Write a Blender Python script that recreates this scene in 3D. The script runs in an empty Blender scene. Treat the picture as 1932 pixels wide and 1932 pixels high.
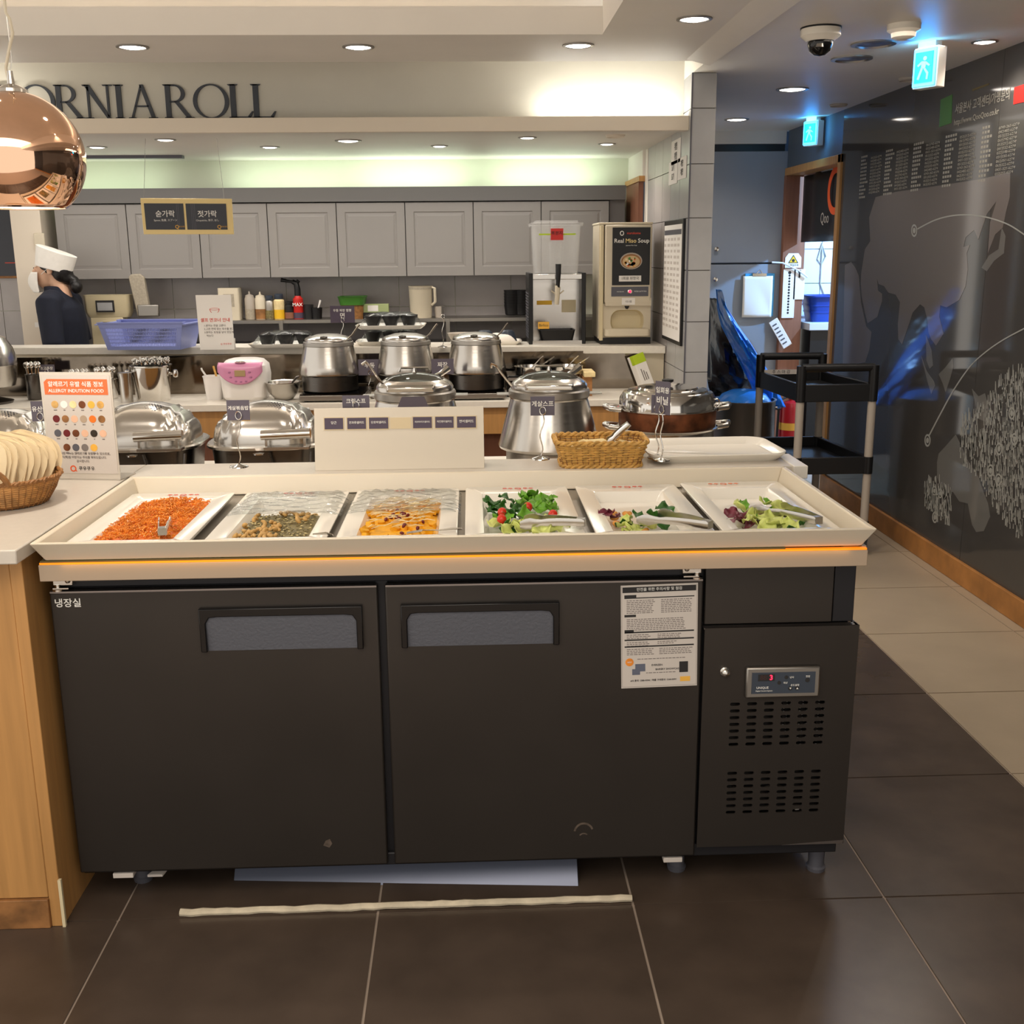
import bpy, math, random
from mathutils import Vector, Matrix
random.seed(11)
SC = bpy.context.scene
COL = SC.collection
PI = math.pi
# ---------------------------------------------------------------- camera
FPX, YAW, PIT, ROL = 2061.57, 0.03608, 0.23383, -0.00882
CAM = Vector((0, 0, 1.5))
_f = Vector((math.sin(YAW)*math.cos(PIT), math.cos(YAW)*math.cos(PIT), -math.sin(PIT)))
_r = Vector((math.cos(YAW), -math.sin(YAW), 0)); _u = _r.cross(_f)
_c, _s = math.cos(ROL), math.sin(ROL)
RT, UP = _c*_r + _s*_u, -_s*_r + _c*_u
cd = bpy.data.cameras.new('camera'); cam = bpy.data.objects.new('camera', cd); COL.objects.link(cam)
cd.sensor_width = 36; cd.lens = FPX/1932*36; cd.clip_start = 0.05
cam.matrix_world = Matrix(((RT.x, UP.x, -_f.x, CAM.x), (RT.y, UP.y, -_f.y, CAM.y), (RT.z, UP.z, -_f.z, CAM.z), (0, 0, 0, 1)))
SC.camera = cam
def P(px, py, X=None, Y=None, Z=None):
    """the point of the room that the photograph shows at (px, py), on a plane of the room"""
    d = RT*((px-966)/FPX) - UP*((py-966)/FPX) + _f
    t = X/d.x if X is not None else Y/d.y if Y is not None else (Z-CAM.z)/d.z
    return CAM + d*t
# ---------------------------------------------------------------- light and exposure
vs = SC.view_settings
vs.view_transform = 'Standard'; vs.look = 'None'; vs.gamma = 1; vs.use_curve_mapping = False; vs.exposure = 0.3
SC.cycles.use_denoising = True
SC.cycles.max_bounces = 8; SC.cycles.sample_clamp_indirect = 6
w = bpy.data.worlds.new('room'); SC.world = w; w.use_nodes = True
w.node_tree.nodes['Background'].inputs[0].default_value = (1.0, 0.93, 0.84, 1)
w.node_tree.nodes['Background'].inputs[1].default_value = 1.0
def area(name, loc, rot, sx, sy, watts, col=(1, .895, .775)):
    l = bpy.data.lights.new(name, 'AREA'); l.shape = 'RECTANGLE'; l.size = sx; l.size_y = sy; l.energy = watts; l.color = col
    o = bpy.data.objects.new(name, l); o.location = loc; o.rotation_euler = rot; COL.objects.link(o); return o
def spot(name, loc, watts, col=(1, .895, .775), ang=150, r=.04, rot=(0, 0, 0)):
    l = bpy.data.lights.new(name, 'SPOT'); l.energy = watts; l.color = col; l.spot_size = math.radians(ang); l.spot_blend = .7; l.shadow_soft_size = r
    o = bpy.data.objects.new(name, l); o.location = loc; o.rotation_euler = rot; COL.objects.link(o); return o
area('dining_fill', (-.3, .2, 2.55), (0, 0, 0), 2.6, 1.6, 46)  # unseen fill added overhead near the camera
for sx in (-1.3, -.35, .45):
    spot('salad_bar_fill', (sx, 2.75, 2.6), 9, ang=120)  # bare spots without fixtures, added out of view to light the salad bar
area('tray_cove_light', (-1.6, 4.52, 2.47), (PI, 0, 0), 4.0, .05, 9)
area('kitchen_fill', (-1.0, 6.45, 2.06), (0, 0, 0), 3.4, .5, 17, (1, .94, .88))  # added fill under the kitchen ceiling, no fixture of its own
area('corridor_fill', (1.65, 4.3, 2.28), (0, 0, 0), .5, 1.8, 7, (1, .86, .72))  # added fill beside the corridor's real downlights, no fixture of its own
# ---------------------------------------------------------------- materials
def lin(c):
    return tuple(((v/255)/12.92 if v/255 <= .04045 else ((v/255+.055)/1.055)**2.4) for v in c) + (1,)
def mat(name, c, rough=.5, metal=0., noise=None, bump=None, emit=0, trans=0., alpha=1., coat=0., ior=1.45, brushed=None, sss=0, wood=False, spec=None):
    m = bpy.data.materials.new(name); m.use_nodes = True
    n, l = m.node_tree.nodes, m.node_tree.links
    b = n['Principled BSDF']; I = b.inputs
    I['Base Color'].default_value = lin(c); I['Roughness'].default_value = rough; I['Metallic'].default_value = metal
    I['IOR'].default_value = ior; I['Alpha'].default_value = alpha
    if spec is not None: I['Specular IOR Level'].default_value = spec
    if trans: I['Transmission Weight'].default_value = trans
    if coat: I['Coat Weight'].default_value = coat; I['Coat Roughness'].default_value = .08
    if emit: I['Emission Color'].default_value = lin(c); I['Emission Strength'].default_value = emit
    if sss: I['Subsurface Weight'].default_value = sss; I['Subsurface Radius'].default_value = (.01, .008, .006)
    tc = n.new('ShaderNodeTexCoord')
    if noise or wood or brushed:
        mp = n.new('ShaderNodeMapping'); l.new(tc.outputs['Object'], mp.inputs[0])
        nt = n.new('ShaderNodeTexNoise'); l.new(mp.outputs[0], nt.inputs[0])
        nt.inputs['Detail'].default_value = 5
        sc, am = noise or brushed or (6, .25)
        nt.inputs['Scale'].default_value = sc
        if wood: mp.inputs['Scale'].default_value = (9, 9, .5)
        if brushed: mp.inputs['Scale'].default_value = (1, 1, 30)
        if brushed:
            mr = n.new('ShaderNodeMapRange'); l.new(nt.outputs[0], mr.inputs[0])
            mr.inputs[3].default_value = max(0, rough-am); mr.inputs[4].default_value = rough+am
            l.new(mr.outputs[0], I['Roughness'])
        else:
            cr = n.new('ShaderNodeValToRGB'); l.new(nt.outputs[0], cr.inputs[0]); L = lin(c)
            cr.color_ramp.elements[0].position = .3; cr.color_ramp.elements[1].position = .72
            cr.color_ramp.elements[0].color = tuple(v*(1-am) for v in L[:3])+(1,)
            cr.color_ramp.elements[1].color = tuple(min(1, v*(1+am)) for v in L[:3])+(1,)
            l.new(cr.outputs[0], I['Base Color'])
    if bump:
        nb = n.new('ShaderNodeTexNoise'); nb.inputs['Scale'].default_value = bump[0]; nb.inputs['Detail'].default_value = 4
        l.new(tc.outputs['Object'], nb.inputs[0])
        bp = n.new('ShaderNodeBump'); bp.inputs['Strength'].default_value = bump[1]; bp.inputs['Distance'].default_value = .004
        l.new(nb.outputs[0], bp.inputs['Height']); l.new(bp.outputs[0], I['Normal'])
    return m
M = {}
def defm(**k):
    for a, b in k.items(): M[a] = mat(a, **b) if isinstance(b, dict) else mat(a, *b)
def film_mat():
    m = bpy.data.materials.new('film'); m.use_nodes = True; n, l = m.node_tree.nodes, m.node_tree.links
    n.remove(n['Principled BSDF']); tr_ = n.new('ShaderNodeBsdfTransparent'); gl = n.new('ShaderNodeBsdfGlossy'); mx_ = n.new('ShaderNodeMixShader')
    gl.inputs['Roughness'].default_value = .12; tr_.inputs[0].default_value = (.93, .94, .94, 1)
    tc = n.new('ShaderNodeTexCoord'); nb = n.new('ShaderNodeTexNoise'); nb.inputs['Scale'].default_value = 20; nb.inputs['Detail'].default_value = 5; nb.inputs['Distortion'].default_value = 1.6
    bp = n.new('ShaderNodeBump'); bp.inputs['Strength'].default_value = .5; bp.inputs['Distance'].default_value = .012
    l.new(tc.outputs['Object'], nb.inputs[0]); l.new(nb.outputs[0], bp.inputs['Height']); l.new(bp.outputs[0], gl.inputs['Normal'])
    lw = n.new('ShaderNodeLayerWeight'); lw.inputs[0].default_value = .07; l.new(bp.outputs[0], lw.inputs['Normal'])
    l.new(lw.outputs['Facing'], mx_.inputs[0]); l.new(tr_.outputs[0], mx_.inputs[1]); l.new(gl.outputs[0], mx_.inputs[2]); l.new(mx_.outputs[0], n['Material Output'].inputs[0])
    M['film'] = m
defm(
 ceil=dict(c=(228, 222, 213), rough=.45, noise=(3, .03)), ceil_dim=dict(c=(214, 208, 200), rough=.5, noise=(3, .03)),
 paint=dict(c=(208, 204, 192), rough=.6, noise=(4, .03)), paint_k=dict(c=(214, 216, 198), rough=.6, noise=(4, .03)),
 lipm=dict(c=(224, 212, 194), rough=.5), grout=dict(c=(168, 152, 138), rough=.8), groutd=dict(c=(96, 90, 84), rough=.8),
 tile_dark=dict(c=(79, 67, 58), rough=.27, noise=(5, .22), bump=(60, .03)), tile_light=dict(c=(172, 156, 134), rough=.3, noise=(5, .06)),
 tile_grey=dict(c=(166, 166, 166), rough=.3, noise=(9, .06)), tile_back=dict(c=(168, 163, 162), rough=.32, noise=(9, .05)), tile_blue=dict(c=(214, 220, 228), rough=.3),
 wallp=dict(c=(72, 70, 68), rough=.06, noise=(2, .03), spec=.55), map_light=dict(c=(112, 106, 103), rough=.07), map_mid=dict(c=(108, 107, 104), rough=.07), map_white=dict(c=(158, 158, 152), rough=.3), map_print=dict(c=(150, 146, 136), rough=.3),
 wood=dict(c=(186, 138, 82), rough=.45, wood=True, noise=(5, .14)), wood_worn=dict(c=(150, 104, 60), rough=.6, noise=(18, .45)), wood_red=dict(c=(140, 92, 70), rough=.5, wood=True, noise=(5, .12)),
 base=dict(c=(172, 118, 62), rough=.5, noise=(7, .3)),
 blue_wall=dict(c=(84, 96, 112), rough=.55, noise=(4, .05)), blue_door=dict(c=(140, 147, 158), rough=.45, noise=(5, .03)),
 dark=dict(c=(30, 29, 30), rough=.5), black=dict(c=(18, 18, 20), rough=.4), blackg=dict(c=(14, 14, 16), rough=.12), navy=dict(c=(19, 24, 40), rough=.85, noise=(30, .15), bump=(220, .15)),
 fridge=dict(c=(58, 53, 49), rough=.36, metal=.55, noise=(3, .1)), fridge_edge=dict(c=(140, 132, 128), rough=.3, metal=.9), fridge_dark=dict(c=(38, 37, 40), rough=.45, metal=.4),
 pocket=dict(c=(92, 94, 102), rough=.5, metal=.3, bump=(150, .3)),
 steel=dict(c=(196, 192, 186), rough=.22, metal=1, brushed=(5, .07)), chrome=dict(c=(214, 211, 206), rough=.1, metal=1), steel_dull=dict(c=(160, 156, 150), rough=.38, metal=1, brushed=(6, .08)), steel_dark=dict(c=(96, 92, 88), rough=.3, metal=1, brushed=(6, .08)),
 burnt=dict(c=(112, 66, 40), rough=.42, metal=.5, noise=(17, .8)), mirror=dict(c=(120, 110, 98), rough=.1, metal=1, noise=(6, .25)),
 copper=dict(c=(240, 196, 166), rough=.05, metal=1), glass=dict(c=(225, 235, 230), rough=.04, trans=1, ior=1.2), clear=dict(c=(226, 226, 224), rough=.2, alpha=.24), film=dict(c=(245, 248, 250), rough=.08, trans=1, ior=1.08, bump=(14, .35)),
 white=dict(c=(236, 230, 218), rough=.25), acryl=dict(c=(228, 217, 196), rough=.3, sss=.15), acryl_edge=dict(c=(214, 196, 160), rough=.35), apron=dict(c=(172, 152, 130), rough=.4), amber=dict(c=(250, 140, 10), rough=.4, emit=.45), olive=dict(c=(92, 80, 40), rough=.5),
 solid=dict(c=(204, 196, 184), rough=.28, noise=(60, .03)), solid2=dict(c=(232, 226, 214), rough=.3, noise=(60, .03)), melamine=dict(c=(244, 239, 228), rough=.12, coat=.4),
 paper=dict(c=(236, 232, 226), rough=.7), paper_grey=dict(c=(200, 192, 184), rough=.7), acrylic=dict(c=(220, 212, 200), rough=.15, alpha=.75), board=dict(c=(218, 209, 193), rough=.5), red=dict(c=(196, 40, 34), rough=.4), redprint=dict(c=(214, 70, 50), rough=.5), orange=dict(c=(226, 110, 62), rough=.6), orangeq=dict(c=(220, 84, 30), rough=.7),
 purple=dict(c=(78, 66, 84), rough=.5), purple_grey=dict(c=(92, 86, 98), rough=.5), ink=dict(c=(40, 38, 38), rough=.7), ink_soft=dict(c=(120, 112, 108), rough=.7), inkw=dict(c=(240, 238, 232), rough=.6), letter=dict(c=(62, 66, 74), rough=.5), gold=dict(c=(242, 216, 150), rough=.45), goldp=dict(c=(232, 176, 70), rough=.5),
 cabinet=dict(c=(142, 138, 134), rough=.42), cab_top=dict(c=(104, 102, 100), rough=.5),
 pink=dict(c=(214, 142, 178), rough=.3), pinkd=dict(c=(176, 112, 150), rough=.4), wicker_m=dict(c=(178, 130, 74), rough=.6, noise=(60, .35)), seed_l=dict(c=(196, 180, 130), rough=.5, noise=(120, .4)), whitep=dict(c=(238, 234, 230), rough=.3), cream=dict(c=(216, 202, 166), rough=.45), cream2=dict(c=(214, 203, 180), rough=.4), lilac=dict(c=(138, 148, 204), rough=.4), lcd=dict(c=(176, 150, 110), rough=.2),
 green=dict(c=(74, 132, 52), rough=.4), lime=dict(c=(180, 206, 40), rough=.5), sage=dict(c=(160, 172, 120), rough=.5), yellow=dict(c=(236, 186, 40), rough=.45), blue=dict(c=(58, 148, 252), rough=.2, bump=(25, .9)), blueb=dict(c=(24, 60, 150), rough=.4), bluec=dict(c=(60, 160, 220), rough=.4), blackbag=dict(c=(22, 22, 24), rough=.25, bump=(18, 1.)),
 skin=dict(c=(226, 182, 152), rough=.55, sss=.1), hair=dict(c=(18, 15, 15), rough=.4, bump=(140, .5)), hat=dict(c=(238, 234, 226), rough=.8, noise=(40, .03)), trouser=dict(c=(26, 26, 30), rough=.9),
 wicker=dict(c=(204, 158, 84), rough=.6, noise=(60, .3)), wicker_d=dict(c=(140, 96, 52), rough=.6, noise=(60, .35)), napkin=dict(c=(224, 205, 168), rough=.9, noise=(12, .05)), bread=dict(c=(236, 214, 160), rough=.85, noise=(30, .15), bump=(60, .6)), tissue=dict(c=(238, 230, 218), rough=.9),
 carrot=dict(c=(240, 140, 46), rough=.4, noise=(40, .35), sss=.1), carrot_d=dict(c=(226, 116, 34), rough=.4), cashew=dict(c=(204, 162, 96), rough=.5, noise=(40, .25)), seed=dict(c=(122, 110, 70), rough=.5, noise=(120, .5)), pumpkin=dict(c=(240, 170, 24), rough=.45, noise=(30, .25), sss=.1), onion=dict(c=(240, 226, 180), rough=.3), cranberry=dict(c=(104, 22, 24), rough=.35),
 leaf=dict(c=(104, 160, 40), rough=.4, noise=(30, .35)), leaf_d=dict(c=(46, 96, 28), rough=.4, noise=(30, .35)), leaf_y=dict(c=(204, 214, 120), rough=.4, noise=(30, .2)), leaf_r=dict(c=(112, 42, 58), rough=.4, noise=(40, .4)), tomato=dict(c=(208, 52, 32), rough=.2), chicken=dict(c=(216, 150, 70), rough=.6, noise=(60, .4)),
 plastic_grey=dict(c=(176, 166, 154), rough=.5), post=dict(c=(170, 160, 142), rough=.55, noise=(90, .15)), led=dict(c=(255, 30, 60), emit=3.5), leddim=dict(c=(70, 44, 40), rough=.4), lens=dict(c=(255, 244, 232), emit=9), exit=dict(c=(0, 178, 240), emit=.95), exit_edge=dict(c=(110, 196, 255), emit=.75), tube_on=dict(c=(255, 246, 226), emit=4), tube_k=dict(c=(228, 255, 226), emit=4), tube_off=dict(c=(230, 230, 226), rough=.3),
 foam=dict(c=(206, 194, 170), rough=.9, noise=(30, .15), bump=(40, .8)), scuff=dict(c=(92, 80, 70), rough=.5, noise=(90, .4)), dgrey=dict(c=(92, 92, 100), rough=.5, metal=.2), bluegrey=dict(c=(110, 116, 134), rough=.35, metal=.5), menu=dict(c=(52, 54, 62), rough=.4), panelb=dict(c=(58, 66, 78), rough=.3), soup=dict(c=(206, 176, 130), rough=.4), green_sign=dict(c=(60, 110, 44), rough=.4), pipe=dict(c=(222, 222, 222), rough=.4), ext_red=dict(c=(168, 24, 32), rough=.3),
)
film_mat()
# ---------------------------------------------------------------- geometry helpers
class B:
    def __init__(s, xf=None): s.v, s.f, s.xf = [], [], xf
    def add(s, vs, fs):
        o = len(s.v)
        s.v += [(s.xf @ Vector(p)) if s.xf else Vector(p) for p in vs]
        s.f += [[i+o for i in f] for f in fs]
    def hexa(s, p):     # 4 bottom ccw, 4 top ccw
        s.add(p, [(3, 2, 1, 0), (4, 5, 6, 7), (0, 1, 5, 4), (1, 2, 6, 5), (2, 3, 7, 6), (3, 0, 4, 7)])
    def box(s, x0, x1, y0, y1, z0, z1):
        s.hexa([(x0, y0, z0), (x1, y0, z0), (x1, y1, z0), (x0, y1, z0), (x0, y0, z1), (x1, y0, z1), (x1, y1, z1), (x0, y1, z1)]); return s
    def loft(s, rings, cap0=True, cap1=True, closed=True):
        n = len(rings[0]); vs = [p for r in rings for p in r]; fs = []
        for k in range(len(rings)-1):
            for i in range(n if closed else n-1):
                j = (i+1) % n; fs.append((k*n+i, k*n+j, (k+1)*n+j, (k+1)*n+i))
        if cap0: fs.append(tuple(range(n))[::-1])
        if cap1: fs.append(tuple((len(rings)-1)*n+i for i in range(n)))
        s.add(vs, fs); return s
    def lathe(s, prof, seg=28, c=(0, 0, 0), sx=1, sy=1, cap0=True, cap1=True):
        rings = [[(c[0]+max(r, 1e-4)*sx*math.cos(2*PI*i/seg), c[1]+max(r, 1e-4)*sy*math.sin(2*PI*i/seg), c[2]+z) for i in range(seg)] for r, z in prof]
        return s.loft(rings, cap0, cap1)
    def tube(s, pts, r, seg=6, closed=False, flat=1.):
        pts = [Vector(p) for p in pts]; n = len(pts); rings = []; up = None
        for i, p in enumerate(pts):
            a = pts[(i-1) % n] if (closed or i > 0) else p; b = pts[(i+1) % n] if (closed or i < n-1) else p
            t = (b-a).normalized() if (b-a).length > 1e-9 else Vector((0, 0, 1))
            if up is None: up = t.orthogonal().normalized()
            up = (up - t*up.dot(t)); up = up.normalized() if up.length > 1e-6 else t.orthogonal().normalized()
            sd = t.cross(up); rr = r[i] if isinstance(r, (list, tuple)) else r
            rings.append([p + up*(rr*math.cos(2*PI*k/seg)*flat) + sd*(rr*math.sin(2*PI*k/seg)) for k in range(seg)])
        if closed: rings.append(rings[0])
        return s.loft(rings, not closed, not closed)
    def prism(s, poly, a, b, plane='xz'):
        def m(p, h): return {'xz': (p[0], h, p[1]), 'xy': (p[0], p[1], h), 'yz': (h, p[0], p[1])}[plane]
        return s.loft([[m(p, a) for p in poly], [m(p, b) for p in poly]])
    def ell(s, c, r, seg=14, rings=8, rot=None):
        R_ = rot or Matrix.Identity(3); rr = []
        for j in range(rings+1):
            a = -PI/2 + PI*j/rings; q = max(math.cos(a), .02)
            rr.append([Vector(c) + R_ @ Vector((r[0]*q*math.cos(2*PI*i/seg), r[1]*q*math.sin(2*PI*i/seg), r[2]*math.sin(a))) for i in range(seg)])
        return s.loft(rr)
    def grid(s, fn, nu, nv):
        vs = [fn(i/nu, j/nv) for j in range(nv+1) for i in range(nu+1)]
        s.add(vs, [(j*(nu+1)+i, j*(nu+1)+i+1, (j+1)*(nu+1)+i+1, (j+1)*(nu+1)+i) for j in range(nv) for i in range(nu)]); return s
def rr(w, d, r, z, n=5, cx=0, cy=0):
    """a rounded rectangle ring at height z"""
    out = []
    for sx, sy, a0 in ((1, 1, 0), (-1, 1, PI/2), (-1, -1, PI), (1, -1, 3*PI/2)):
        for k in range(n+1):
            a = a0 + k*PI/2/n
            out.append((cx+sx*(w/2-r)+r*math.cos(a), cy+sy*(d/2-r)+r*math.sin(a), z))
    return out
def circ(cx, cz, r, n=24, a0=0, sx=1): return [(cx+sx*r*math.cos(a0+2*PI*k/n), cz+r*math.sin(a0+2*PI*k/n)) for k in range(n)]
def rot(ax, deg): return Matrix.Rotation(math.radians(deg), 4, ax)
def tr(*p): return Matrix.Translation(p)
def mkmesh(name, b, m, sharp=38):
    me = bpy.data.meshes.new(name); me.from_pydata([tuple(v) for v in b.v], [], b.f); me.update()
    if m: me.materials.append(M[m])
    if sharp: me.shade_smooth(); me.set_sharp_from_angle(angle=math.radians(sharp))
    return me
def mods(o, bev=0, solid=0, sub=0):
    if solid: q = o.modifiers.new('s', 'SOLIDIFY'); q.thickness = solid; q.offset = 0
    if bev: q = o.modifiers.new('b', 'BEVEL'); q.width = bev; q.segments = 2; q.limit_method = 'ANGLE'; q.angle_limit = math.radians(40)
    if sub: q = o.modifiers.new('u', 'SUBSURF'); q.levels = q.render_levels = sub
def link(o, parent=None):
    COL.objects.link(o)
    if parent is not None: o.parent = parent
    return o
def thing(name, label, cat, loc=(0, 0, 0), rz=0, group=None):
    o = bpy.data.objects.new(name, None); o.empty_display_size = .05; o.location = loc; o.rotation_euler = (0, 0, rz)
    o['label'] = label; o['category'] = cat
    if group: o['group'] = group
    return link(o)
def part(name, b, m, parent, bev=0, solid=0, sub=0, label=None, stuff=False, sharp=38, world=False):
    """a part; geometry in its thing's own coordinates (world=True: in room coordinates)"""
    if world:
        root = parent
        mw = Matrix.Identity(4); chain = []
        while root is not None: chain.append(root); root = root.parent
        for q in reversed(chain): mw = mw @ q.matrix_basis
        inv = mw.inverted(); b.v = [inv @ p for p in b.v]
    o = bpy.data.objects.new(name, mkmesh(name, b, m, sharp)); mods(o, bev, solid, sub)
    if label: o['label'] = label
    if stuff: o['kind'] = 'stuff'
    return link(o, parent)
def single(name, b, m, label, cat, group=None, bev=0, solid=0, sub=0, kind=None, sharp=38):
    xs, ys, zs = [[p[k] for p in b.v] for k in range(3)]
    c = Vector(((min(xs)+max(xs))/2, (min(ys)+max(ys))/2, min(zs))); b.v = [p-c for p in b.v]
    o = bpy.data.objects.new(name, mkmesh(name, b, m, sharp)); o.location = c; mods(o, bev, solid, sub)
    if label: o['label'] = label; o['category'] = cat
    if group: o['group'] = group
    if kind: o['kind'] = kind
    return link(o)
def struct(name, b, m, bev=0, parent=None, sharp=38):
    o = bpy.data.objects.new(name, mkmesh(name, b, m, sharp)); mods(o, bev)
    if parent is None: o['kind'] = 'structure'
    return link(o, parent)
FRONT = (PI/2, 0, 0)
_tc = {}
def text(body, size, m, parent, loc, r=FRONT, name='lettering', al='CENTER', ext=.0003, bold=0, sx=1, sp=1.):
    key = (body, size, m, al, ext, bold, sp)
    if key not in _tc:
        c = bpy.data.curves.new(name, 'FONT'); c.body = body; c.size = size; c.align_x = al; c.align_y = 'CENTER'; c.extrude = ext; c.offset = size*.010 if bold else 0; c.resolution_u = 2; c.space_line = sp
        t_ = bpy.data.objects.new('tmp', c); COL.objects.link(t_); _tc[key] = (t_, bpy.data.meshes.new(name), m)
    o = bpy.data.objects.new(name, _tc[key][1]); o.location = loc; o.rotation_euler = r; o.scale = (sx, 1, 1)
    return link(o, parent)
def dup(root, loc, rz=None, label=None, rot3=None, scale=None):
    r = root.copy(); COL.objects.link(r); r.location = loc
    if rz is not None: r.rotation_euler = (0, 0, rz)
    if rot3 is not None: r.rotation_euler = rot3
    if scale is not None: r.scale = scale
    if label: r['label'] = label
    for ch in list(root.children):
        c = ch.copy(); COL.objects.link(c); c.parent = r
        for g in list(ch.children):
            d = g.copy(); COL.objects.link(d); d.parent = c
    return r
def holes_plate(outer, inner, y0, y1, name, m, parent):
    """a flat plate in the XZ plane with real holes"""
    c = bpy.data.curves.new('plate', 'CURVE'); c.dimensions = '2D'; c.fill_mode = 'BOTH'; c.extrude = abs(y1-y0)/2
    for poly in [outer]+inner:
        s = c.splines.new('POLY'); s.points.add(len(poly)-1); s.use_cyclic_u = True
        for q, p in zip(s.points, poly): q.co = (p[0], p[1], 0, 1)
    t = bpy.data.objects.new('tmp', c); me = bpy.data.meshes.new_from_object(t)
    bpy.data.objects.remove(t); bpy.data.curves.remove(c)
    me.transform(Matrix.Translation((0, (y0+y1)/2, 0)) @ Matrix.Rotation(PI/2, 4, 'X'))
    me.materials.clear(); me.materials.append(M[m]); me.name = name
    o = bpy.data.objects.new(name, me); return link(o, parent)
# ================================================================ THE ROOM
CZ = 2.3
fl = struct('floor', B().box(-4.2, 3.4, -.5, 8.6, -.08, -.004), 'grout')
def tiles(xs, ys, m, gap=.003):
    for x0, x1 in zip(xs, xs[1:]):
        for y0, y1 in zip(ys, ys[1:]):
            struct('tile', B().box(x0+gap, x1-gap, y0+gap, y1-gap, -.012, random.uniform(-.0004, .0002)), m, parent=fl)
tiles([-2.04+.6*k for k in range(7)], [1.08+.6*k for k in range(9)], 'tile_dark')
tiles([1.56, 2.16, 2.235], [1.08+.6*k for k in range(13)], 'tile_light')
# right wall of large printed panels
wr = struct('wall_right', B().box(2.236, 2.385, -.5, 6.75, 0, CZ), 'dark')
for y0, y1 in ((4.757, 6.75), (2.757, 4.757), (.757, 2.757)):
    struct('panel', B().box(2.23, 2.236, y0+.0015, y1-.0015, .0, CZ), 'wallp', parent=wr)
struct('baseboard_right', B().box(2.212, 2.23, -.5, 6.75, 0, .105), 'base', bev=.003)
struct('wall_corridor', B().box(2.23, 2.38, 6.75, 7.9, 2.03, CZ), 'blue_wall')
d1 = struct('door_1', B().box(2.215, 2.385, 6.72, 6.775, 0, 2.05), 'wood', bev=.003)
struct('lintel', B().box(2.215, 2.385, 6.72, 7.9, 2.0, 2.05), 'wood', bev=.003, parent=d1)
struct('far_jamb', B().box(2.215, 2.372, 7.86, 7.92, 0, 2.0), 'wood_red', bev=.003, parent=d1)
we = struct('wall_end', B().box(.9, 2.4, 7.96, 8.05, 0, CZ), 'blue_wall')
struct('trim_2', B().box(1.17, 2.215, 7.9, 7.94, 2.215, CZ), 'ceil_dim')
struct('shadow_gap', B().box(1.17, 2.215, 7.93, 7.945, 2.16, 2.215), 'black')  # black strip painted in for the shaded gap above the cupboard
# dish room seen through the doorway
wd = struct('wall_dish_room', B().box(2.38, 4.2, 8.3, 8.4, 0, 2.6), 'grout')
for i in range(6):
    for k in range(9):
        struct('tile', B().box(2.38+.25*i+.003, 2.63+.25*i-.003, 8.288, 8.3, .25*k+.003, .25*k+.247), 'tile_blue', parent=wd)
struct('wall_dish_side', B().box(4.1, 4.2, 6.4, 8.3, 0, 2.6), 'tile_blue')
lp = bpy.data.lights.new('dish_room_lamp', 'POINT'); lp.energy = 165; lp.color = (.26, .56, 1); lp.shadow_soft_size = .03
lo = bpy.data.objects.new('dish_room_lamp', lp); lo.location = (3.15, 7.35, 1.97); COL.objects.link(lo)
# back wall, tiled below the cupboards
wb = struct('wall_back', B().box(-4.2, 1.05, 7.3, 7.4, 0, CZ), 'paint_k')
yb = 7.292
zt = [.36, .83, 1.13, 1.36]
for i in range(14):
    x0 = P(541, 560, Y=yb).x + .365*(i-9)
    for z0, z1 in ((.66, P(541, 581, Y=yb).z), (P(541, 581, Y=yb).z, 1.6 if x0 < -2.75 else 1.36)):
        struct('tile', B().box(x0+.002, x0+.363, yb, 7.3, z0+.002, z1-.002), 'tile_back', parent=wb)
        if z1 > 1.5: struct('tile', B().box(x0+.002, x0+.363, yb, 7.3, z1+.002, z1+.47), 'tile_back', parent=wb)
struct('trim_4', B().box(-2.79, -2.61, 7.0, 7.3, .0, 2.07), 'lipm', bev=.002)
# kitchen ceiling with its lip, sign wall and light recess above it
struct('ceiling_kitchen', B().box(-4.2, 1.05, 5.52, 7.3, 2.075, 2.1).box(-4.2, 1.05, 5.44, 5.52, 2.054, 2.06), 'ceil_dim')
struct('trim_lip', B().box(-4.2, 1.05, 5.42, 5.445, 2.052, 2.118), 'lipm', bev=.002)
struct('wall_sign', B().box(-4.2, 1.05, 5.57, 5.62, 2.1, 2.8), 'paint')
cm = struct('ceiling', B().box(-4.2, 1.05, 4.44, 5.04, CZ, CZ+.1), 'ceil')
struct('ceiling_panel', B().box(.52, 2.4, -.5, 4.44, CZ, CZ+.1), 'ceil', parent=cm)
struct('ceiling_panel', B().box(1.05, 2.4, 4.44, 8.0, CZ, CZ+.1), 'ceil', parent=cm)
struct('ceiling_panel', B().box(-4.2, .52, -.5, 5.6, 2.66, 2.72), 'ceil', parent=cm)
struct('ceiling_panel', B().box(-4.2, 1.2, 5.02, 5.62, 2.8, 2.85), 'ceil', parent=cm)
struct('ceiling_panel', B().box(-4.2, 1.05, 5.0, 5.04, CZ+.1, 2.8), 'ceil', parent=cm)
struct('ceiling_panel', B().box(.52, .56, -.5, 4.44, CZ+.1, 2.66), 'ceil', parent=cm)
b = B(); b.hexa([(.93, -.5, CZ-.0), (1.14, -.5, CZ-.03), (1.14, -.5, CZ), (.93, -.5, CZ+.004), (.95, 5.0, CZ), (1.06, 5.04, CZ-.02), (1.06, 5.04, CZ), (.95, 5.0, CZ+.004)])
struct('trim_1', b, 'ceil')
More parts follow.
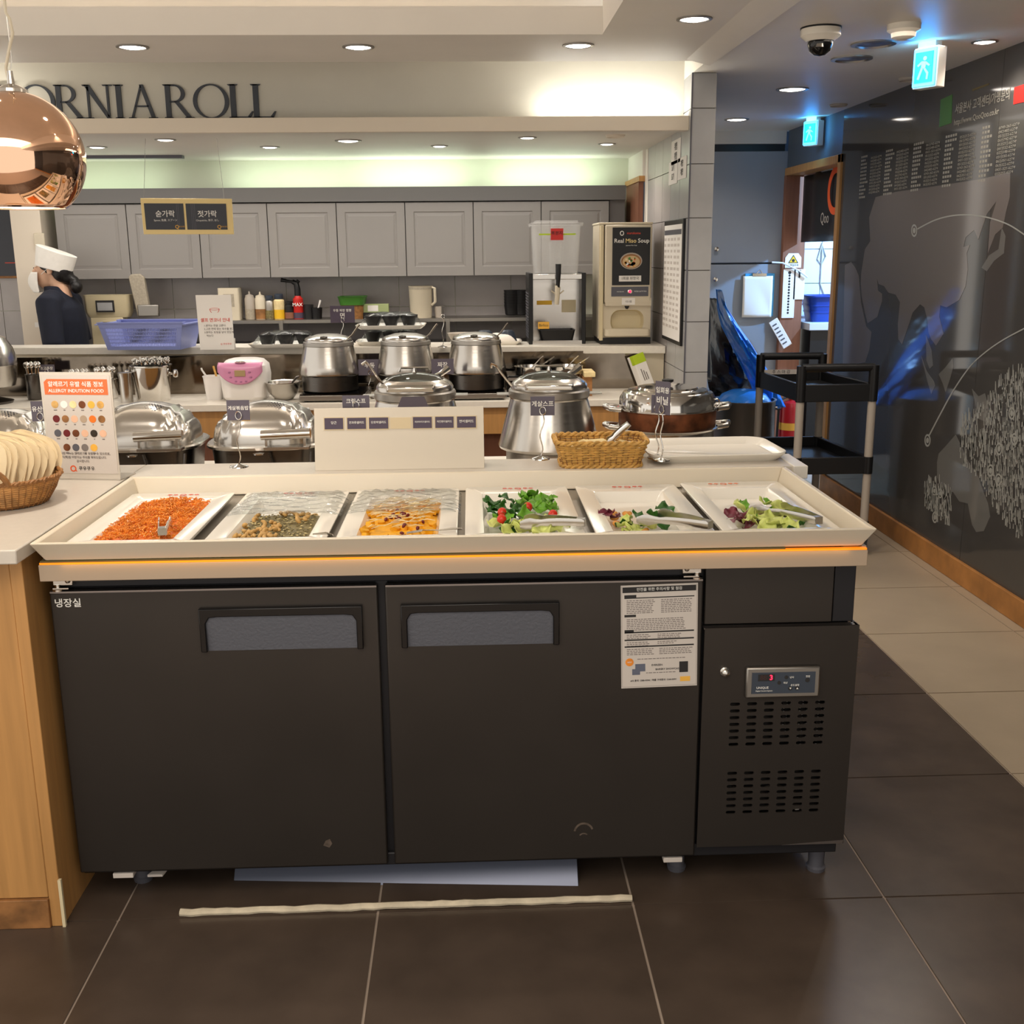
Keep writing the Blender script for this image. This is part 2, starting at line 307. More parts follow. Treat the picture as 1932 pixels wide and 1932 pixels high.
# side wall ending in the tiled column
ws = struct('wall_side', B().box(1.056, 1.159, 5.366, 6.62, 0, CZ+.5), 'groutd')
zj = [0]+[P(1330, y, Y=5.36).z for y in (905, 803, 702, 607, 510, 411, 309, 204)]+[CZ]
zj = sorted(zj)
for z0, z1 in zip(zj, zj[1:]):
    struct('tile', B().box(1.052, 1.163, 5.36, 5.366, z0+.002, z1-.002), 'tile_grey', parent=ws)
    for k in range(5):
        struct('tile', B().box(1.05, 1.056, 5.366+.2508*k+.002, 5.366+.2508*(k+1)-.002, z0+.002, z1-.002), 'tile_back' if k > 1 else 'tile_grey', parent=ws)
struct('corner_trim', B().box(1.046, 1.052, 5.356, 5.366, 0, CZ), 'dgrey', parent=ws)
d2 = struct('door_2', B().box(1.045, 1.165, 6.62, 6.70, 0, 2.075), 'white', bev=.003)
struct('reveal', B().box(1.02, 1.05, 6.78, 7.3, 0, 1.93), 'wood_red', parent=d2)
struct('head_panel', B().box(1.03, 1.06, 6.70, 7.3, 1.93, 2.075), 'ceil', parent=d2)
struct('lintel', B().box(1.01, 1.06, 6.70, 7.3, 1.9, 1.93), 'wood', parent=d2)
# ---------------------------------------------------------------- ceiling fixtures
def downlight(pos, r, label, watts=6, ang=130, lit=True, grp='round downlights'):
    t = thing('downlight', label, 'light', pos, group=grp)
    part('rim', B().lathe([(r*1.28, 0), (r*1.28, -.004), (r*1.05, -.006), (r, -.002), (r, 0)], 24), 'steel_dull', t)
    part('lens', B().lathe([(r*.98, -.003), (r*.6, -.0075), (0, -.0085)], 24), 'lens', t)
    if lit:
        s = spot('downlight_lamp', (0, 0, -.03), watts, ang=ang, r=.03); s.parent = t
    return t
for i, (x, y, lb) in enumerate(((250, 88, 'leftmost round downlight in the beam, above the letters R and N'), (676, 88, 'round downlight in the beam to the right of the wall lettering'), (1091, 85, 'round downlight in the beam above the bright end of the sign wall'), (1310, 35, 'round downlight near the beam corner, nearest the camera dome'))):
    downlight(P(x, y, Z=CZ), .05, lb, 20)
for x, y, r, lb in ((183, 277, .042, 'kitchen downlight beside the copper pendant'), (312, 263, .042, 'kitchen downlight above the left wire of the hanging sign'), (509, 277, .042, 'kitchen downlight right of the hanging sign, near the cupboards'), (657, 265, .055, 'larger glowing downlight in the kitchen ceiling, close to the lip'), (829, 275, .038, 'small kitchen downlight right of the large glowing one'), (995, 259, .038, 'small kitchen downlight above the drinks dispenser'), (1145, 271, .038, 'small kitchen downlight above the soup machine')):
    downlight(P(x, y, Z=2.075), r, lb, 5, 140, grp='kitchen downlights')
for x, y, r, lb in ((1495, 168, .065, 'corridor downlight nearest the camera dome, large and bright'), (1390, 225, .06, 'corridor downlight deepest, beside the tiled column'), (1858, 78, .04, 'small corridor downlight close to the printed wall')):
    downlight(P(x, y, Z=CZ), r, lb, 9, 140, grp='corridor downlights')
def disc(name, x, y, z, r, m, label, cat, sx=1):
    b = B(); b.lathe([(r, 0), (r, -.006), (r*.88, -.012), (r*.8, -.005), (0, -.004)], 28, sx=sx)
    o = single(name, b, m, label, cat); o.location = P(x, y, Z=z)-Vector((0, 0, .012)); return o
for x, y, lb in ((1648, 82, 'round recessed ceiling speaker beside the smoke detector'), (1607, 110, 'round recessed ceiling speaker further from the smoke detector')):
    t = thing('ceiling_speaker', lb, 'speaker', P(x, y, Z=CZ), group='recessed ceiling speakers')
    part('rim', B().lathe([(.088, 0), (.088, -.006), (.07, -.009), (.066, 0)], 28), 'steel_dull', t)
    part('cone', B().lathe([(.067, -.002), (.04, -.001), (.03, -.004), (0, -.005)], 28), 'bluegrey', t)
disc('ceiling_vent', 1715, 148, CZ, .05, 'plastic_grey', 'small grey sprinkler plate nearest the hanging exit sign', 'vent')
disc('ceiling_vent', 1582, 197, CZ, .05, 'plastic_grey', 'small grey sprinkler plate deep in the corridor ceiling', 'vent')
disc('ceiling_vent', 1161, 255, 2.075, .05, 'lipm', 'unlit round cap in the kitchen ceiling near the column', 'vent')
single('air_slot', B().box(P(160, 291, Y=6.9).x, P(346, 291, Y=6.9).x, 6.86, 6.92, 2.058, 2.075), 'dgrey', 'dark linear air slot in the kitchen ceiling', 'vent')
t = thing('smoke_detector', 'white round smoke detector on the corridor ceiling', 'detector', P(1706, 46, Z=CZ))
part('base', B().lathe([(.06, 0), (.06, -.02), (.045, -.03)], 24), 'white', t)
part('sensor', B().lathe([(.045, -.028), (.042, -.045), (.03, -.052), (0, -.054)], 24), 'white', t)
t = thing('dome_camera', 'white ceiling dome camera with dark glass', 'camera', P(1549, 52, Z=CZ))
part('seal', B().lathe([(.075, 0), (.075, -.006)], 28), 'black', t)
part('housing', B().lathe([(.073, -.006), (.073, -.03), (.05, -.048), (.03, -.048)], 28), 'white', t)
part('dome', B().lathe([(.045, -.045), (.046, -.06), (.038, -.082), (.02, -.096), (0, -.1)], 24), 'blackg', t)
part('lens_barrel', B().lathe([(.014, 0), (.016, -.012), (.01, -.014)], 12, c=(-.012, -.034, -.062)), 'steel', t)
def exit_sign(px, py, w, h, p, label):
    t = thing('exit_sign', label, 'sign', p, rz=math.radians(-58))
    part('bracket', B().box(-.04, .04, .03, .07, -.03, 0), 'white', t)
    part('housing', B().box(-w/2, w/2, .03, .085, -h-.02, -.02), 'white', t, bev=.004)
    f = part('panel', B().box(-w/2+.004, w/2-.004, .022, .03, -h-.014, -.026), 'exit_edge', t, bev=.002)
    part('face', B().box(-w/2+.016, w/2-.016, .018, .0225, -h, -.04), 'exit', t)
    b = B(); c = -h/2-.02; s = h/.2
    b.prism(circ(.008*s, c+.042*s, .011*s, 12), .015, .018)
    for poly in ([(-.01, .03), (.018, .026), (.012, -.008), (-.012, -.004)], [(-.012, 0), (0, -.004), (-.022, -.06), (-.034, -.056)], [(0, -.004), (.014, -.006), (.034, -.03), (.03, -.062), (.02, -.06), (.022, -.034)], [(-.01, .03), (-.036, .012), (-.03, .004), (-.006, .018)], [(.016, .026), (.04, .008), (.034, .002), (.012, .014)]):
        b.prism([(a*s, c+d*s) for a, d in poly], .015, .018)
    part('running_figure', b, 'exit_edge', t)
    # the lamp inside lights the ceiling and wall around it
    a = area('exit_lamp', (0, -.02, -h*.6), (PI/2, 0, 0), w, h, .7, (.1, .55, 1)); a.parent = t
exit_sign(0, 0, .112, .155, (1.81, 4.58, CZ), 'glowing cyan running man exit sign near the camera dome')
exit_sign(0, 0, .115, .15, (2.12, 7.1, CZ), 'glowing cyan running man exit sign over the doorway')
# light tubes in the recesses
def tubelight(x0, x1, y, z, label, m='tube_on', watts=0, col=(1, .95, .8)):
    t = thing('tube_light', label, 'light', ((x0+x1)/2, y, z), group='fluorescent tubes')
    h = (x1-x0)/2
    part('housing', B().box(-h, h, -.02, .02, 0, .02), 'white', t)
    part('tube', B().tube([(-h+.02, 0, .034), (h-.02, 0, .034)], .011, 8), m, t)
    if watts:
        a = area('tube_lamp', (0, 0, .05), (PI, 0, 0), 2*h, .02, watts, col); a.parent = t
tubelight(.34, 1.02, 5.48, 2.06, 'lit tube on the ledge at the right end of the sign wall', 'tube_on', 2.6, (1, .97, .88))
tubelight(-2.95, -2.1, 5.48, 2.06, 'lit tube on the ledge behind the copper pendant', 'tube_on', 2.4, (1, .97, .88))
tubelight(-.95, -.05, 5.48, 2.06, 'unlit tube on the ledge in the middle of the sign wall', 'tube_off')
for i, (x0, x1, w_) in enumerate(((-3.0, -1.9, .6), (-1.5, -.75, .9), (-.7, .0, 1.4), (.15, .85, 1.4))):
    tubelight(x0, x1, 7.16, 1.83, 'greenish tube on top of the wall cupboards, number '+['one from the left', 'two from the left', 'three from the left', 'four from the left'][i], 'tube_k', w_, (.86, 1, .82))
# lettering on the sign wall
t = thing('wall_lettering', 'dark grey serif capitals on the cream sign wall', 'sign', (-2.2, 5.56, P(230, 223.5, Y=5.56).z))
LH = P(230, 160, Y=5.56).z - P(230, 224, Y=5.56).z
S_ = .15   # stem width, in letter heights
def serif(x0, x1, z): return [(x0, z), (x1, z), (x1-.03, z+.035 if z < .5 else z-.035), (x0+.03, z+.035 if z < .5 else z-.035)]
def stem(x): return [[(x, 0), (x+S_, 0), (x+S_, 1), (x, 1)], serif(x-.07, x+S_+.07, 0), serif(x-.07, x+S_+.07, 1)]
def ring(cx, cz, ax, az, bx, bz, a0=0, a1=360, n=36):
    q = []
    for k in range(n):
        u, v = math.radians(a0+(a1-a0)*k/n), math.radians(a0+(a1-a0)*(k+1)/n)
        q.append([(cx+ax*math.cos(u), cz+az*math.sin(u)), (cx+ax*math.cos(v), cz+az*math.sin(v)), (cx+bx*math.cos(v), cz+bz*math.sin(v)), (cx+bx*math.cos(u), cz+bz*math.sin(u))])
    return q
GL = {
 'F': stem(.08)+[[(.2, .955), (.62, .955), (.62, 1), (.2, 1)], [(.58, .8), (.62, .8), (.64, 1), (.52, 1), (.52, .96)], [(.2, .5), (.5, .5), (.5, .545), (.2, .545)], [(.46, .44), (.5, .44), (.5, .6), (.46, .6)]],
 'O': ring(.5, .5, .5, .515, .385, .475),
 'R': stem(.08)+ring(.34, .735, .33, .265, .21, .22, -90, 90, 18)+[[(.2, .955), (.36, .955), (.36, 1), (.2, 1)], [(.2, .47), (.36, .47), (.36, .515), (.2, .515)], [(.33, .5), (.47, .5), (.86, .0), (.70, .0)], serif(.62, .93, 0)],
 'N': [[(.1, 0), (.17, 0), (.17, .95), (.1, .95)], serif(.0, .29, 0), [(.02, 1), (.19, 1), (.8, .0), (.68, 0)], serif(-.04, .2, 1), [(.7, .05), (.77, .05), (.77, 1), (.7, 1)], serif(.58, .9, 1)],
 'I': stem(.1),
 'A': [[(.05, 0), (.12, 0), (.47, .93), (.43, 1)], [(.40, 1), (.53, 1), (.9, 0), (.76, 0)], serif(-.05, .24, 0), serif(.64, .99, 0), [(.22, .34), (.68, .34), (.68, .385), (.22, .385)]],
 'L': stem(.08)+[[(.2, 0), (.62, 0), (.62, .045), (.2, .045)], [(.54, .04), (.62, 0), (.7, .2), (.66, .2)]],
}
for ch, px0, px1 in (('F', -12, 31), ('O', 35, 104), ('R', 102, 160), ('N', 156, 214), ('I', 215, 234), ('A', 240, 297), ('R', 308, 366), ('O', 364, 432), ('L', 430, 477), ('L', 473, 520)):
    xs = [p[0] for q in GL[ch] for p in q]; lo, hi = min(xs), max(xs)
    X0, X1 = P(px0, 195, Y=5.56).x, P(px1, 195, Y=5.56).x
    b = B()
    for q in GL[ch]: b.prism([(X0+(x-lo)/(hi-lo)*(X1-X0)+2.2, z*LH) for x, z in q], 0, .01)
    part('letter', b, 'letter', t, sharp=20)
# ---------------------------------------------------------------- prints on the right wall
WX = 2.2295
def wp(pts): return [(P(x, y, X=WX).y, P(x, y, X=WX).z) for x, y in pts]
def wprint(name, polys, m, d=.0004, stuff=False):
    b = B()
    for q in polys: b.prism(wp(q), WX-d, WX+.0006, 'yz')
    o = struct(name, b, m, parent=wr, sharp=0)
    if stuff: o['kind'] = 'stuff'
wprint('map_print', [  # pale land shape; its upper part also paints in the lit kitchen's reflection
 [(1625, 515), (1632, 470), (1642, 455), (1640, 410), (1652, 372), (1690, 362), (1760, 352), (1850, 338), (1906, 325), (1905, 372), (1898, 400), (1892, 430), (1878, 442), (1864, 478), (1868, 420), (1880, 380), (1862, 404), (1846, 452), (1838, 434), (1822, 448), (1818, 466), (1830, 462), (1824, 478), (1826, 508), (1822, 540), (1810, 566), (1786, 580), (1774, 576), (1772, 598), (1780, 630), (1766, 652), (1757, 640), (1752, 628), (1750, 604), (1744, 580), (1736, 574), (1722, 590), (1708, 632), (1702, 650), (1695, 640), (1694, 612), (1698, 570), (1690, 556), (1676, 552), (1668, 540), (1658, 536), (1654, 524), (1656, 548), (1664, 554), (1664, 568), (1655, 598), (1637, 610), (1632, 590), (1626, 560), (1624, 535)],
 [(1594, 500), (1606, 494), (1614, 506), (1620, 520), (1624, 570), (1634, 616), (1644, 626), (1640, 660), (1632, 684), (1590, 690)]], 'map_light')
wprint('map_print', [[(1738, 672), (1748, 700), (1762, 720), (1764, 728), (1757, 744), (1750, 720)], [(1771, 706), (1783, 694), (1797, 676), (1799, 692), (1792, 716), (1784, 740), (1779, 724)], [(1747, 632), (1757, 660), (1760, 690), (1754, 696), (1748, 680)],
 [(1768, 872), (1771, 856), (1784, 842), (1803, 820), (1812, 838), (1826, 870), (1846, 900), (1856, 930), (1864, 950), (1868, 975), (1856, 1002), (1842, 1004), (1834, 990), (1826, 950), (1810, 946), (1798, 928), (1788, 930), (1776, 920), (1768, 900)],
 [(1834, 734), (1846, 748), (1858, 742), (1866, 772), (1860, 796), (1846, 790)], [(1890, 430), (1897, 446), (1894, 478), (1876, 492), (1862, 512), (1852, 505), (1866, 482), (1884, 470)]], 'map_mid')
ice = [(1811, 866), (1813, 800), (1840, 786), (1853, 764), (1866, 758), (1880, 734), (1898, 718), (1926, 700), (1960, 690), (2040, 690), (2120, 760), (2120, 1090), (1960, 1034), (1915, 1015), (1884, 976), (1862, 944), (1850, 905), (1832, 895), (1816, 878)]
ice2 = [(1743, 908), (1770, 914), (1795, 926), (1797, 960), (1790, 996), (1768, 985), (1744, 960)]
def inside(x, y, poly):
    c = False
    for (x0, y0), (x1, y1) in zip(poly, poly[1:]+poly[:1]):
        if (y0 > y) != (y1 > y) and x < (x1-x0)*(y-y0)/(y1-y0)+x0: c = not c
    return c
rg = random.Random(4); st = []
for poly, n in ((ice, 2600), (ice2, 150)):
    xs = [p[0] for p in poly]; ys = [p[1] for p in poly]
    while n > 0:
        x, y = rg.uniform(min(xs), max(xs)), rg.uniform(min(ys), max(ys))
        if not inside(x, y, poly): continue
        n -= 1; h = rg.uniform(8, 26); q = rg.uniform(.5, 1.1)
        st.append([(x-q, y), (x-q*.2, y-h), (x+q*.5, y-h), (x+q, y)])
wprint('hatched_print', st, 'map_white', .0006, True)
def wring(x, y, rx, ry, k=.72, n=20):
    return [[(x+rx*math.cos(u)*a, y+ry*math.sin(u)*a) for u, a in ((2*PI*i/n, 1), (2*PI*(i+1)/n, 1), (2*PI*(i+1)/n, k), (2*PI*i/n, k))] for i in range(n)]
for x, y, rx, ry in ((1725, 435, 5.5, 12), (1750, 831, 5.5, 12), (1909, 780, 6, 12), (1914, 829, 6, 12), (1885, 847, 6, 12), (1869, 888, 6, 12), (1884, 905, 6, 12), (1763, 926, 4.5, 9), (1774, 931, 4.5, 9), (1764, 976, 5, 11)):
    wprint('ring_print', wring(x, y, rx, ry)+[[(x+rx*.45*math.cos(2*PI*i/14), y+ry*.45*math.sin(2*PI*i/14)) for i in range(14)]], 'map_white', .0009)
def arc(pts, w=1.3):
    q = []; n = len(pts)
    for k in range((n-1)*8):
        def at(s):
            i = min(int(s), n-2); f = s-i
            p = [pts[max(0, min(n-1, i+d))] for d in (-1, 0, 1, 2)]
            return [.5*((2*p[1][a])+(p[2][a]-p[0][a])*f+(2*p[0][a]-5*p[1][a]+4*p[2][a]-p[3][a])*f*f+(3*p[1][a]-p[0][a]-3*p[2][a]+p[3][a])*f**3) for a in (0, 1)]
        (x0, y0), (x1, y1) = at(k/8), at((k+1)/8)
        q.append([(x0, y0-w), (x1, y1-w), (x1, y1+w), (x0, y0+w)] if abs(x1-x0) > abs(y1-y0) else [(x0-w, y0), (x0+w, y0), (x1+w, y1), (x1-w, y1)])
    return q
wprint('arc_print', arc([(1731, 432), (1765, 415), (1800, 406.5), (1835, 406), (1870, 412), (1905, 425), (1940, 448)]), 'map_white', .0008)
wprint('arc_print', arc([(1753, 822), (1775, 780), (1800, 735), (1830, 692), (1860, 664), (1895, 640), (1940, 616)]), 'map_white', .0008)
WR = (PI/2, 0, -PI/2)
def wtext(body, px, py, hpx, m, bold=0, al='LEFT', sx=1, sp=1., name='lettering'):
    p = P(px, py, X=WX); q = P(px, py+hpx, X=WX)
    return text(body, (p.z-q.z)*1.05, m, wr, (WX-.0006, p.y, p.z), WR, al=al, bold=bold, sx=sx, sp=sp, name=name)
wtext('서울본사 고객센터/가맹문의', 1802, 208, 20, 'map_print', .005, sx=.92)
wtext('http://www.QooQoo.co.kr', 1800, 232, 14, 'map_print', .004, sx=1.15)
wprint('green_plate', [[(1775, 188), (1797, 178), (1795, 232), (1772, 240)]], 'green_sign', .001)
wprint('orange_plate', [[(1914, 165), (1960, 150), (1960, 186), (1912, 197)]], 'red', .001)
wtext('15', 1922, 176, 26, 'inkw', .01)
wprint('stripe_print', [[(1835, 168), (1866, 157), (1866, 160), (1835, 172)]], 'olive', .001)
y0, y1 = P(1622, 330, X=WX).y, P(1925, 300, X=WX).y; zt_ = P(1627, 293, X=WX).z; zb_ = P(1622, 376, X=WX).z
rg = random.Random(8)
nums = ['031)555-6274', '0431-521-6274', '0743-263-6274', '032)348-6274', '033)255-6274', '051)222-6274', '063)322-6274', '041)552-6274', '042)482-6274', '053)212-6274', '061)742-6274', '062)351-6274']
dz = (zt_-zb_)/12
for c in range(5):
    ya = y0+(y1-y0)*(c/5); wid = abs(y1-y0)/5
    rg.shuffle(nums)
    o = text('\n'.join(nums), dz*.8, 'map_print', wr, (WX-.0006, ya-wid*.44, (zt_+zb_)/2), WR, al='LEFT', sx=wid*.5/(dz*.8*6.6), sp=1/.8*.84)
    b = B()
    for k in range(12):
        for q in range(rg.choice((3, 3, 4, 4, 5))):
            a = ya-wid*(.03+.068*q); z = zt_-dz*(k+.25)
            b.box(WX-.0005, WX+.0005, a-wid*.045, a, z-dz*.55, z)
    struct('name_rows_print', b, 'map_print', parent=wr, sharp=0)
# ================================================================ REFRIGERATED COUNTER
fr = thing('refrigerated_counter', 'long dark steel refrigerated counter under the salad trough', 'refrigerator', (-.03, 2.64, 0))
W_ = dict(world=True)
part('carcass', B().box(-.93, .858, 2.362, 2.93, .1, .826), 'fridge_dark', fr, **W_)
part('header_rail', B().box(-.93, .505, 2.35, 2.364, .786, .86), 'fridge_dark', fr, bev=.002, **W_)
part('mullion', B().box(-.222, -.196, 2.352, 2.364, .1, .79), 'fridge_dark', fr, **W_)
part('base_rail', B().box(-.93, .858, 2.34, 2.37, .086, .118), 'fridge_dark', fr, bev=.003, **W_)
def fdoor(x0, x1, h0, h1):
    d = part('door', B().box(x0, x1, 2.33, 2.362, .093, .781), 'fridge', fr, bev=.004, **W_)
    part('edge_strip', B().box(x0+.002, x1-.002, 2.3292, 2.35, .7785, .7825), 'fridge_edge', d, **W_)
    zt, zb, q = .739, .638, .012
    b = B(); b.prism([(h0, zb), (h0+.014, zb), (h0+.014, zt-.034), (h0+.022, zt-.021), (h0+.04, zt-.019), (h1-.04, zt-.019), (h1-.022, zt-.021), (h1-.014, zt-.034), (h1-.014, zb), (h1, zb), (h1, zt), (h0, zt)], 2.317, 2.331)
    part('handle_frame', b, 'blackg', d, bev=.002, label='black pull handle frame', **W_)
    b = B(); b.hexa([(h0+.014, 2.3285, zb), (h1-.014, 2.3285, zb), (h1-.014, 2.332, zb), (h0+.014, 2.332, zb), (h0+.014, 2.3225, zt-.02), (h1-.014, 2.3225, zt-.02), (h1-.014, 2.332, zt-.02), (h0+.014, 2.332, zt-.02)])
    part('handle_pocket', b, 'pocket', d, label='grey finger recess of the handle', **W_)
    return d
fd1 = fdoor(-.935, -.2165, -.611, -.251); fd2 = fdoor(-.2005, .513, -.166, .188)
text('냉장실', .0215, 'inkw', fd1, (-.908-fr.location.x, 2.3292-fr.location.y, .755), al='CENTER', bold=.004).location.x = -.896-fr.location.x
def hinge(x, s):
    h = part('hinge', B().box(x-.022, x+.022, 2.335, 2.351, .794, .815), 'chrome', fr, bev=.002, **W_)
    b = B(); b.lathe([(.013, 0), (.013, .004), (.007, .006), (.007, .014)], 16, c=(x-.012*s, 2.338, .783)); b.lathe([(.004, 0), (.006, .003), (.006, .006), (.002, .007)], 10, c=(x+.012*s, 2.334, .801))
    b.box(x-.02, x+.014, 2.328, 2.345, .788, .791)
    part('pivot', b, 'chrome', h, **W_)
hinge(-.905, 1); hinge(.487, -1)
for x0, x1 in ((-.862, -.815), (.44, .485)):
    part('foot_bracket', B().box(x0, x1, 2.335, 2.375, .074, .086), 'paper_grey', fr, bev=.001, **W_)
b = B(); b.hexa([(-.79, 2.36, .06), (-.755, 2.36, .06), (-.735, 2.42, .072), (-.75, 2.42, .072), (-.79, 2.36, .066), (-.755, 2.36, .066), (-.735, 2.42, .078), (-.75, 2.42, .078)])
part('foot_bracket', b, 'paper_grey', fr, **W_)
# machine compartment on the right
part('upper_panel', B().box(.519, .812, 2.338, 2.362, .672, .86), 'fridge', fr, bev=.002, **W_)
part('upper_panel', B().box(.8135, .862, 2.34, 2.37, .672, .86), 'fridge_dark', fr, bev=.002, **W_)
slots = []
for r in range(7):
    for c in range(6):
        for zt in (.487, .3135):
            cx, cz = .594+.0396*c, zt-.005-.0167*r
            slots.append([(cx+sx*.0078+.004*math.cos(a), cz+.004*math.sin(a)) for sx, a0 in ((1, -PI/2), (-1, PI/2)) for a in (a0+PI*k/4 for k in range(5))])
gp = holes_plate([(.516, .119), (.868, .119), (.872, .668), (.518, .668)], slots, 2.324, 2.328, 'grille_panel', 'fridge', fr)
gp.data.transform(Matrix.Translation(-fr.location))
part('panel_lip', B().box(.517, .872, 2.326, 2.346, .664, .668), 'fridge_edge', gp, **W_)
part('panel_side', B().box(.864, .87, 2.328, 2.36, .119, .668), 'fridge_dark', gp, **W_)
part('worn_edge', B().prism([(.72, .119), (.866, .119), (.868, .128), (.80, .1245), (.76, .122)], 2.3232, 2.3245), 'fridge_edge', gp, **W_)
part('cavity', B().box(.53, .855, 2.345, 2.36, .12, .66), 'black', fr, **W_)
b = B()
for k in range(9):
    x = .735+.0125*k; b.hexa([(x, 2.334, .36), (x+.0022, 2.334, .36), (x+.0022, 2.344, .36), (x, 2.344, .36), (x-.05, 2.334, .5), (x-.0478, 2.334, .5), (x-.0478, 2.344, .5), (x-.05, 2.344, .5)])
part('condenser_fins', b, 'chrome', fr, stuff=True, **W_)
b = B(); b.tube([(.60, 2.338, .27), (.66, 2.338, .255), (.70, 2.338, .275), (.75, 2.338, .25)], .003, 6); b.box(.735, .762, 2.336, 2.342, .215, .245); b.ell((.76, 2.338, .2), (.012, .004, .01), 8, 6)
part('fan_motor', b, 'steel_dark', fr, **W_)
part('lock_knob', B(tr(.567, 2.326, .563) @ rot('X', 90)).lathe([(.011, 0), (.011, .004), (.0075, .006), (.009, .016), (.006, .019), (0, .02)], 18), 'steel', fr, **W_)
cp = part('control_panel', B().box(.614, .785, 2.312, 2.326, .5, .575), 'steel_dull', fr, bev=.004, **W_)
part('display_plate', B().box(.627, .773, 2.3105, 2.314, .512, .563), 'panelb', cp, **W_)
L0 = Vector(fr.location)
def ftext(s, size, m, x, z, **k): return text(s, size, m, cp, Vector((x, 2.3102, z))-L0, **k)
part('digit_window', B().box(.641, .679, 2.3098, 2.3115, .543, .559), 'ink', cp, **W_)
ftext('88', .0155, 'leddim', .653, .551).location.y -= .0006
q = ftext('3', .0165, 'led', .671, .551, bold=.01); q.location.y -= .0008; q.name = 'lit_digit'
ftext('UNIQUE', .0075, 'inkw', .652, .5265); ftext('Digital Control System', .0042, 'inkw', .656, .519)
for x, z, r in ((.706, .551, .0045), (.690, .538, .0045), (.716, .524, .005), (.732, .524, .005), (.755, .543, .0055)):
    part('button', B(tr(x, 2.3106, z) @ rot('X', 90)).lathe([(r, 0), (r*.9, .0012), (0, .0014)], 14), 'ink', cp, **W_)
for s, x, z in (('냉각', .718, .551), ('제상', .704, .538), ('온도설정', .726, .532), ('전원', .755, .5525), ('▼', .716, .524), ('▲', .732, .524)):
    q = ftext(s, .0055, 'inkw', x, z); q.location.y -= .0016
for x, y in ((.835, 2.41), (.49, 2.43), (-.235, 2.46), (-.83, 2.45), (.82, 2.87), (-.88, 2.87)):
    part('foot', B().lathe([(.022, 0), (.024, .01), (.019, .014), (.021, .088)], 16, c=(x, y, 0)), 'dgrey', fr, **W_)
b = B()
for q in ring(.247, .163, .024, .026, .0195, .021, 20, 170, 16): b.prism(q, 2.3294, 2.3302)
for q in ring(.247, .15, .012, .012, .009, .009, 40, 150, 10): b.prism(q, 2.3294, 2.3302)
part('scuff_mark', b, 'scuff', fd2, label='pale curved scuff near the bottom of the door', **W_)
part('scuff_mark', B().prism([(-.366, .148), (-.352, .142), (-.345, .152), (-.35, .164), (-.36, .16)], 2.3294, 2.3302), 'scuff', fd1, label='small pale scuff near the bottom of the door', **W_)
# safety sheet stuck on the door
t = thing('notice_sheet', 'printed safety notice stuck to the right fridge door', 'notice', (.418, 2.3295, .527))
t.rotation_euler = (0, math.radians(-1.2), 0)
part('sheet', B().box(-.087, .087, -.0008, 0, 0, .246), 'paper_grey', t)
b = B(); b.box(-.083, .083, -.0012, -.0007, .2285, .2415); b.box(-.079, -.052, -.0012, -.0007, .217, .223); b.box(-.079, .079, -.0012, -.0007, .2145, .2168)
b.box(-.079, -.053, -.0012, -.0007, .171, .1765); b.box(-.079, -.058, -.0012, -.0007, .134, .1405)
for z in (.1325, .1145, .0985): b.box(-.079, .079, -.0012, -.0007, z, z+.0032)
part('heading_bars', b, 'ink', t)
b = B(); b.box(-.0852, -.0846, -.001, -.0007, .003, .243); b.box(.0846, .0852, -.001, -.0007, .003, .243); b.box(-.085, .085, -.001, -.0007, .0028, .0034)
rg = random.Random(3)
def lines(x0, x1, z1, n, dz=.0042):
    for k in range(n):
        x = x0
        while x < x1-.006:
            q = rg.uniform(.003, .009); b.box(x, min(x+q, x1), -.001, -.0007, z1-k*dz-.0018, z1-k*dz); x += q+.0016
        if rg.random() < .3: pass
lines(-.074, -.01, .2105, 8); lines(.004, .076, .2105, 8); lines(-.074, .06, .166, 7); lines(-.074, -.02, .129, 3); lines(-.004, .05, .129, 3); lines(-.074, -.02, .111, 3); lines(-.004, .04, .111, 2); lines(-.074, -.01, .0945, 4); lines(.0, .076, .0945, 4); lines(-.05, .06, .0705, 1, .004); lines(-.03, .04, .0365, 1)
part('fine_print', b, 'ink_soft', t, stuff=True, sharp=0)
for s, sz, x, z, m in (('안전을 위한 주의사항 및 점검', .0085, 0, .235, 'inkw'), ('EVERZEN', .0062, -.005, .054, 'ink'), ('BAKERY SHOWCASE', .0062, .02, .0435, 'ink'), ('A/S 문의 1588-0094 / 제품 구매문의 1544-0091', .0055, -.013, .0175, 'ink')):
    text(s, sz, m, t, (x, -.0014, z))
part('orange_badge', B().prism(circ(-.068, .063, .0095, 20), -.0013, -.0007), 'carrot', t); text('NEW', .0045, 'paper', t, (-.068, -.0018, .063))
part('oven_picture', B().box(-.055, -.032, -.0013, -.0007, .04, .058).box(-.062, -.044, -.0014, -.0007, .032, .046), 'bluegrey', t)
part('showcase_picture', B().box(.046, .066, -.0012, -.0007, .034, .06), 'ink', t)
part('maker_stamp', B().box(.048, .071, -.0013, -.0007, .012, .0235), 'goldp', t)
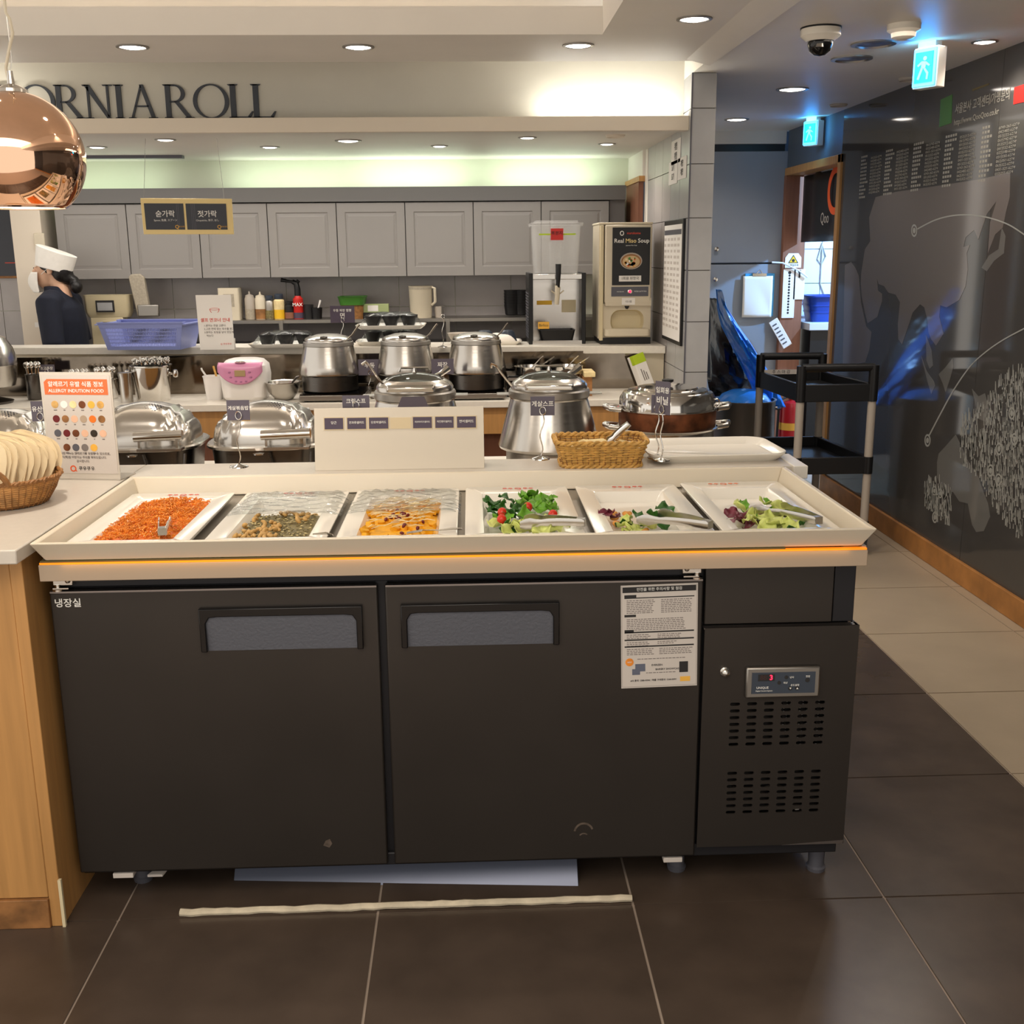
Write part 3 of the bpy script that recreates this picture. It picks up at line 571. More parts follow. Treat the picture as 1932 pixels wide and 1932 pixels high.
# drip tray under the machine, foam rod on the floor
p0, p1 = P(440, 1678, Y=2.42), P(1092, 1680, Y=2.36)
b = B(); b.hexa([(p0.x, 2.42, p0.z), (p1.x, 2.36, p1.z), (p1.x, 2.44, p1.z+.085), (p0.x, 2.5, p0.z+.085), (p0.x, 2.42, p0.z+.004), (p1.x, 2.36, p1.z+.004), (p1.x, 2.44, p1.z+.091), (p0.x, 2.5, p0.z+.091)])
t = thing('drip_tray', 'grey metal drip tray hanging askew below the fridge doors', 'tray', ((p0.x+p1.x)/2, 2.5, 0))
part('pan', b, 'bluegrey', t, bev=.004, **W_)
b = B()
for x in (-.3, .2): b.box(x, x+.02, 2.62, 2.64, .03, .1)
part('hanger', b, 'dgrey', t, **W_)
a, c = P(340, 1722, Z=.008), P(1192, 1694, Z=.008)
b = B(); rg = random.Random(2)
b.tube([a.lerp(c, k/40)+Vector((0, rg.uniform(-.0012, .0012), rg.uniform(-.001, .001))) for k in range(41)], [.0085*rg.uniform(.9, 1.1) for k in range(41)], 8)
single('foam_rod', b, 'foam', 'dirty cream foam rod lying on the dark floor tiles', 'foam strip')
# ================================================================ SALAD TROUGH
tg = thing('salad_trough', 'white acrylic salad bar trough with an amber glowing edge', 'salad bar', (-.03, 2.6, .86))
T_ = [(-.93, 2.24), (.866, 2.24), (.866, 2.945), (-.93, 2.945)]; U_ = [(-.915, 2.28), (.848, 2.28), (.848, 2.925), (-.915, 2.925)]
ZT, ZB = .915, .867
def rim(name, i, j, th=.014):
    def inn(p, k): return (p[0]+(k if p[0] < 0 else -k), p[1]+(k if p[1] < 2.6 else -k))
    a, c, d, e = T_[i], T_[j], U_[i], U_[j]
    b = B(); b.hexa([(*d, ZB), (*e, ZB), (*inn(e, th), ZB), (*inn(d, th), ZB), (*a, ZT), (*c, ZT), (*inn(c, th), ZT), (*inn(a, th), ZT)])
    part(name, b, 'acryl', tg, bev=.003, **W_)
rim('rim_front', 0, 1); rim('rim_right', 1, 2); rim('rim_back', 2, 3); rim('rim_left', 3, 0)
part('floor_sheet', B().box(-.91, .845, 2.29, 2.925, .828, .834), 'steel_dull', tg, **W_)
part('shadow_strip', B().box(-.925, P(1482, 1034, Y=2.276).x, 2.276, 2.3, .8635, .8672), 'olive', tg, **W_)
part('glow_strip', B().box(-.926, .858, 2.274, 2.286, .8595, .8637), 'amber', tg, **W_)
part('apron_front', B().box(-.928, .86, 2.272, 2.284, .823, .8595), 'apron', tg, bev=.0015, **W_)
part('apron_side', B().box(.85, .86, 2.284, 2.94, .823, .866), 'apron', tg, **W_)
a = area('glow_lamp', (0, -.335, .0), (math.radians(70), 0, 0), 1.7, .01, .06, (1, .5, .1)); a.parent = tg; a.rotation_euler = (math.radians(60), 0, 0)
# ================================================================ COUNTERTOP AND LEFT CABINET
ct = thing('countertop', 'speckled white stone worktop behind and left of the salad trough', 'worktop', (-.9, 3.0, 0))
part('slab', B().box(-2.3, -.936, 2.19, 3.12, .885, .915), 'solid', ct, bev=.003, **W_)
part('slab', B().box(-.936, .9, 2.948, 3.12, .885, .915), 'solid', ct, bev=.003, **W_)
part('end_block', B().box(.885, .925, 2.93, 3.12, .882, .918), 'solid2', ct, bev=.002, **W_)
part('support_panel', B().box(-.9, .86, 2.965, 3.1, .0, .885), 'wood', ct, **W_)
cb = thing('counter_cabinet', 'pale wood counter cabinet at the left edge beside the fridge', 'cabinet', (-1.5, 2.6, 0))
part('front_panel', B().box(-2.3, -.985, 2.262, 2.28, .075, .87), 'wood', cb, bev=.002, **W_)
part('corner_post', B().box(-.985, -.958, 2.262, 2.32, .0, .885), 'wood', cb, bev=.002, **W_)
part('side_panel', B().box(-.98, -.96, 2.32, 3.1, .0, .885), 'wood', cb, **W_)
part('top_rail', B().box(-2.3, -.985, 2.27, 2.29, .868, .885), 'wood', cb, **W_)
part('kick_board', B().box(-2.3, -.985, 2.255, 2.275, .0, .073), 'wood_worn', cb, bev=.002, **W_)
part('corner_strip', B().box(-.959, -.952, 2.258, 2.266, .0, .12), 'cream', cb, **W_)
# ================================================================ SALAD DISHES
DZ = .888
def plate_logo(p, x, y, rz, faded):
    m = 'redprint' if not faded else 'orange'
    for s, dx, sz in (('쿠우', -.027, .016), ('Q', 0, .024), ('쿠우', .027, .016)):
        q = text(s, sz, m, p, (x+dx, y, .0295), (0, 0, 0), name='logo_print', ext=.0002, bold=.001)
desc = ['square white melamine dish of shredded carrot, leftmost in the trough', 'square white melamine dish of nuts and seeds under film', 'square white melamine dish of pumpkin salad under film', 'square white melamine dish of green salad with cherry tomatoes', 'square white melamine dish with a few remains of chicken salad', 'square white melamine dish of pale lettuce salad, rightmost in the trough']
cx6 = []
bl = [(258, 932, 450, 929), (472, 929, 658, 926), (674, 925, 863, 921), (878, 921, 1066, 916), (1083, 918, 1268, 913), (1283, 911, 1470, 908)]
fx = [(131, 387), (391, 632), (635, 874), (877, 1104), (1124, 1350), (1358, 1588)]
dishes = []
for i in range(6):
    a, c = P(bl[i][0], bl[i][1], Z=DZ), P(bl[i][2], bl[i][3], Z=DZ)
    yb_ = (a.y+c.y)/2; cx = (a.x+c.x)/2; wd_ = .268; dp = yb_-2.335
    f = P((fx[i][0]+fx[i][1])/2, 1000, Z=DZ)
    cx = (cx+f.x)/2
    t = thing('serving_dish', desc[i], 'dish', (cx, yb_-dp/2, DZ-.028), group='square serving dishes in the salad trough')
    def R_(w, d, r, z, oy=0): return rr(w, d, r, z, 4, 0, oy)
    wy = -.012
    b = B(); b.loft([R_(wd_*.7, dp*.7, .03, -.0), R_(wd_*.96, dp-.012, .016, .0145), R_(wd_, dp, .014, .024), R_(wd_, dp, .014, .028), R_(wd_-.006, dp-.006, .012, .0295), R_(wd_-.085, dp-.105, .006, .0255, wy), R_(wd_-.09, dp-.11, .006, .0225, wy), R_(wd_-.13, dp-.16, .012, -.017, wy), R_(wd_-.15, dp-.18, .012, -.018, wy)], True, True)
    part('plate', b, 'melamine', t)
    plate_logo(t, .004 if i < 5 else -.02, dp/2-.028, 0, i == 5)
    dishes.append((t, cx, yb_-dp/2, wd_, dp))
rails = [-.912]+[(dishes[k][1]+dishes[k+1][1])/2 for k in range(5)]+[.848]
for k, x in enumerate(rails):
    g = .05 if 0 < k < 6 else .035
    part('dish_rail', B().box(max(-.912, x-g), min(.846, x+g), 2.295, 2.922, .858, .866), 'steel_dull', tg, **W_)
def leafmesh(name, m, L, Wd, curl, ruff, seed):
    rg = random.Random(seed); ph = rg.uniform(0, 6)
    b = B()
    def fn(u, v):
        s = math.sin(PI*min(1, v*.92+.08))**.6; x = (u-.5)*Wd*s; y = (v-.5)*L
        z = curl*((v-.5)**2)*4 + abs(u-.5)*.3*Wd + ruff*abs(u-.5)*2*math.sin(9*v+ph+3*u) + ruff*.4*math.sin(14*v+ph)
        return (x+ruff*abs(u-.5)*math.sin(12*v+ph), y, z)
    b.grid(fn, 6, 8)
    return mkmesh(name, b, m, 180)
LM = {m: [leafmesh(m+'_blade', m, .055, .042, .008*(1 if k else -1), .006, k) for k in range(3)] for m in ('leaf', 'leaf_d', 'leaf_y', 'leaf_r')}
def leaves(i, spec, name='salad_leaf'):
    for (u, v, m, s, h, lab, grp) in spec:
        t, cx, cy, w_, d_ = dishes[i]
        o = bpy.data.objects.new(name, rg2.choice(LM[m])); o.modifiers.new('s', 'SOLIDIFY').thickness = .0006
        o.location = (cx+(u-.5)*(w_-.09), cy+(v-.5)*(d_-.12)-.012, DZ-.03+h); o.rotation_euler = (rg2.uniform(-.6, .6), rg2.uniform(-.6, .6), rg2.uniform(0, 6.28)); o.scale = (s,)*3
        o['label'] = lab; o['category'] = 'leaf'; o['group'] = grp; link(o)
rg2 = random.Random(21)
# shredded carrot
t, cx, cy, w_, d_ = dishes[0]
b = B(); rg = random.Random(5)
for k in range(1500):
    u, v = rg.random(), rg.random(); x, y = cx+(u-.5)*(w_-.10), cy+(v-.5)*(d_-.125)-.012
    h = DZ-.022+.03*(1-abs(u-.5)**2*1.6)*(1-(abs(v-.5)*1.1)**3)+rg.uniform(-.006, .004)
    a = rg.uniform(0, PI); L = rg.uniform(.008, .022); cu = rg.uniform(-.6, .6); pts = []
    for q in range(5):
        s = q/4-.5; pts.append((x+L*s*math.cos(a)-cu*L*s*s*math.sin(a)*2, y+L*s*math.sin(a)+cu*L*s*s*math.cos(a)*2, h+rg.uniform(-.001, .001)+.003*math.cos(s*3)*rg.uniform(-1, 1)))
    b.tube(pts, rg.uniform(.0009, .0016), 4)
single('shredded_carrot', b, 'carrot', 'heap of orange shredded carrot salad filling the leftmost dish', 'salad', kind='stuff')
b = B(); b.box(cx-.1+.005, cx+.1-.005, cy-d_/2+.06, cy+d_/2-.075, DZ-.045, DZ-.008)
single('carrot_heap_base', B().loft([rr(w_-.14, d_-.17, .01, DZ-.044, 4, cx, cy-.012), rr(w_-.098, d_-.12, .01, DZ-.012, 4, cx, cy-.012), rr(w_-.14, d_-.16, .02, DZ-.002, 4, cx, cy-.012)]), 'carrot_d', 'packed lower layer of the shredded carrot salad', 'salad', kind='stuff')
# nuts and seeds
t, cx, cy, w_, d_ = dishes[1]
def heap(i, h0, slope):   # height of the food in dish i
    t, cx, cy, w_, d_ = dishes[i]
    return lambda u, v: DZ-.045+h0+slope*(.5-v)
def spread(i, u, v): t, cx, cy, w_, d_ = dishes[i]; return cx+(u-.5)*(w_-.115), cy+(v-.5)*(d_-.14)-.012
single('seed_heap', B().loft([rr(w_-.145, d_*.55, .01, DZ-.044, 4, cx, cy-.075), rr(w_-.11, d_*.58, .01, DZ-.022, 4, cx, cy-.075), rr(w_-.15, d_*.5, .03, DZ-.014, 4, cx, cy-.08)]), 'seed', 'heap of small mixed seeds in the film covered dish', 'seeds', kind='stuff')
b = B(); b2 = B(); rg = random.Random(6)
for k in range(520):
    u, v = rg.random(), rg.uniform(-.05, .66); x, y = spread(1, u, v)
    (b2 if k % 3 == 0 else b).ell((x, y, DZ-.014+rg.uniform(-.003, .005)), (.0042, .0022, .0014), 6, 4, Matrix.Rotation(rg.uniform(0, 6), 3, 'Z') @ Matrix.Rotation(rg.uniform(-.5, .5), 3, 'X'))
single('pale_seeds', b2, 'seed_l', 'pale sunflower kernels scattered over the nut dish', 'seeds', kind='stuff')
single('loose_seeds', b, 'seed', 'sunflower and pumpkin seeds on top of the nut dish', 'seeds', kind='stuff')
b = B(); b.tube([(.009*math.cos(a), .009*math.sin(a)-.004, 0) for a in (PI*k/6 for k in range(-0, 7))], [.002, .0042, .005, .0048, .005, .0042, .002], 7)
cm_ = mkmesh('cashew', b, 'cashew', 180)
for k in range(46):
    u, v = (rg.uniform(0, .55), rg.uniform(-.02, .3)) if k < 26 else (rg.random(), rg.uniform(0, .66))
    if k > 40: u, v = rg.uniform(.4, .95), rg.uniform(.75, .95)
    x, y = spread(1, u, v); o = bpy.data.objects.new('cashew', cm_); o.location = (x, y, DZ-.009+rg.uniform(-.002, .004) - (.02 if v > .7 else 0)); o.rotation_euler = (rg.uniform(-.8, .8), rg.uniform(-.8, .8), rg.uniform(0, 6.3))
    o['label'] = 'pale cashew nut among the seeds in the nut dish'; o['category'] = 'nut'; o['group'] = 'cashews in the nut dish'; link(o)
# pumpkin salad
t, cx, cy, w_, d_ = dishes[2]
single('pumpkin_mash', B().loft([rr(w_-.145, d_*.72, .01, DZ-.044, 4, cx, cy-.03), rr(w_-.10, d_*.74, .01, DZ-.02, 4, cx, cy-.03), rr(w_-.14, d_*.66, .03, DZ-.012, 4, cx, cy-.03)]), 'pumpkin', 'mashed yellow pumpkin under the chunks in the third dish', 'salad', kind='stuff')
ch = []
for k in range(4):
    b = B(); q = random.Random(k)
    b.loft([[(x*q.uniform(.8, 1.1), y*q.uniform(.8, 1.1), z) for x, y, _ in rr(.02, .017, .005, 0, 2)] for z in (-.006, 0, .007)]); ch.append(mkmesh('chunk', b, 'pumpkin', 60))
for k in range(60):
    u, v = rg.uniform(-.04, 1.04), rg.uniform(-.04, .85); x, y = spread(2, u, v)
    o = bpy.data.objects.new('pumpkin_chunk', ch[k % 4]); o.location = (x, y, DZ-.010+rg.uniform(-.003, .004)); o.rotation_euler = (rg.uniform(-.5, .5), rg.uniform(-.5, .5), rg.uniform(0, 6.3))
    o['label'] = 'yellow pumpkin chunk in the film covered pumpkin dish'; o['category'] = 'pumpkin'; o['group'] = 'pumpkin chunks in the third dish'; link(o)
b = B()
for k in range(90):
    u, v = rg.uniform(.08, .95), rg.uniform(.12, .9); x, y = spread(2, u, v); a = rg.uniform(-.5, .5)+.4; L = rg.uniform(.012, .026); z = DZ-.001+rg.uniform(0, .005)
    b.tube([(x-L*math.cos(a), y-L*math.sin(a), z), (x, y, z+.003), (x+L*math.cos(a), y+L*math.sin(a), z)], [.0006, .0016, .0006], 4)
single('onion_slivers', b, 'onion', 'thin pale onion slivers across the pumpkin salad', 'onion', kind='stuff')
b = B(); b.ell((0, 0, 0), (.006, .0045, .0035), 8, 5); cr_ = mkmesh('cranberry', b, 'cranberry', 180)
for k in range(16):
    u, v = rg.gauss(.55, .16), rg.gauss(.3, .14); x, y = spread(2, u, v); o = bpy.data.objects.new('cranberry', cr_); o.location = (x, y, DZ+.004+rg.uniform(-.001, .002)); o.rotation_euler = (rg.uniform(-1, 1), rg.uniform(-1, 1), rg.uniform(0, 6))
    o['label'] = 'dried dark red cranberry on the pumpkin salad'; o['category'] = 'cranberry'; o['group'] = 'cranberries on the pumpkin salad'; link(o)
# green salads
def many(n, u0, u1, v0, v1, ms, s0, s1, h0, h1, lab, grp):
    return [(rg2.uniform(u0, u1), rg2.uniform(v0, v1), rg2.choice(ms), rg2.uniform(s0, s1), rg2.uniform(h0, h1), lab, grp) for _ in range(n)]
g4, g5, g6 = 'leaves in the tomato salad', 'leaves left in the chicken salad', 'leaves in the rightmost salad'
leaves(3, many(13, .55, 1.0, .45, .95, ['leaf'], .75, 1.15, .012, .036, 'bright green frilly leaf in the tomato salad', g4)+many(9, .0, .5, .45, .85, ['leaf_d'], .7, 1.0, .01, .032, 'dark green leaf in the tomato salad', g4)+many(9, .25, .6, .15, .5, ['leaf', 'leaf_d'], .7, 1.0, .01, .03, 'green leaf in the middle of the tomato salad', g4)+many(10, .0, .95, -.02, .3, ['leaf_y'], .8, 1.2, .01, .03, 'pale yellow lettuce leaf in the tomato salad', g4))
b = B(); b.ell((0, 0, 0), (.0115, .0115, .0125), 14, 8); tm_ = mkmesh('tomato', b, 'tomato', 180)
for (u, v), lb in zip(((.2, .38), (.18, .2), (.62, .52), (.98, .3)), ('cherry tomato upper left in the green salad', 'cherry tomato lower left in the green salad', 'cherry tomato in the middle of the green salad', 'cherry tomato above the tongs in the green salad')):
    x, y = spread(3, u, v); o = bpy.data.objects.new('cherry_tomato', tm_); o.location = (x, y, DZ+.006); o['label'] = lb; o['category'] = 'tomato'; link(o)
leaves(4, many(7, .0, .5, -.05, .3, ['leaf_y'], .7, 1.0, .005, .02, 'pale lettuce leaf at the bottom of the chicken dish', g5)+many(6, .1, .95, .15, .55, ['leaf_d'], .6, .95, .01, .03, 'dark leaf scrap in the chicken dish', g5)+many(3, .0, .2, .2, .5, ['leaf_r'], .5, .8, .01, .025, 'purple leaf scrap in the chicken dish', g5))
b = B(); b.ell((0, 0, 0), (.012, .008, .007), 10, 6); b.ell((.008, .004, .002), (.007, .006, .006), 8, 5); ck_ = mkmesh('chicken', b, 'chicken', 180)
for u, v in ((.05, .3), (.12, .55), (.3, .55), (.42, .08), (.62, .02), (.08, .45)):
    x, y = spread(4, u, v); o = bpy.data.objects.new('chicken_piece', ck_); o.location = (x, y, DZ-.018); o.rotation_euler = (0, 0, rg.uniform(0, 6)); o['label'] = 'fried chicken piece left in the fifth dish'; o['category'] = 'chicken'; o['group'] = 'chicken pieces in the fifth dish'; link(o)
leaves(5, many(14, .25, .8, .0, .5, ['leaf_y'], .8, 1.2, .01, .035, 'pale lettuce leaf in the rightmost dish', g6)+many(6, .02, .3, .1, .5, ['leaf_r'], .7, 1.0, .01, .03, 'dark red leaf in the rightmost dish', g6)+many(6, .1, .9, .0, .6, ['leaf', 'leaf_d'], .6, .9, .01, .035, 'green leaf in the rightmost dish', g6))
# film over two dishes
for i, lb in ((1, 'crinkled clear film half drawn over the nut dish'), (2, 'crinkled clear film half drawn over the pumpkin dish')):
    t, cx, cy, w_, d_ = dishes[i]; q = random.Random(i)
    k1, k2 = q.uniform(20, 30), q.uniform(30, 45)
    b = B(); b.grid(lambda u, v: (cx+(u-.5)*(w_+.012), cy-.02+v*(d_/2+.03), DZ+.006+.003*math.sin(k1*u+9*v)*math.sin(k2*v)+.002*math.sin(60*u*v+4*v)+(-.012*(abs(u-.5)*2)**10)-(.014*v**12)), 40, 40)
    single('cling_film', b, 'film', lb, 'film', solid=.0004)
# tongs and fork
def tongs(a, c, label, w=.0095, open_=.02, head=True, h=.03):
    """a: grip end, c: head end"""
    t = thing('serving_tongs', label, 'tongs', a, group=None)
    d = c-a; L = d.length; dx = d.normalized(); sd = Vector((-dx.y, dx.x, 0)).normalized(); up = dx.cross(sd)*-1
    if up.z < 0: up = -up
    for s in (-1, 1):
        b = B(); rings = []
        for k in range(13):
            f = k/12; ww = w*(1 if f < .62 else (.8 if f < .74 else 1.7-.9*abs(f-.87)*6 if f < .97 else .9)); off = s*(.006+open_*f)
            p = dx*(L*f)+sd*off+up*(.004*math.sin(PI*f))
            rings.append([p+up*ww*.9+sd*s*.0022, p+up*ww*.3+sd*s*.004, p-up*ww*.3+sd*s*.004, p-up*ww*.9+sd*s*.0022, p-up*ww*.9, p+up*ww*.9])
        b.loft(rings)
        part('arm', b, 'steel', t)
    b = B(); b.loft([[dx*(-.002)+sd*q+up*e for q, e in ((-.009, -w*.9), (.009, -w*.9), (.009, w*.9), (-.009, w*.9))], [dx*.018+sd*q+up*e for q, e in ((-.0095, -w*.9), (.0095, -w*.9), (.0095, w*.9), (-.0095, w*.9))]])
    part('spring_bow', b, 'steel_dull', t)
    return t
def at(i, u, v, h): x, y = spread(i, u, v); return Vector((x, y, DZ+h))
tongs(P(1103, 985, Z=.905), P(985, 985, Z=.9), 'steel tongs lying in the dish with cherry tomatoes')
tongs(P(1340, 990, Z=.908), P(1222, 975, Z=.9), 'steel tongs with wide heads in the chicken dish', open_=.035)
tongs(P(1545, 982, Z=.91), P(1445, 958, Z=.893), 'steel tongs resting in the rightmost dish', open_=.035)
a = P(306, 1003, Z=.902); t = tongs(a, a+Vector((-.02, .10, .0)), 'steel tongs standing out of the shredded carrot', w=.009, open_=.006)
t = thing('fork', 'steel fork handle sticking out of the pumpkin dish', 'fork', P(872, 998, Z=.895))
a = Vector((0, 0, 0)); b = B(); b.tube([a, a+Vector((-.02, .002, .001)), a+Vector((-.05, .004, -.003)), a+Vector((-.09, .01, -.004))], [.004, .0045, .003, .0025], 8, flat=.4); part('handle', b, 'steel', t)
b = B()
for k in range(4): b.tube([Vector((-.09, .004+.004*k, -.004)), Vector((-.125, .003+.0045*k, -.01))], .0012, 5)
part('tines', b, 'steel', t)
single('spoon', B().tube([P(590, 1008, Z=.899), P(615, 1006, Z=.899), P(628, 1009, Z=.897)], [.003, .005, .003], 8, flat=.4), 'steel', 'steel spoon handle on the edge of the nut dish', 'spoon')
# ================================================================ ON THE WORKTOP
ZC = .915
def card_stand(px, py, z, card, lines_, label, top=None, m='purple_grey', yaw=0, wire=True, corner=False, base=True, sz=None):
    """a wire stand; card = (x0, y0, x1, y1) in the photograph"""
    p = P(px, py, Z=z); Y = p.y
    t = thing('card_stand', label, 'sign', p, rz=math.radians(yaw))
    q0, q1 = P(card[0], (card[1]+card[3])/2, Y=Y), P(card[2], (card[1]+card[3])/2, Y=Y)
    zt = P((card[0]+card[2])/2, card[1], Y=Y).z-p.z; zb = P((card[0]+card[2])/2, card[3], Y=Y).z-p.z
    cxx = (q0.x+q1.x)/2-p.x; w_ = q1.x-q0.x
    if base: part('base', B().lathe([(.027, 0), (.026, .003), (.014, .006), (.004, .010), (0, .0105)], 22), 'chrome', t)
    if wire:
        zl = zb+.012; pts = []
        for k in range(13):
            f = k/12; pts.append((cxx*f+.005*math.sin(f*9), -.002, .008+(zl-.012-.008)*f))
        b = B(); b.tube(pts, .0019, 6)
        b.tube([(cxx+.0085*math.sin(a), -.003, zl+.002-.011*math.cos(a)) for a in (2*PI*k/16 for k in range(16))], .0017, 6, closed=True)
        part('wire', b, 'chrome', t)
    c = part('card', B().box(cxx-w_/2, cxx+w_/2, 0, .002, zb, zt), m, t)
    h = zt-zb; n = len(lines_)
    for i, s in enumerate(lines_):
        size = sz or min(w_*1.0/max(2.2, len(s)), h*.36)
        text(s, size, 'inkw', c, (cxx, -.0006, zb+h*(.6 if n == 1 else .72-.32*i)), bold=.002*size/.02)
    if corner: part('yellow_tag', B().prism([(cxx+w_*.1, zb-.002), (cxx+w_*.5, zb-.002), (cxx+w_*.5, zb+.012)], .0025, .0035), 'yellow', t)
    return t
card_stand(451, 881, ZC, (428, 755, 471, 793), ['게살볶음밥'], 'card on a wavy wire stand before the middle chafing dish', corner=True)
card_stand(1020, 866, ZC, (1001, 748, 1046.5, 784), ['게살스프'], 'card on a wavy wire stand before the right soup kettle')
card_stand(668, 880, ZC, (646, 746, 697, 774), ['크림스프'], 'purple card standing behind the white label board')
card_stand(1239, 864, ZC+.012, (1229, 745, 1252, 779), [], 'card stand turned sideways in the white tray, the further of two', yaw=0)
t = card_stand(1249, 868, ZC+.012, (1231, 720, 1268, 782), ['일회용', '비닐'], 'tall card stand turned almost edge on in the white tray', yaw=-52)
card_stand(78, 880, ZC, (59, 757, 92, 795), ['유산슬'], 'purple card half hidden behind the allergy sign')
# board with six dish labels
pL, pR = P(597, 885, Z=ZC), P(914, 883, Z=ZC); bw = pR.x-pL.x; bh = P(605, 773, Y=2.99).z-ZC
t = thing('label_board', 'wide cream board with six small dish labels behind the trough', 'sign', ((pL.x+pR.x)/2, 2.99, ZC))
b = B(); b.hexa([(-bw/2, -.004, 0), (bw/2, -.004, 0), (bw/2, .0, 0), (-bw/2, .0, 0), (-bw/2+.002, .02, bh), (bw/2, .02, bh), (bw/2, .024, bh), (-bw/2+.002, .024, bh)])
part('front_sheet', b, 'board', t, bev=.001)
b = B(); b.hexa([(-bw/2, .07, 0), (bw/2, .07, 0), (bw/2, .073, 0), (-bw/2, .073, 0), (-bw/2, .025, bh), (bw/2, .025, bh), (bw/2, .028, bh), (-bw/2, .028, bh)])
part('back_sheet', b, 'board', t)
sl = -.024/bh
def onb(px, py):   # a point on the leaning sheet
    q = P(px, py, Y=3.005); return q.x-t.location.x, q.z-ZC
for x0, x1, s in ((612, 648, '당근'), (655, 691, '견과류샐러드'), (696, 733, '단호박샐러드'), (779, 815, '리코타치즈샐러드'), (821, 856, '치킨텐더샐러드'), (862, 898, '연어샐러드')):
    a, c = onb(x0, 789-(x0-612)*.0125), onb(x1, 809-(x0-612)*.0125)
    yf = lambda z: -.0046+.024*z/bh
    h_ = part('holder', B(), 'cream2', t); bb = B()
    def slab(x0, x1, z0, z1, d): bb.hexa([(x0, yf(z0)-d, z0), (x1, yf(z0)-d, z0), (x1, yf(z0)+.001, z0), (x0, yf(z0)+.001, z0), (x0, yf(z1)-d, z1), (x1, yf(z1)-d, z1), (x1, yf(z1)+.001, z1), (x0, yf(z1)+.001, z1)])
    slab(a[0]-.0025, c[0]+.0025, c[1]-.003, a[1]+.002, .001); h_.data = mkmesh('holder', bb, 'acryl_edge'); bb = B()
    slab(a[0], c[0], c[1], a[1], .002)
    cd_ = part('label', bb, 'purple', t)
    zc = (a[1]+c[1])/2+.001
    text(s, min(.0088, .046/len(s)), 'inkw', cd_, ((a[0]+c[0])/2, yf(zc)-.0026, zc+.001), (PI/2-math.atan(.024/bh), 0, 0), bold=.0003)
a, c = onb(736, 788), onb(776, 808); bb = B(); slab(a[0], c[0], c[1], a[1], .001); part('holder', bb, 'acryl_edge', t)
# allergy sign
pL, pR = P(92, 904, Z=ZC), P(231, 907, Z=ZC); w_ = (pR-pL).length; Ya = (pL.y+pR.y)/2; zt = P(160, 702, Y=Ya).z-ZC
t = thing('allergy_sign', 'upright acrylic allergy information sign beside the napkin basket', 'sign', ((pL.x+pR.x)/2, Ya, ZC), rz=math.radians(-9))
w_ = P(233, 800, Y=Ya).x-P(90, 800, Y=Ya).x; w_ *= 1.0
part('stand', B().box(-w_/2, w_/2, .0, .003, 0, zt).box(-w_/2, w_/2, .0, .09, 0, .003), 'acrylic', t)
sh_ = part('sheet', B().box(-w_/2+.007, w_/2-.004, -.0012, -.0002, .018, zt-.006), 'paper_grey', t)
b = B(); ht = zt-.018; b.prism([(-w_/2+.011, ht-.041), (w_/2-.011, ht-.041), (w_/2-.011, ht), (-w_/2+.02, ht), (-w_/2+.011, ht-.008)], -.0018, -.0011)
part('heading', b, 'orange', t)
k_ = w_/.2
text('알레르기 유발 식품 정보', .0155*k_, 'inkw', t, (0, -.0022, ht-.014), bold=.0006); text('ALLERGY INDUTION FOOD', .0125*k_, 'inkw', t, (0, -.0022, ht-.031), bold=.0004)
rg = random.Random(9); cols_ = ['cashew', 'paper', 'bread', 'burnt', 'goldp', 'wicker', 'cranberry', 'wood_worn', 'skin', 'apron', 'carrot_d', 'wicker_d', 'dgrey', 'cranberry', 'burnt', 'skin', 'steel_dark', 'skin', 'burnt', 'dgrey', 'ink_soft', 'goldp']
bb_ = B()
k = 0
for r, n in enumerate((6, 6, 6, 4)):
    for c in range(n):
        x = (c-(n-1)/2)*w_*.128 + (0 if n == 6 else -.004); z = ht-.067-.0385*r*zt/.29
        o = part('food_picture', B().prism(circ(x, z, .0098, 18), -.002, -.0011), cols_[k], t, label=None)
        L_ = (.009, .005, .005, .008, .003, .007)[k % 6]; bb_.box(x-L_/2, x+L_/2, -.0016, -.0011, z-.0165, z-.0138); k += 1
part('caption_bars', bb_, 'ink_soft', t, stuff=True, sharp=0)
for i, s in enumerate(('위 제시된 메뉴는 알레르기를 유발할 수 있으므로,', '특이(체)질 어린이는 주의를 부탁드립니다.', '감사합니다.')):
    text(s, .0078*k_, 'ink_soft', t, (0, -.0018, .072-.0105*i))
text('쿠우쿠우', .0125*k_, 'ink', t, (.008, -.0018, .031))
b = B()
for q in ring(-.03, .031, .0085, .0085, .0055, .0055, n=24): b.prism(q, -.0018, -.0011)
b.prism([(-.024, .026), (-.021, .0225), (-.0195, .024), (-.0225, .0275)], -.0018, -.0011); part('logo_print', b, 'orangeq', t)
# round napkin basket
c0 = P(58, 958, Z=ZC); c0 = Vector((P(130, 935, Z=ZC).x-.125, 2.64, ZC))
t = thing('napkin_basket', 'round brown wicker basket holding fanned paper napkins', 'basket', c0)
b = B(); rows = 11; rg = random.Random(1)
for k in range(rows):
    z = .006+.0055*k; r0 = .094+.036*(k/rows)**.8
    b.tube([((r0+.0022*math.sin(PI*i+PI*k))*math.cos(2*PI*i/72), (r0+.0022*math.sin(PI*i+PI*k))*math.sin(2*PI*i/72), z+.0006*math.sin(i*1.7)) for i in range(72)], .0031, 5, closed=True)
part('weave', b, 'wicker_m', t)
b = B()
for k in range(48):
    a = 2*PI*k/48; b.tube([(.097*math.cos(a), .097*math.sin(a), .002), (.118*math.cos(a), .118*math.sin(a), .035), (.131*math.cos(a), .131*math.sin(a), .068)], .0014, 5)
part('stakes', b, 'wicker_d', t, stuff=True)
b = B()
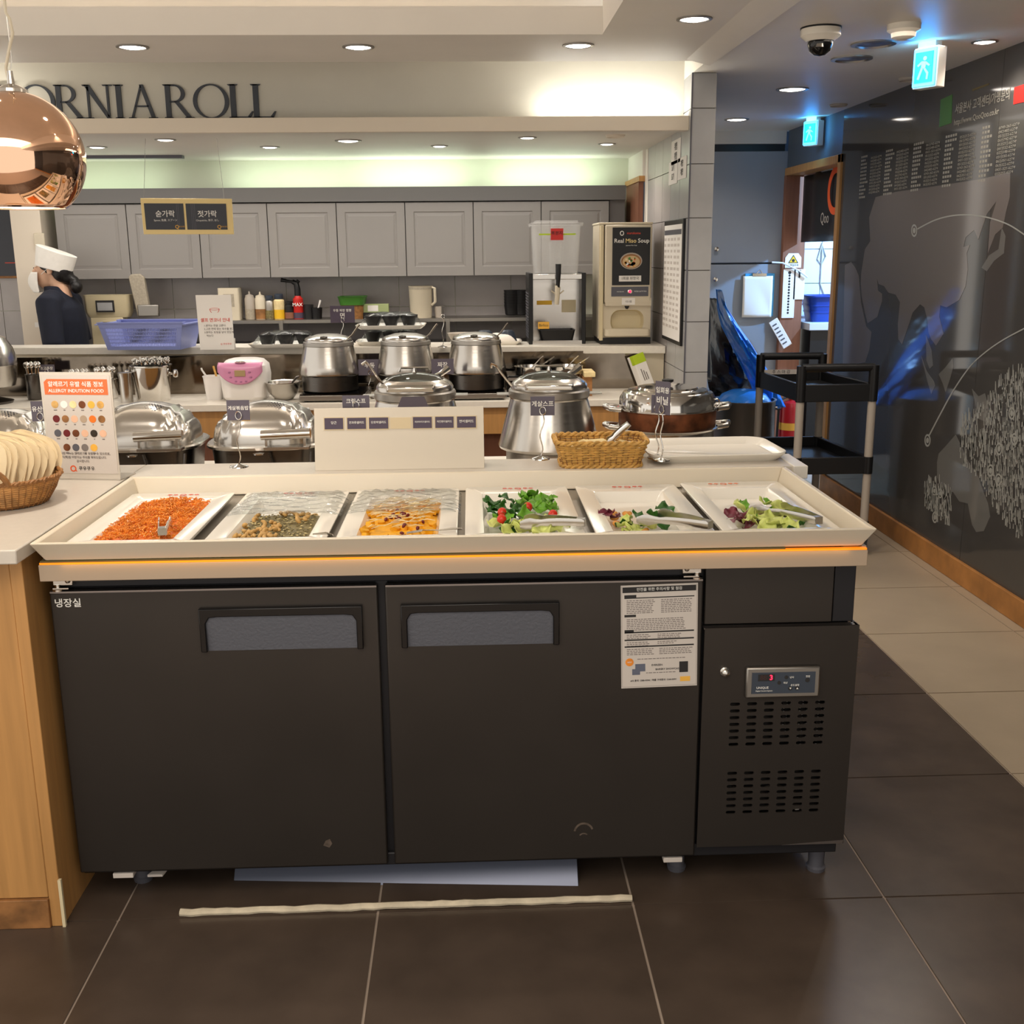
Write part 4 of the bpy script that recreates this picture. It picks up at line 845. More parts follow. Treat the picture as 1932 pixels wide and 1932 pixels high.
for s in (0, PI): b.tube([((.131+.003*math.cos(9*2*PI*i/48*2+s))*math.cos(2*PI*i/96), (.131+.003*math.cos(9*2*PI*i/48*2+s))*math.sin(2*PI*i/96), .068+.003*math.sin(9*2*PI*i/48*2+s)) for i in range(96)], .0042, 6, closed=True)
part('rim_braid', b, 'wicker_d', t)
part('base', B().lathe([(.095, .002), (.1, .006), (0, .0065)], 24), 'wicker_d', t)
b = B(); q = [(-.06+.06*(1-math.cos(PI*k/14)), -.123-.014*math.sin(PI*k/14), .066+.045*math.sin(PI*k/14)) for k in range(15)]
b.tube([(x, y+.006, z) for x, y, z in q], .007, 8); part('handle', b, 'wicker_d', t)
# napkins, leaning, one by one
def nap(seed):
    q = random.Random(seed); b = B()
    ring_ = rr(.15, .15, .05, 0, 6)
    rings = []
    for h in (-.0022, .0022):
        rings.append([(x*(1+.012*math.sin(5*i+seed)), h+.0012*math.sin(3*i+seed), y+.075+.0015*math.sin(7*i+seed)) for i, (x, y, _) in enumerate(ring_)])
    b.loft(rings); return b
nm = [mkmesh('napkin', nap(k), 'napkin', 40) for k in range(4)]
for k in range(22):
    f = k/21
    o = bpy.data.objects.new('napkin', nm[k % 4]); o.location = c0+Vector((-.05+.062*f, -.074+.135*f, .02+.004*math.sin(k*2.1)))
    o.rotation_euler = (-.30+.16*f+.03*math.sin(k*1.7), .10+.34*f+.06*math.sin(k*2.3), -.1+.35*f+.06*math.sin(k*1.3)); o.scale = (1.0-.1*f, 1, 1.0-.04*f+.02*math.sin(k*3.1))
    o['label'] = 'cream paper napkin fanned in the round wicker basket' if k else 'front paper napkin with small print in the wicker basket'; o['category'] = 'napkin'; o['group'] = 'napkins in the round basket'; link(o)
    if k == 0:
        for s, x, z, sz in (('㉿ 쿠우쿠우 Q', .015, .08, .011), ('QOOQOO', .04, .035, .012)): text(s, sz, 'ink_soft', o, (x, -.004, z), name='napkin_print')
# rectangular bread basket
c0 = Vector((P(1135, 880, Z=ZC).x, 3.035, ZC)); bwid = P(1220, 850, Y=3.0).x-P(1044, 850, Y=3.0).x
t = thing('bread_basket', 'rectangular golden wicker basket with bread and tongs', 'basket', c0, rz=math.radians(-1))
def rect_pt(s, w_, d_, r, z):
    ring_ = rr(w_, d_, r, z, 6); n = len(ring_); i = int(s*n) % n; f = s*n-int(s*n); a, c = ring_[i], ring_[(i+1) % n]
    return [a[q]+(c[q]-a[q])*f for q in range(3)]
def even(w_, d_, r, z, n):
    ring_ = [Vector(p) for p in rr(w_, d_, r, z, 6)]; seg = [(ring_[(i+1) % len(ring_)]-ring_[i]).length for i in range(len(ring_))]; tot = sum(seg); out = []; i = 0; acc = 0
    for k in range(n):
        s = tot*k/n
        while acc+seg[i] < s: acc += seg[i]; i += 1
        out.append(ring_[i].lerp(ring_[(i+1) % len(ring_)], (s-acc)/seg[i]))
    return out
b = B(); BD = .17
for k in range(9):
    f = k/8; n = 92; base_ = even(bwid*(.82+.13*f), BD*(.86+.1*f), .03, .006+.0068*k, n); cc = []
    for i, p in enumerate(base_):
        o_ = Vector((p.x, p.y, 0)).normalized()*(.0026*math.sin(PI*(i//1)*.5*2/2+PI*k)); cc.append(p+o_+Vector((0, 0, .0008*math.sin(i*.9+k))))
    b.tube(cc, .0035, 5, closed=True)
part('weave', b, 'wicker', t)
b = B()
for i in range(46):
    p, q = even(bwid*.83, BD*.87, .03, .002, 46)[i], even(bwid*.95, BD*.96, .03, .068, 46)[i]; b.tube([p, q], .0026, 5)
part('stakes', b, 'wicker_d', t, stuff=True)
for zz, nm_ in ((.07, 'rim_braid'), (.004, 'foot_braid')):
    b = B(); n = 150; e = even(bwid*(.97 if zz > .01 else .84), BD*(.98 if zz > .01 else .88), .03, zz, n)
    for s in (0, PI): b.tube([p+Vector((p.x, p.y, 0)).normalized()*.0038*math.cos(2*PI*i/7.5+s)+Vector((0, 0, .0038*math.sin(2*PI*i/7.5+s))) for i, p in enumerate(e)], .0046, 6, closed=True)
    part(nm_, b, 'wicker', t)
part('liner', B().loft([rr(bwid*.8, BD*.8, .03, .012), rr(bwid*.86, BD*.86, .03, .05), rr(bwid*.84, BD*.84, .03, .05), rr(bwid*.76, BD*.76, .03, .016)], False, True), 'tissue', t)
for i, (x, y, z, a, lb) in enumerate(((-.05, -.015, .05, .3, 'left pale bread slice in the wicker basket'), (-.015, -.02, .055, -.15, 'middle bread slice in the wicker basket'), (.02, .0, .048, .1, 'bread slice next to the tongs in the basket'), (.07, -.01, .046, -.4, 'crumpled bread end right of the tongs'))):
    b = B(); q = random.Random(i)
    b.loft([[(px_*(1+.08*math.sin(3*j+i)), py_, -.008+.006*math.sin(j)) for j, (px_, py_, _) in enumerate(rr(.07, .05, .02, 0, 4))], [(px_*.98, py_*.98, .006+.003*math.sin(2*j+i)) for j, (px_, py_, _) in enumerate(rr(.07, .05, .02, 0, 4))]])
    o = bpy.data.objects.new('bread_slice', mkmesh('bread', b, 'bread', 60)); o.location = c0+Vector((x, y, z)); o.rotation_euler = (.35, .1*i-.15, a); o['label'] = lb; o['category'] = 'bread'; o['group'] = 'bread in the wicker basket'; link(o)
tongs(P(1186, 800, Y=3.03), P(1147, 838, Y=3.03), 'steel tongs standing in the bread basket', w=.008, open_=.008)
# white tray
p = P(1350, 858, Z=ZC)
tw = P(1480, 868, Z=ZC).x-P(1216, 870, Z=ZC).x; pc = Vector((P(1350, 868, Z=ZC).x, 3.15, ZC))
t = thing('serving_tray', 'long white melamine tray on the right end of the worktop', 'tray', pc, rz=math.radians(2))
td = .3
b = B(); b.loft([rr(tw*.9, td*.84, .04, 0), rr(tw*.985, td*.97, .05, .017), rr(tw, td, .055, .022), rr(tw, td, .055, .025), rr(tw*.985, td*.96, .05, .0245), rr(tw*.9, td*.82, .04, .007)], True, True)
part('tray_shell', b, 'melamine', t)
# ================================================================ FIRST BUFFET TABLE
t = thing('buffet_table', 'white topped buffet table behind the worktop', 'table', (-.7, 3.55, 0))
part('top', B().box(-2.3, .96, 3.16, 4.06, .72, .75), 'solid2', t, bev=.003, **W_)
part('front_panel', B().box(-2.25, .92, 3.2, 3.22, .0, .72), 'wood', t, **W_)
part('rear_panel', B().box(-2.25, .92, 3.98, 4.0, .0, .72), 'wood', t, **W_)
Z1 = .75
def chafing(px0, px1, Y, label, turn=0, mid=None):
    x0, x1 = P(px0, 820, Y=Y).x, P(px1, 820, Y=Y).x; W2 = (x1-x0)/2; cx = (x0+x1)/2
    t = thing('chafing_dish', label, 'chafing dish', (cx, Y+.13, Z1), group='steel roll top chafing dishes')
    D2 = .165; H0 = .165
    b = B(); b.loft([rr(W2*1.66, D2*1.6, .06, .02), rr(W2*1.84, D2*1.8, .09, H0-.012)], True, True); part('water_pan', b, 'steel_dark', t)
    b = B(); b.loft([rr(W2*1.72, D2*1.72, .09, H0-.016), rr(W2*2, D2*2, .11, H0-.012), rr(W2*2.02, D2*2.02, .11, H0-.004), rr(W2*1.98, D2*1.98, .11, H0+.001), rr(W2*1.8, D2*1.8, .09, H0)], True, True); part('flange', b, 'steel', t)
    hz = .125
    def dome(u, v):
        x, y = (u*2-1), (v*2-1)
        k = max(0, 1-max(abs(x), abs(y))**2)**.5
        g = .0095*math.cos(abs(x)*30) if .5 < abs(x) < .93 and abs(y) < .8 else 0
        return (x*W2*.9, y*D2*.9, H0+hz*k+g*k)
    rings = []
    for q in range(15):
        a = PI/2*q/14; s = max(.02, math.cos(a)); rg_ = []
        for p in even(W2*1.8*s, D2*1.8*s, .1*s, 0, 112):
            x = abs(p.x)/(W2*.9); g = .0085*math.cos(x*34)*math.sin(2*a)*min(1, max(0, (x-.42)*8)) if x > .42 else 0
            rg_.append((p.x, p.y, H0+hz*math.sin(a)**.9+g))
        rings.append(rg_)
    part('lid', B().loft(rings, False, True), 'steel', t)
    b = B()
    for r in range(5):
        for c in range(6):
            u, v = .52+.027*c+.012*r, .24+.035*r; p0 = Vector(dome(u, v)); b.ell(p0, (.0026, .0026, .0012), 6, 4)
    part('steam_holes', b, 'dgrey', t, stuff=True)
    hy = -D2*1.12
    b = B(); b.tube([(-.0+W2*.06, hy, H0+.04), (W2*.88, hy, H0+.045)], .016, 14); part('handle', b, 'chrome', t)
    b = B(); b.box(W2*.1, W2*.85, hy-.012, -D2*.9, H0-.004, H0+.004); b.box(W2*.12, W2*.16, hy-.006, hy+.01, H0, H0+.035); b.box(W2*.76, W2*.8, hy-.006, hy+.01, H0, H0+.035); b.lathe([(.018, 0), (.018, .004), (0, .006)], 14, c=(W2*.0, hy, H0-.02))
    part('handle_bracket', b, 'steel', t)
    b = B(); b.tube([(W2*.15, -D2*.97, H0-.02), (W2*.25, -D2*1.0, .07), (W2*.5, -D2*1.0, .01)], .005, 6); part('leg', b, 'steel_dark', t); b = B(); b.tube([(W2*.85, -D2*.9, H0-.02), (W2*.8, -D2*1.0, .05), (W2*.6, -D2*1.0, .01)], .005, 6)
    part('leg', b, 'steel_dark', t)
    for s in (-1, 1): part('runner', B().box(s*W2*.65-W2*.05, s*W2*.65+W2*.05, -D2*.7, D2*.7, 0, .03), 'steel_dark', t)
    return t
chafing(380, 604, 3.42, 'steel roll top chafing dish left of the label board')
chafing(146, 366, 3.42, 'steel roll top chafing dish behind the allergy sign')
t0 = chafing(-150, 86, 3.3, 'steel roll top chafing dish at the left edge of the photo'); t0.location.z = Z1
single('riser_block', B().box(P(330, 870, Y=3.5).x, P(372, 870, Y=3.5).x, 3.34, 3.5, Z1, Z1+.03), 'steel_dull', 'small steel ramp at the foot of the left chafing dish', 'stand', bev=.004)
def lidtop(t, r, z, glass=True, knob=True):
    part('lid_rim', B().lathe([(r, z), (r, z+.012), (r*.95, z+.022), (r*.78, z+.036), (r*.74, z+.034), (r*.9, z+.01)], 40, cap0=False, cap1=False), 'steel', t)
    part('lid_glass', B().lathe([(r*.77, z+.034), (r*.6, z+.046), (r*.3, z+.054), (0, z+.057)], 32, cap0=False), 'glass' if glass else 'steel', t)
def kettle(px, Y, label, ladle_dx=-.09):
    x = P(px, 800, Y=Y).x; t = thing('soup_kettle', label, 'soup kettle', (x, Y, Z1), group='big steel soup kettles')
    part('base', B().lathe([(.14, 0), (.146, .006), (.146, .10)], 40), 'steel_dull', t)
    part('body', B().lathe([(.146, .098), (.168, .108), (.172, .116), (.170, .124), (.160, .16), (.130, .272), (.133, .277)], 48), 'steel', t)
    part('neck_ring', B().lathe([(.131, .276), (.136, .28), (.136, .3), (.132, .305), (.126, .306)], 40), 'steel_dull', t)
    lidtop(t, .128, .306)
    b = B(); b.loft([[(x_, y_, z_) for x_, y_, z_ in ((-.088, -.118, .312), (.072, -.118, .312), (.072, -.118, .336), (-.088, -.118, .336))], [(-.082, -.142, .314), (.066, -.142, .314), (.066, -.142, .33), (-.082, -.142, .33)]]); part('front_grip', b, 'chrome', t, bev=.004)
    b = B(); b.tube([(-.05, .0, .366), (-.045, .0, .378), (.045, .0, .378), (.05, .0, .366)], .004, 7); b.lathe([(.01, .36), (.006, .37), (.006, .378)], 10); part('lid_handle', b, 'chrome', t)
    b = B(); b.tube([(.05, .02, .34), (.085, .06, .35), (.11, .075, .368)], [.006, .009, .012], 8); part('hinge_arm', b, 'chrome', t)
    part('side_tab', B().box(.13, .175, -.03, .03, .286, .289), 'steel_dull', t); part('side_tab', B().box(-.175, -.13, -.03, .03, .286, .289), 'steel_dull', t)
    return t
k1 = kettle(785, 3.65, 'big steel soup kettle behind the label board'); k2 = kettle(1036, 3.65, 'big steel soup kettle left of the bread basket')
b = B(); b.prism([(-.05, 0), (.05, 0), (.036, .032), (-.036, .032)], -.15, -.146); o = part('label_plate', b, 'purple_grey', k1, label='purple label clipped under the kettle grip'); o.location = (0, 0, .268); o.rotation_euler = (0, 0, 0)
def ladle(pts, label, bowl=True, Y=None, r=.004):
    q = [P(x, y, Y=Y+i*.004) for i, (x, y) in enumerate(pts)]
    b = B(); b.tube(q, r, 6, flat=.6); o = single('ladle', b, 'chrome', label, 'ladle'); return o
ladle([(722, 724), (712, 712), (704, 700), (697, 690), (690, 683), (683, 688)], 'hooked steel ladle handle leaning out of the left soup kettle', Y=3.6, r=.0055)
ladle([(966, 728), (955, 716), (944, 702), (936, 690), (928, 687), (926, 694)], 'hooked steel ladle handle leaning out of the right soup kettle', Y=3.6, r=.0055)
# two tier steamer
Y = 3.72; x = P(1258, 800, Y=Y).x
t = thing('steamer_pot', 'two tier steel steamer with a scorched copper brown upper tier', 'pot', (x, Y, Z1))
R1 = (P(1353, 800, Y=Y).x-P(1165, 800, Y=Y).x)/2
zt_, zm, zb_ = [P(1258, y, Y=Y-R1).z-Z1 for y in (783, 786, 818)]
part('lower_pot', B().lathe([(R1*.9, 0), (R1*.93, .01), (R1*.93, zb_-.01), (R1*1.0, zb_-.004), (R1*1.02, zb_+.001), (R1*.97, zb_+.004)], 44), 'steel', t)
part('upper_tier', B().lathe([(R1*.95, zb_+.004), (R1*.96, zb_+.008), (R1*.965, zt_-.006), (R1*.96, zt_)], 44), 'burnt', t)
part('rim_band', B().lathe([(R1*.97, zt_-.004), (R1*1.0, zt_), (R1*.99, zt_+.005), (R1*.93, zt_+.004)], 44), 'chrome', t)
part('lid', B().lathe([(R1*.955, zt_+.002), (R1*.945, zt_+.035), (R1*.88, zt_+.055), (R1*.8, zt_+.058), (R1*.78, zt_+.064), (R1*.6, zt_+.067), (R1*.58, zt_+.073), (R1*.3, zt_+.076), (0, zt_+.078)], 44), 'chrome', t)
part('knob', B().lathe([(.012, zt_+.075), (.01, zt_+.085), (.02, zt_+.09), (.02, zt_+.097), (0, zt_+.1)], 16), 'black', t)
for s in (-1, 1):
    for z, nm_ in ((zt_-.004, 'upper_handle'), (zb_-.005, 'lower_handle')):
        b = B(); b.tube([(s*R1*.95, -.045, z+.004), (s*(R1+.028), -.036, z+.008), (s*(R1+.04), 0, z+.012), (s*(R1+.028), .036, z+.008), (s*R1*.95, .045, z+.004)], [.008, .009, .011, .009, .008], 10); part(nm_, b, 'steel', t)
b = B(); b.tube([(R1*.9+.012*math.sin(2*PI*k/14), -.06, zt_+.022+.014*math.cos(2*PI*k/14)) for k in range(14)], .0025, 6, closed=True); part('lid_loop', b, 'chrome', t)
# ================================================================ SECOND COUNTER
Z2 = .77
t = thing('noodle_counter', 'white topped wooden counter with a mirror back under the shelf', 'counter', (-.8, 5.7, 0))
part('top', B().box(-3.2, 1.045, 5.48, 5.98, Z2-.035, Z2), 'solid2', t, bev=.003, **W_)
part('apron', B().box(-3.2, 1.03, 5.5, 5.52, .6, Z2-.035), 'wood', t, **W_)
part('toe_board', B().box(-3.2, 1.0, 5.62, 5.64, 0, .6), 'wood_red', t, **W_)
part('mirror_back', B().box(-3.2, .93, 5.93, 5.94, Z2, .975), 'mirror', t, label='brownish mirror back of the counter', **W_)
part('mirror_post', B().box(.93, 1.045, 5.92, 5.96, Z2, .975), 'cream2', t, **W_)
b = B(); ya, yb2 = 6.30, 5.88
b.hexa([(-2.9, ya+.03, .96), (1.046, yb2+.0, .96), (1.046, 6.25, .96), (-2.9, 6.5, .96), (-2.9, ya+.03, 1.0), (1.046, yb2+.0, 1.0), (1.046, 6.25, 1.0), (-2.9, 6.5, 1.0)])
sh = thing('serving_shelf', 'long white stone shelf over the mirror back', 'shelf', (-.9, 6.1, .96))
part('slab', b, 'solid2', sh, bev=.003, **W_)
part('support', B().box(-3.1, 1.0, 6.3, 6.34, 0, .96), 'cream2', sh, **W_)
def c2(px, py): return P(px, py, Z=Z2)
def hob(px0, px1, y0, y1, label):
    a, c = P(px0, 760, Y=5.55), P(px1, 760, Y=5.55)
    t = thing('induction_hob', label, 'hob', ((a.x+c.x)/2, 5.67, Z2), group='black induction hobs under the soup pots')
    w_ = (c.x-a.x)/2
    part('case', B().box(-w_, w_, -.16, .17, .008, .035), 'steel_dull', t, bev=.003)
    part('glass_top', B().box(-w_+.004, w_-.004, -.158, .165, .035, .041), 'blackg', t)
    b = B()
    for x in (-w_+.03, w_-.03):
        for y in (-.12, .12): b.lathe([(.012, 0), (.012, .01)], 10, c=(x, y, 0))
    part('feet', b, 'black', t)
    return t
for a in ((567, 692, 0, 0, 'black induction hob under the left bell shaped soup pot'), (716, 815, 0, 0, 'black induction hob under the middle bell shaped soup pot'), (842, 954, 0, 0, 'black induction hob under the right bell shaped soup pot')): hob(*a)
def bellpot(px, label, grip='r'):
    x = P(px, 700, Y=5.67).x
    t = thing('bell_pot', label, 'soup pot', (x, 5.67, Z2+.041), group='bell shaped steel soup pots')
    part('base', B().lathe([(.135, 0), (.143, .008), (.143, .082)], 40), 'steel_dark', t)
    part('body', B().lathe([(.143, .08), (.153, .088), (.154, .095), (.149, .13), (.128, .222), (.126, .232)], 44), 'steel', t)
    part('neck_ring', B().lathe([(.127, .23), (.13, .233), (.127, .25), (.121, .252)], 40), 'steel_dull', t)
    part('lid_rim', B().lathe([(.12, .25), (.12, .262), (.114, .27), (.094, .278), (.09, .276)], 40, cap0=False, cap1=False), 'steel', t)
    part('lid_glass', B().lathe([(.092, .276), (.06, .287), (.0, .292)], 30, cap0=False), 'steel_dull', t)
    part('lid_knob', B().lathe([(.016, 0), (.02, .008), (.018, .014), (0, .018)], 14, c=(-.01, -.095, .268)), 'steel_dark', t)
    b = B(); b.tube([(.095, -.03, .26), (.125, -.03, .285), (.155, -.03, .325), (.165, -.03, .335)], [.003, .004, .005, .006], 6); part('ladle_handle', b, 'chrome', t)
    return t
bellpot(622, 'bell shaped steel soup pot, left of three, by the rice cooker'); bellpot(767, 'bell shaped steel soup pot, middle of three'); bellpot(899, 'bell shaped steel soup pot, right of three, by the frying pans')
card_stand(697, 752, Z2, (676, 678, 719, 708), ['우동'], 'purple card between the left and middle bell pots')
card_stand(835, 760, Z2, (814, 677, 856, 706), ['짜장'], 'purple card between the middle and right bell pots')
card_stand(540, 737, Z2, (524, 677, 549, 700), ['육수통입니다'], 'small black card behind the steel mixing bowl', m='black', yaw=6)
card_stand(88, 752, Z2, (73, 688, 103, 706), ['초고추장'], 'grey card at the left end of the second counter')
# ice bucket full of cutlery ends
p = c2(300, 755); t = thing('cutlery_bucket', 'steel bucket heaped with cutlery ends beside the allergy sign', 'bucket', (P(287, 720, Y=5.68).x, 5.68, Z2))
rb = (P(327, 690, Y=5.68).x-P(248, 690, Y=5.68).x)/2*.96; hb = P(290, 688, Y=5.68).z-Z2
part('bucket_wall', B().lathe([(rb*.8, 0), (rb*.82, .004), (rb*.97, hb*.95), (rb*1.03, hb*.97), (rb*1.03, hb), (rb*.96, hb), (rb*.78, .01)], 40), 'chrome', t)
for s in (-1, 1):
    b = B(); b.tube([(s*rb*.95, 0, hb*.75), (s*rb*1.12, 0, hb*.75)], .006, 8); b.lathe([(.0, -.022), (.012, -.018), (.017, 0), (.012, .018), (0, .022)], 14, c=(s*rb*1.2, 0, hb*.75)); part('knob', b, 'chrome', t)
b = B(); rg = random.Random(12)
for k in range(110):
    a, r = rg.uniform(0, 6.28), rb*.92*rg.random()**.5; x, y = r*math.cos(a), r*math.sin(a); z = hb+rg.uniform(.006, .03)
    b.tube([(x*.85, y*.85, hb*.5), (x, y, z)], .003, 5); b.ell((x, y, z), (.0065, .004, .008), 6, 4)
part('cutlery_ends', b, 'chrome', t, stuff=True)
b = B(); b.lathe([(.03, 0), (.032, .12), (.036, .15), (.034, .152)], 20); o = single('steel_cup', b, 'steel', 'small steel cup between the bucket and the allergy sign', 'cup'); o.location = (P(248, 740, Y=5.7).x, 5.62, Z2)
# white tub with spoon, rice cooker, bowl
t = thing('plastic_tub', 'white plastic tub with a white spoon left of the rice cooker', 'tub', (P(405, 740, Y=5.7).x, 5.7, Z2))
part('tub_wall', B().loft([rr(.075, .075, .02, 0), rr(.1, .09, .025, .118), rr(.104, .094, .026, .118), rr(.104, .094, .026, .122), rr(.095, .086, .024, .122), rr(.07, .07, .02, .006)]), 'whitep', t, bev=0)
b = B(); b.tube([(.01, -.01, .02), (-.02, -.02, .1), (-.05, -.03, .155), (-.052, -.03, .165)], [.012, .009, .007, .007], 8, flat=.5); part('spoon', b, 'whitep', t)
b = B(); b.tube([(.03, .0, .05), (.0, .01, .17)], .006, 6); part('wooden_stick', b, 'wicker', t)
xr = P(462, 720, Y=5.66).x; wr_ = (P(507, 720, Y=5.66).x-P(418, 720, Y=5.66).x)/2; hr_ = P(462, 677, Y=5.66).z-Z2
t = thing('rice_cooker', 'white rice cooker with a pink front lid', 'rice cooker', (xr, 5.7, Z2))
part('body', B().loft([rr(wr_*1.6, wr_*1.6, .05, 0), rr(wr_*1.85, wr_*1.9, .06, .02), rr(wr_*2, wr_*2.05, .07, hr_*.6), rr(wr_*1.9, wr_*1.95, .07, hr_*.85), rr(wr_*1.5, wr_*1.55, .06, hr_*.97), rr(wr_*1.1, wr_*1.1, .05, hr_)]), 'whitep', t)
b = B()
def pinkf(u, v):
    x = (u-.5)*2; zt = hr_*.93; zb = hr_*(.42+.3*abs(x)**2.2); z = zb+(zt-zb)*v
    yy = -wr_*1.04-.006*(1-x*x) + max(0, v-.72)*.09 + max(0, abs(x)-.75)*.05
    return (-.006+x*wr_*.93, yy, z)
b.grid(pinkf, 18, 12); part('lid_front', b, 'pink', t, solid=.006)
b = B(); b.box(-.03, .024, -wr_*1.04-.0125, -wr_*1.0, hr_*.62, hr_*.77); part('display', b, 'lcd', t, bev=.002)
b = B(); b.ell((-.003, -wr_*.92, hr_*.955), (.03, .012, .007), 12, 6); part('open_button', b, 'chrome', t)
b = B()
for x, z in ((-.055, .72), (-.05, .6), (.045, .72), (.05, .6), (-.025, .5), (0, .49), (.025, .5)): b.ell((x, -wr_*1.04-.008, hr_*z), (.008, .003, .005), 8, 4)
part('buttons', b, 'pinkd', t)
xb = P(533, 720, Y=5.62).x
t = thing('mixing_bowl', 'steel mixing bowl with a ladle between rice cooker and pot', 'bowl', (xb, 5.64, Z2))
part('bowl_wall', B().lathe([(.03, 0), (.045, .004), (.075, .04), (.088, .085), (.094, .09), (.094, .094), (.086, .09), (.07, .045), (.04, .012), (0, .01)], 36), 'steel', t)
b = B(); b.tube([(.03, 0, .03), (.05, -.02, .09), (.075, -.03, .118), (.088, -.03, .122)], [.005, .005, .006, .005], 6); part('ladle', b, 'steel_dark', t)
# frying pans on the black burner
t = thing('burner', 'black double burner under the two steel frying pans', 'hob', (P(1013, 720, Y=5.72).x, 5.74, Z2))
part('case', B().box(-.16, .16, -.12, .12, .0, .11), 'blackg', t, bev=.004)
part('front_bar', B().box(-.155, .155, -.126, -.12, .085, .1), 'steel_dull', t)
for px, dx, lb in ((1001, .03, 'steel frying pan left of two on the black burner'), (1068, .025, 'steel frying pan right of two on the black burner')):
    t = thing('frying_pan', lb, 'pan', (P(px, 690, Y=5.68).x, 5.69+0*dx, Z2+.11), group='steel pans on the burner')
    rp = .084 if px < 1030 else .088
    part('pan_wall', B().lathe([(rp*.86, 0), (rp*.95, .004), (rp, .04), (rp*1.02, .042), (rp*.95, .042), (rp*.88, .008), (0, .008)], 36), 'chrome', t)
    b = B(); b.tube([(.02, .0, .02), (.08, .0, .06), (.125, -.0, .088)], .004, 6); b.tube([(-.0, .04, .02), (.05, .05, .07), (.07, .05, .088)], .003, 6); part('handle', b, 'chrome', t)
single('chopping_board', B().box(P(1100, 700, Y=5.66).x, P(1121, 700, Y=5.66).x, 5.6, 5.78, Z2+.1, Z2+.125), 'bread', 'end of a pale wooden board right of the frying pans', 'board', bev=.002)
single('board_stand', B().box(P(1098, 700, Y=5.66).x, P(1116, 700, Y=5.66).x, 5.62, 5.78, Z2, Z2+.1), 'wood_worn', 'dark wood block under the chopping board end', 'block', bev=.002)
# leaning glove box
t = thing('glove_box', 'tall white and lime glove box leaning against the mirror', 'box', (P(1226, 735, Y=5.78).x, 5.84, Z2))
t.rotation_euler = (math.radians(-14), math.radians(-17), math.radians(22))
part('carton', B().box(-.035, .035, -.03, .03, .02, .2), 'paper', t, bev=.002)
part('lime_band', B().box(-.0355, .0355, -.031, .0, .15, .2005), 'lime', t)
b = B()
for k in range(3): b.box(-.014+.012*k, -.009+.012*k, -.0312, -.0303, .055, .12-.012*k)
part('side_print', b, 'ink_soft', t)
# left end: round bell chafer and dark things behind it
t = thing('bell_chafer', 'round steel bell chafer cut by the left edge of the photo', 'chafing dish', (P(-26, 700, Y=5.66).x, 5.66, Z2))
part('stand', B().lathe([(.11, 0), (.115, .012), (.05, .03), (.045, .07), (.13, .09)], 32), 'steel_dark', t)
part('dish', B().lathe([(.13, .088), (.142, .13), (.148, .19), (.15, .195)], 36), 'steel', t)
part('cover', B().lathe([(.15, .195), (.148, .23), (.135, .28), (.105, .33), (.05, .355), (0, .36)], 36), 'steel', t)
for px, h, r, m_, lb in ((64, .13, .04, 'steel_dark', 'dark steel jug at the left end of the second counter'), (150, .09, .05, 'steel', 'low steel pot behind the allergy sign'), (200, .1, .055, 'chrome', 'steel pot of spoons beside the cutlery bucket')):
    t = thing('steel_pot', lb, 'pot', (P(px, 720, Y=5.78).x, 5.78, Z2))
    part('pot_wall', B().lathe([(r*.9, 0), (r, .01), (r, h), (r*1.06, h+.003), (r*.95, h), (r*.85, .012), (0, .012)], 28), m_, t)
    b = B()
    for k in range(9): a = k*.7; b.tube([(r*.4*math.cos(a), r*.4*math.sin(a), .03), (r*.8*math.cos(a), r*.8*math.sin(a), h+.045)], .0035, 5); b.ell((r*.8*math.cos(a), r*.8*math.sin(a), h+.05), (.012, .006, .016), 8, 5)
    part('utensils', b, 'chrome', t, stuff=True)
# ================================================================ ON THE SHELF
ZS = 1.0
def sp(px, py): return P(px, py, Z=ZS)
# blue basket
a, c = sp(210, 660), sp(343, 660); by = (a.y+c.y)/2+.12
a0, c0_ = P(197, 640, Y=a.y).x, P(372, 640, Y=a.y).x
t = thing('plastic_basket', 'lilac blue perforated plastic basket on the shelf', 'basket', ((a.x+c.x)/2, by, ZS), rz=math.radians(-5))
bw_ = c.x-a.x; bt = bw_*1.16; hb_ = P(270, 607, Y=a.y).z-ZS
b = B(); b.loft([rr(bw_, .24, .03, 0), rr(bw_*1.01, .25, .03, .012), rr(bw_*1.01, .25, .03, .014), rr(bw_*.9, .2, .03, .014)], True, True); part('floor', b, 'lilac', t)
def bx(u, z): return (bw_*(1.01)+(bt-bw_)*z/hb_)*(u-.5)
for s in (-1, 1):
    # slatted long walls: a frame with three rows of thin bars
    b = B(); yf = lambda z: s*(.125+.03*z/hb_)
    def strip(u0, u1, z0, z1, th=.004):
        b.hexa([(bx(u0, z0), yf(z0)-th/2, z0), (bx(u1, z0), yf(z0)-th/2, z0), (bx(u1, z0), yf(z0)+th/2, z0), (bx(u0, z0), yf(z0)+th/2, z0), (bx(u0, z1), yf(z1)-th/2, z1), (bx(u1, z1), yf(z1)-th/2, z1), (bx(u1, z1), yf(z1)+th/2, z1), (bx(u0, z1), yf(z1)+th/2, z1)])
    strip(0, 1, .0, .02); strip(0, 1, hb_*.78, hb_); strip(0, .06, .02, hb_*.8); strip(.94, 1, .02, hb_*.8)
    for z in (.25, .38, .51, .64): strip(.05, .95, hb_*z, hb_*z+.004)
    for k in range(44): u = .07+.86*k/43; strip(u-.003, u+.003, .018, hb_*.8, .003)
    strip(-.01, 1.01, hb_-.006, hb_, .016)
    part('long_wall', b, 'lilac', t, sharp=0)
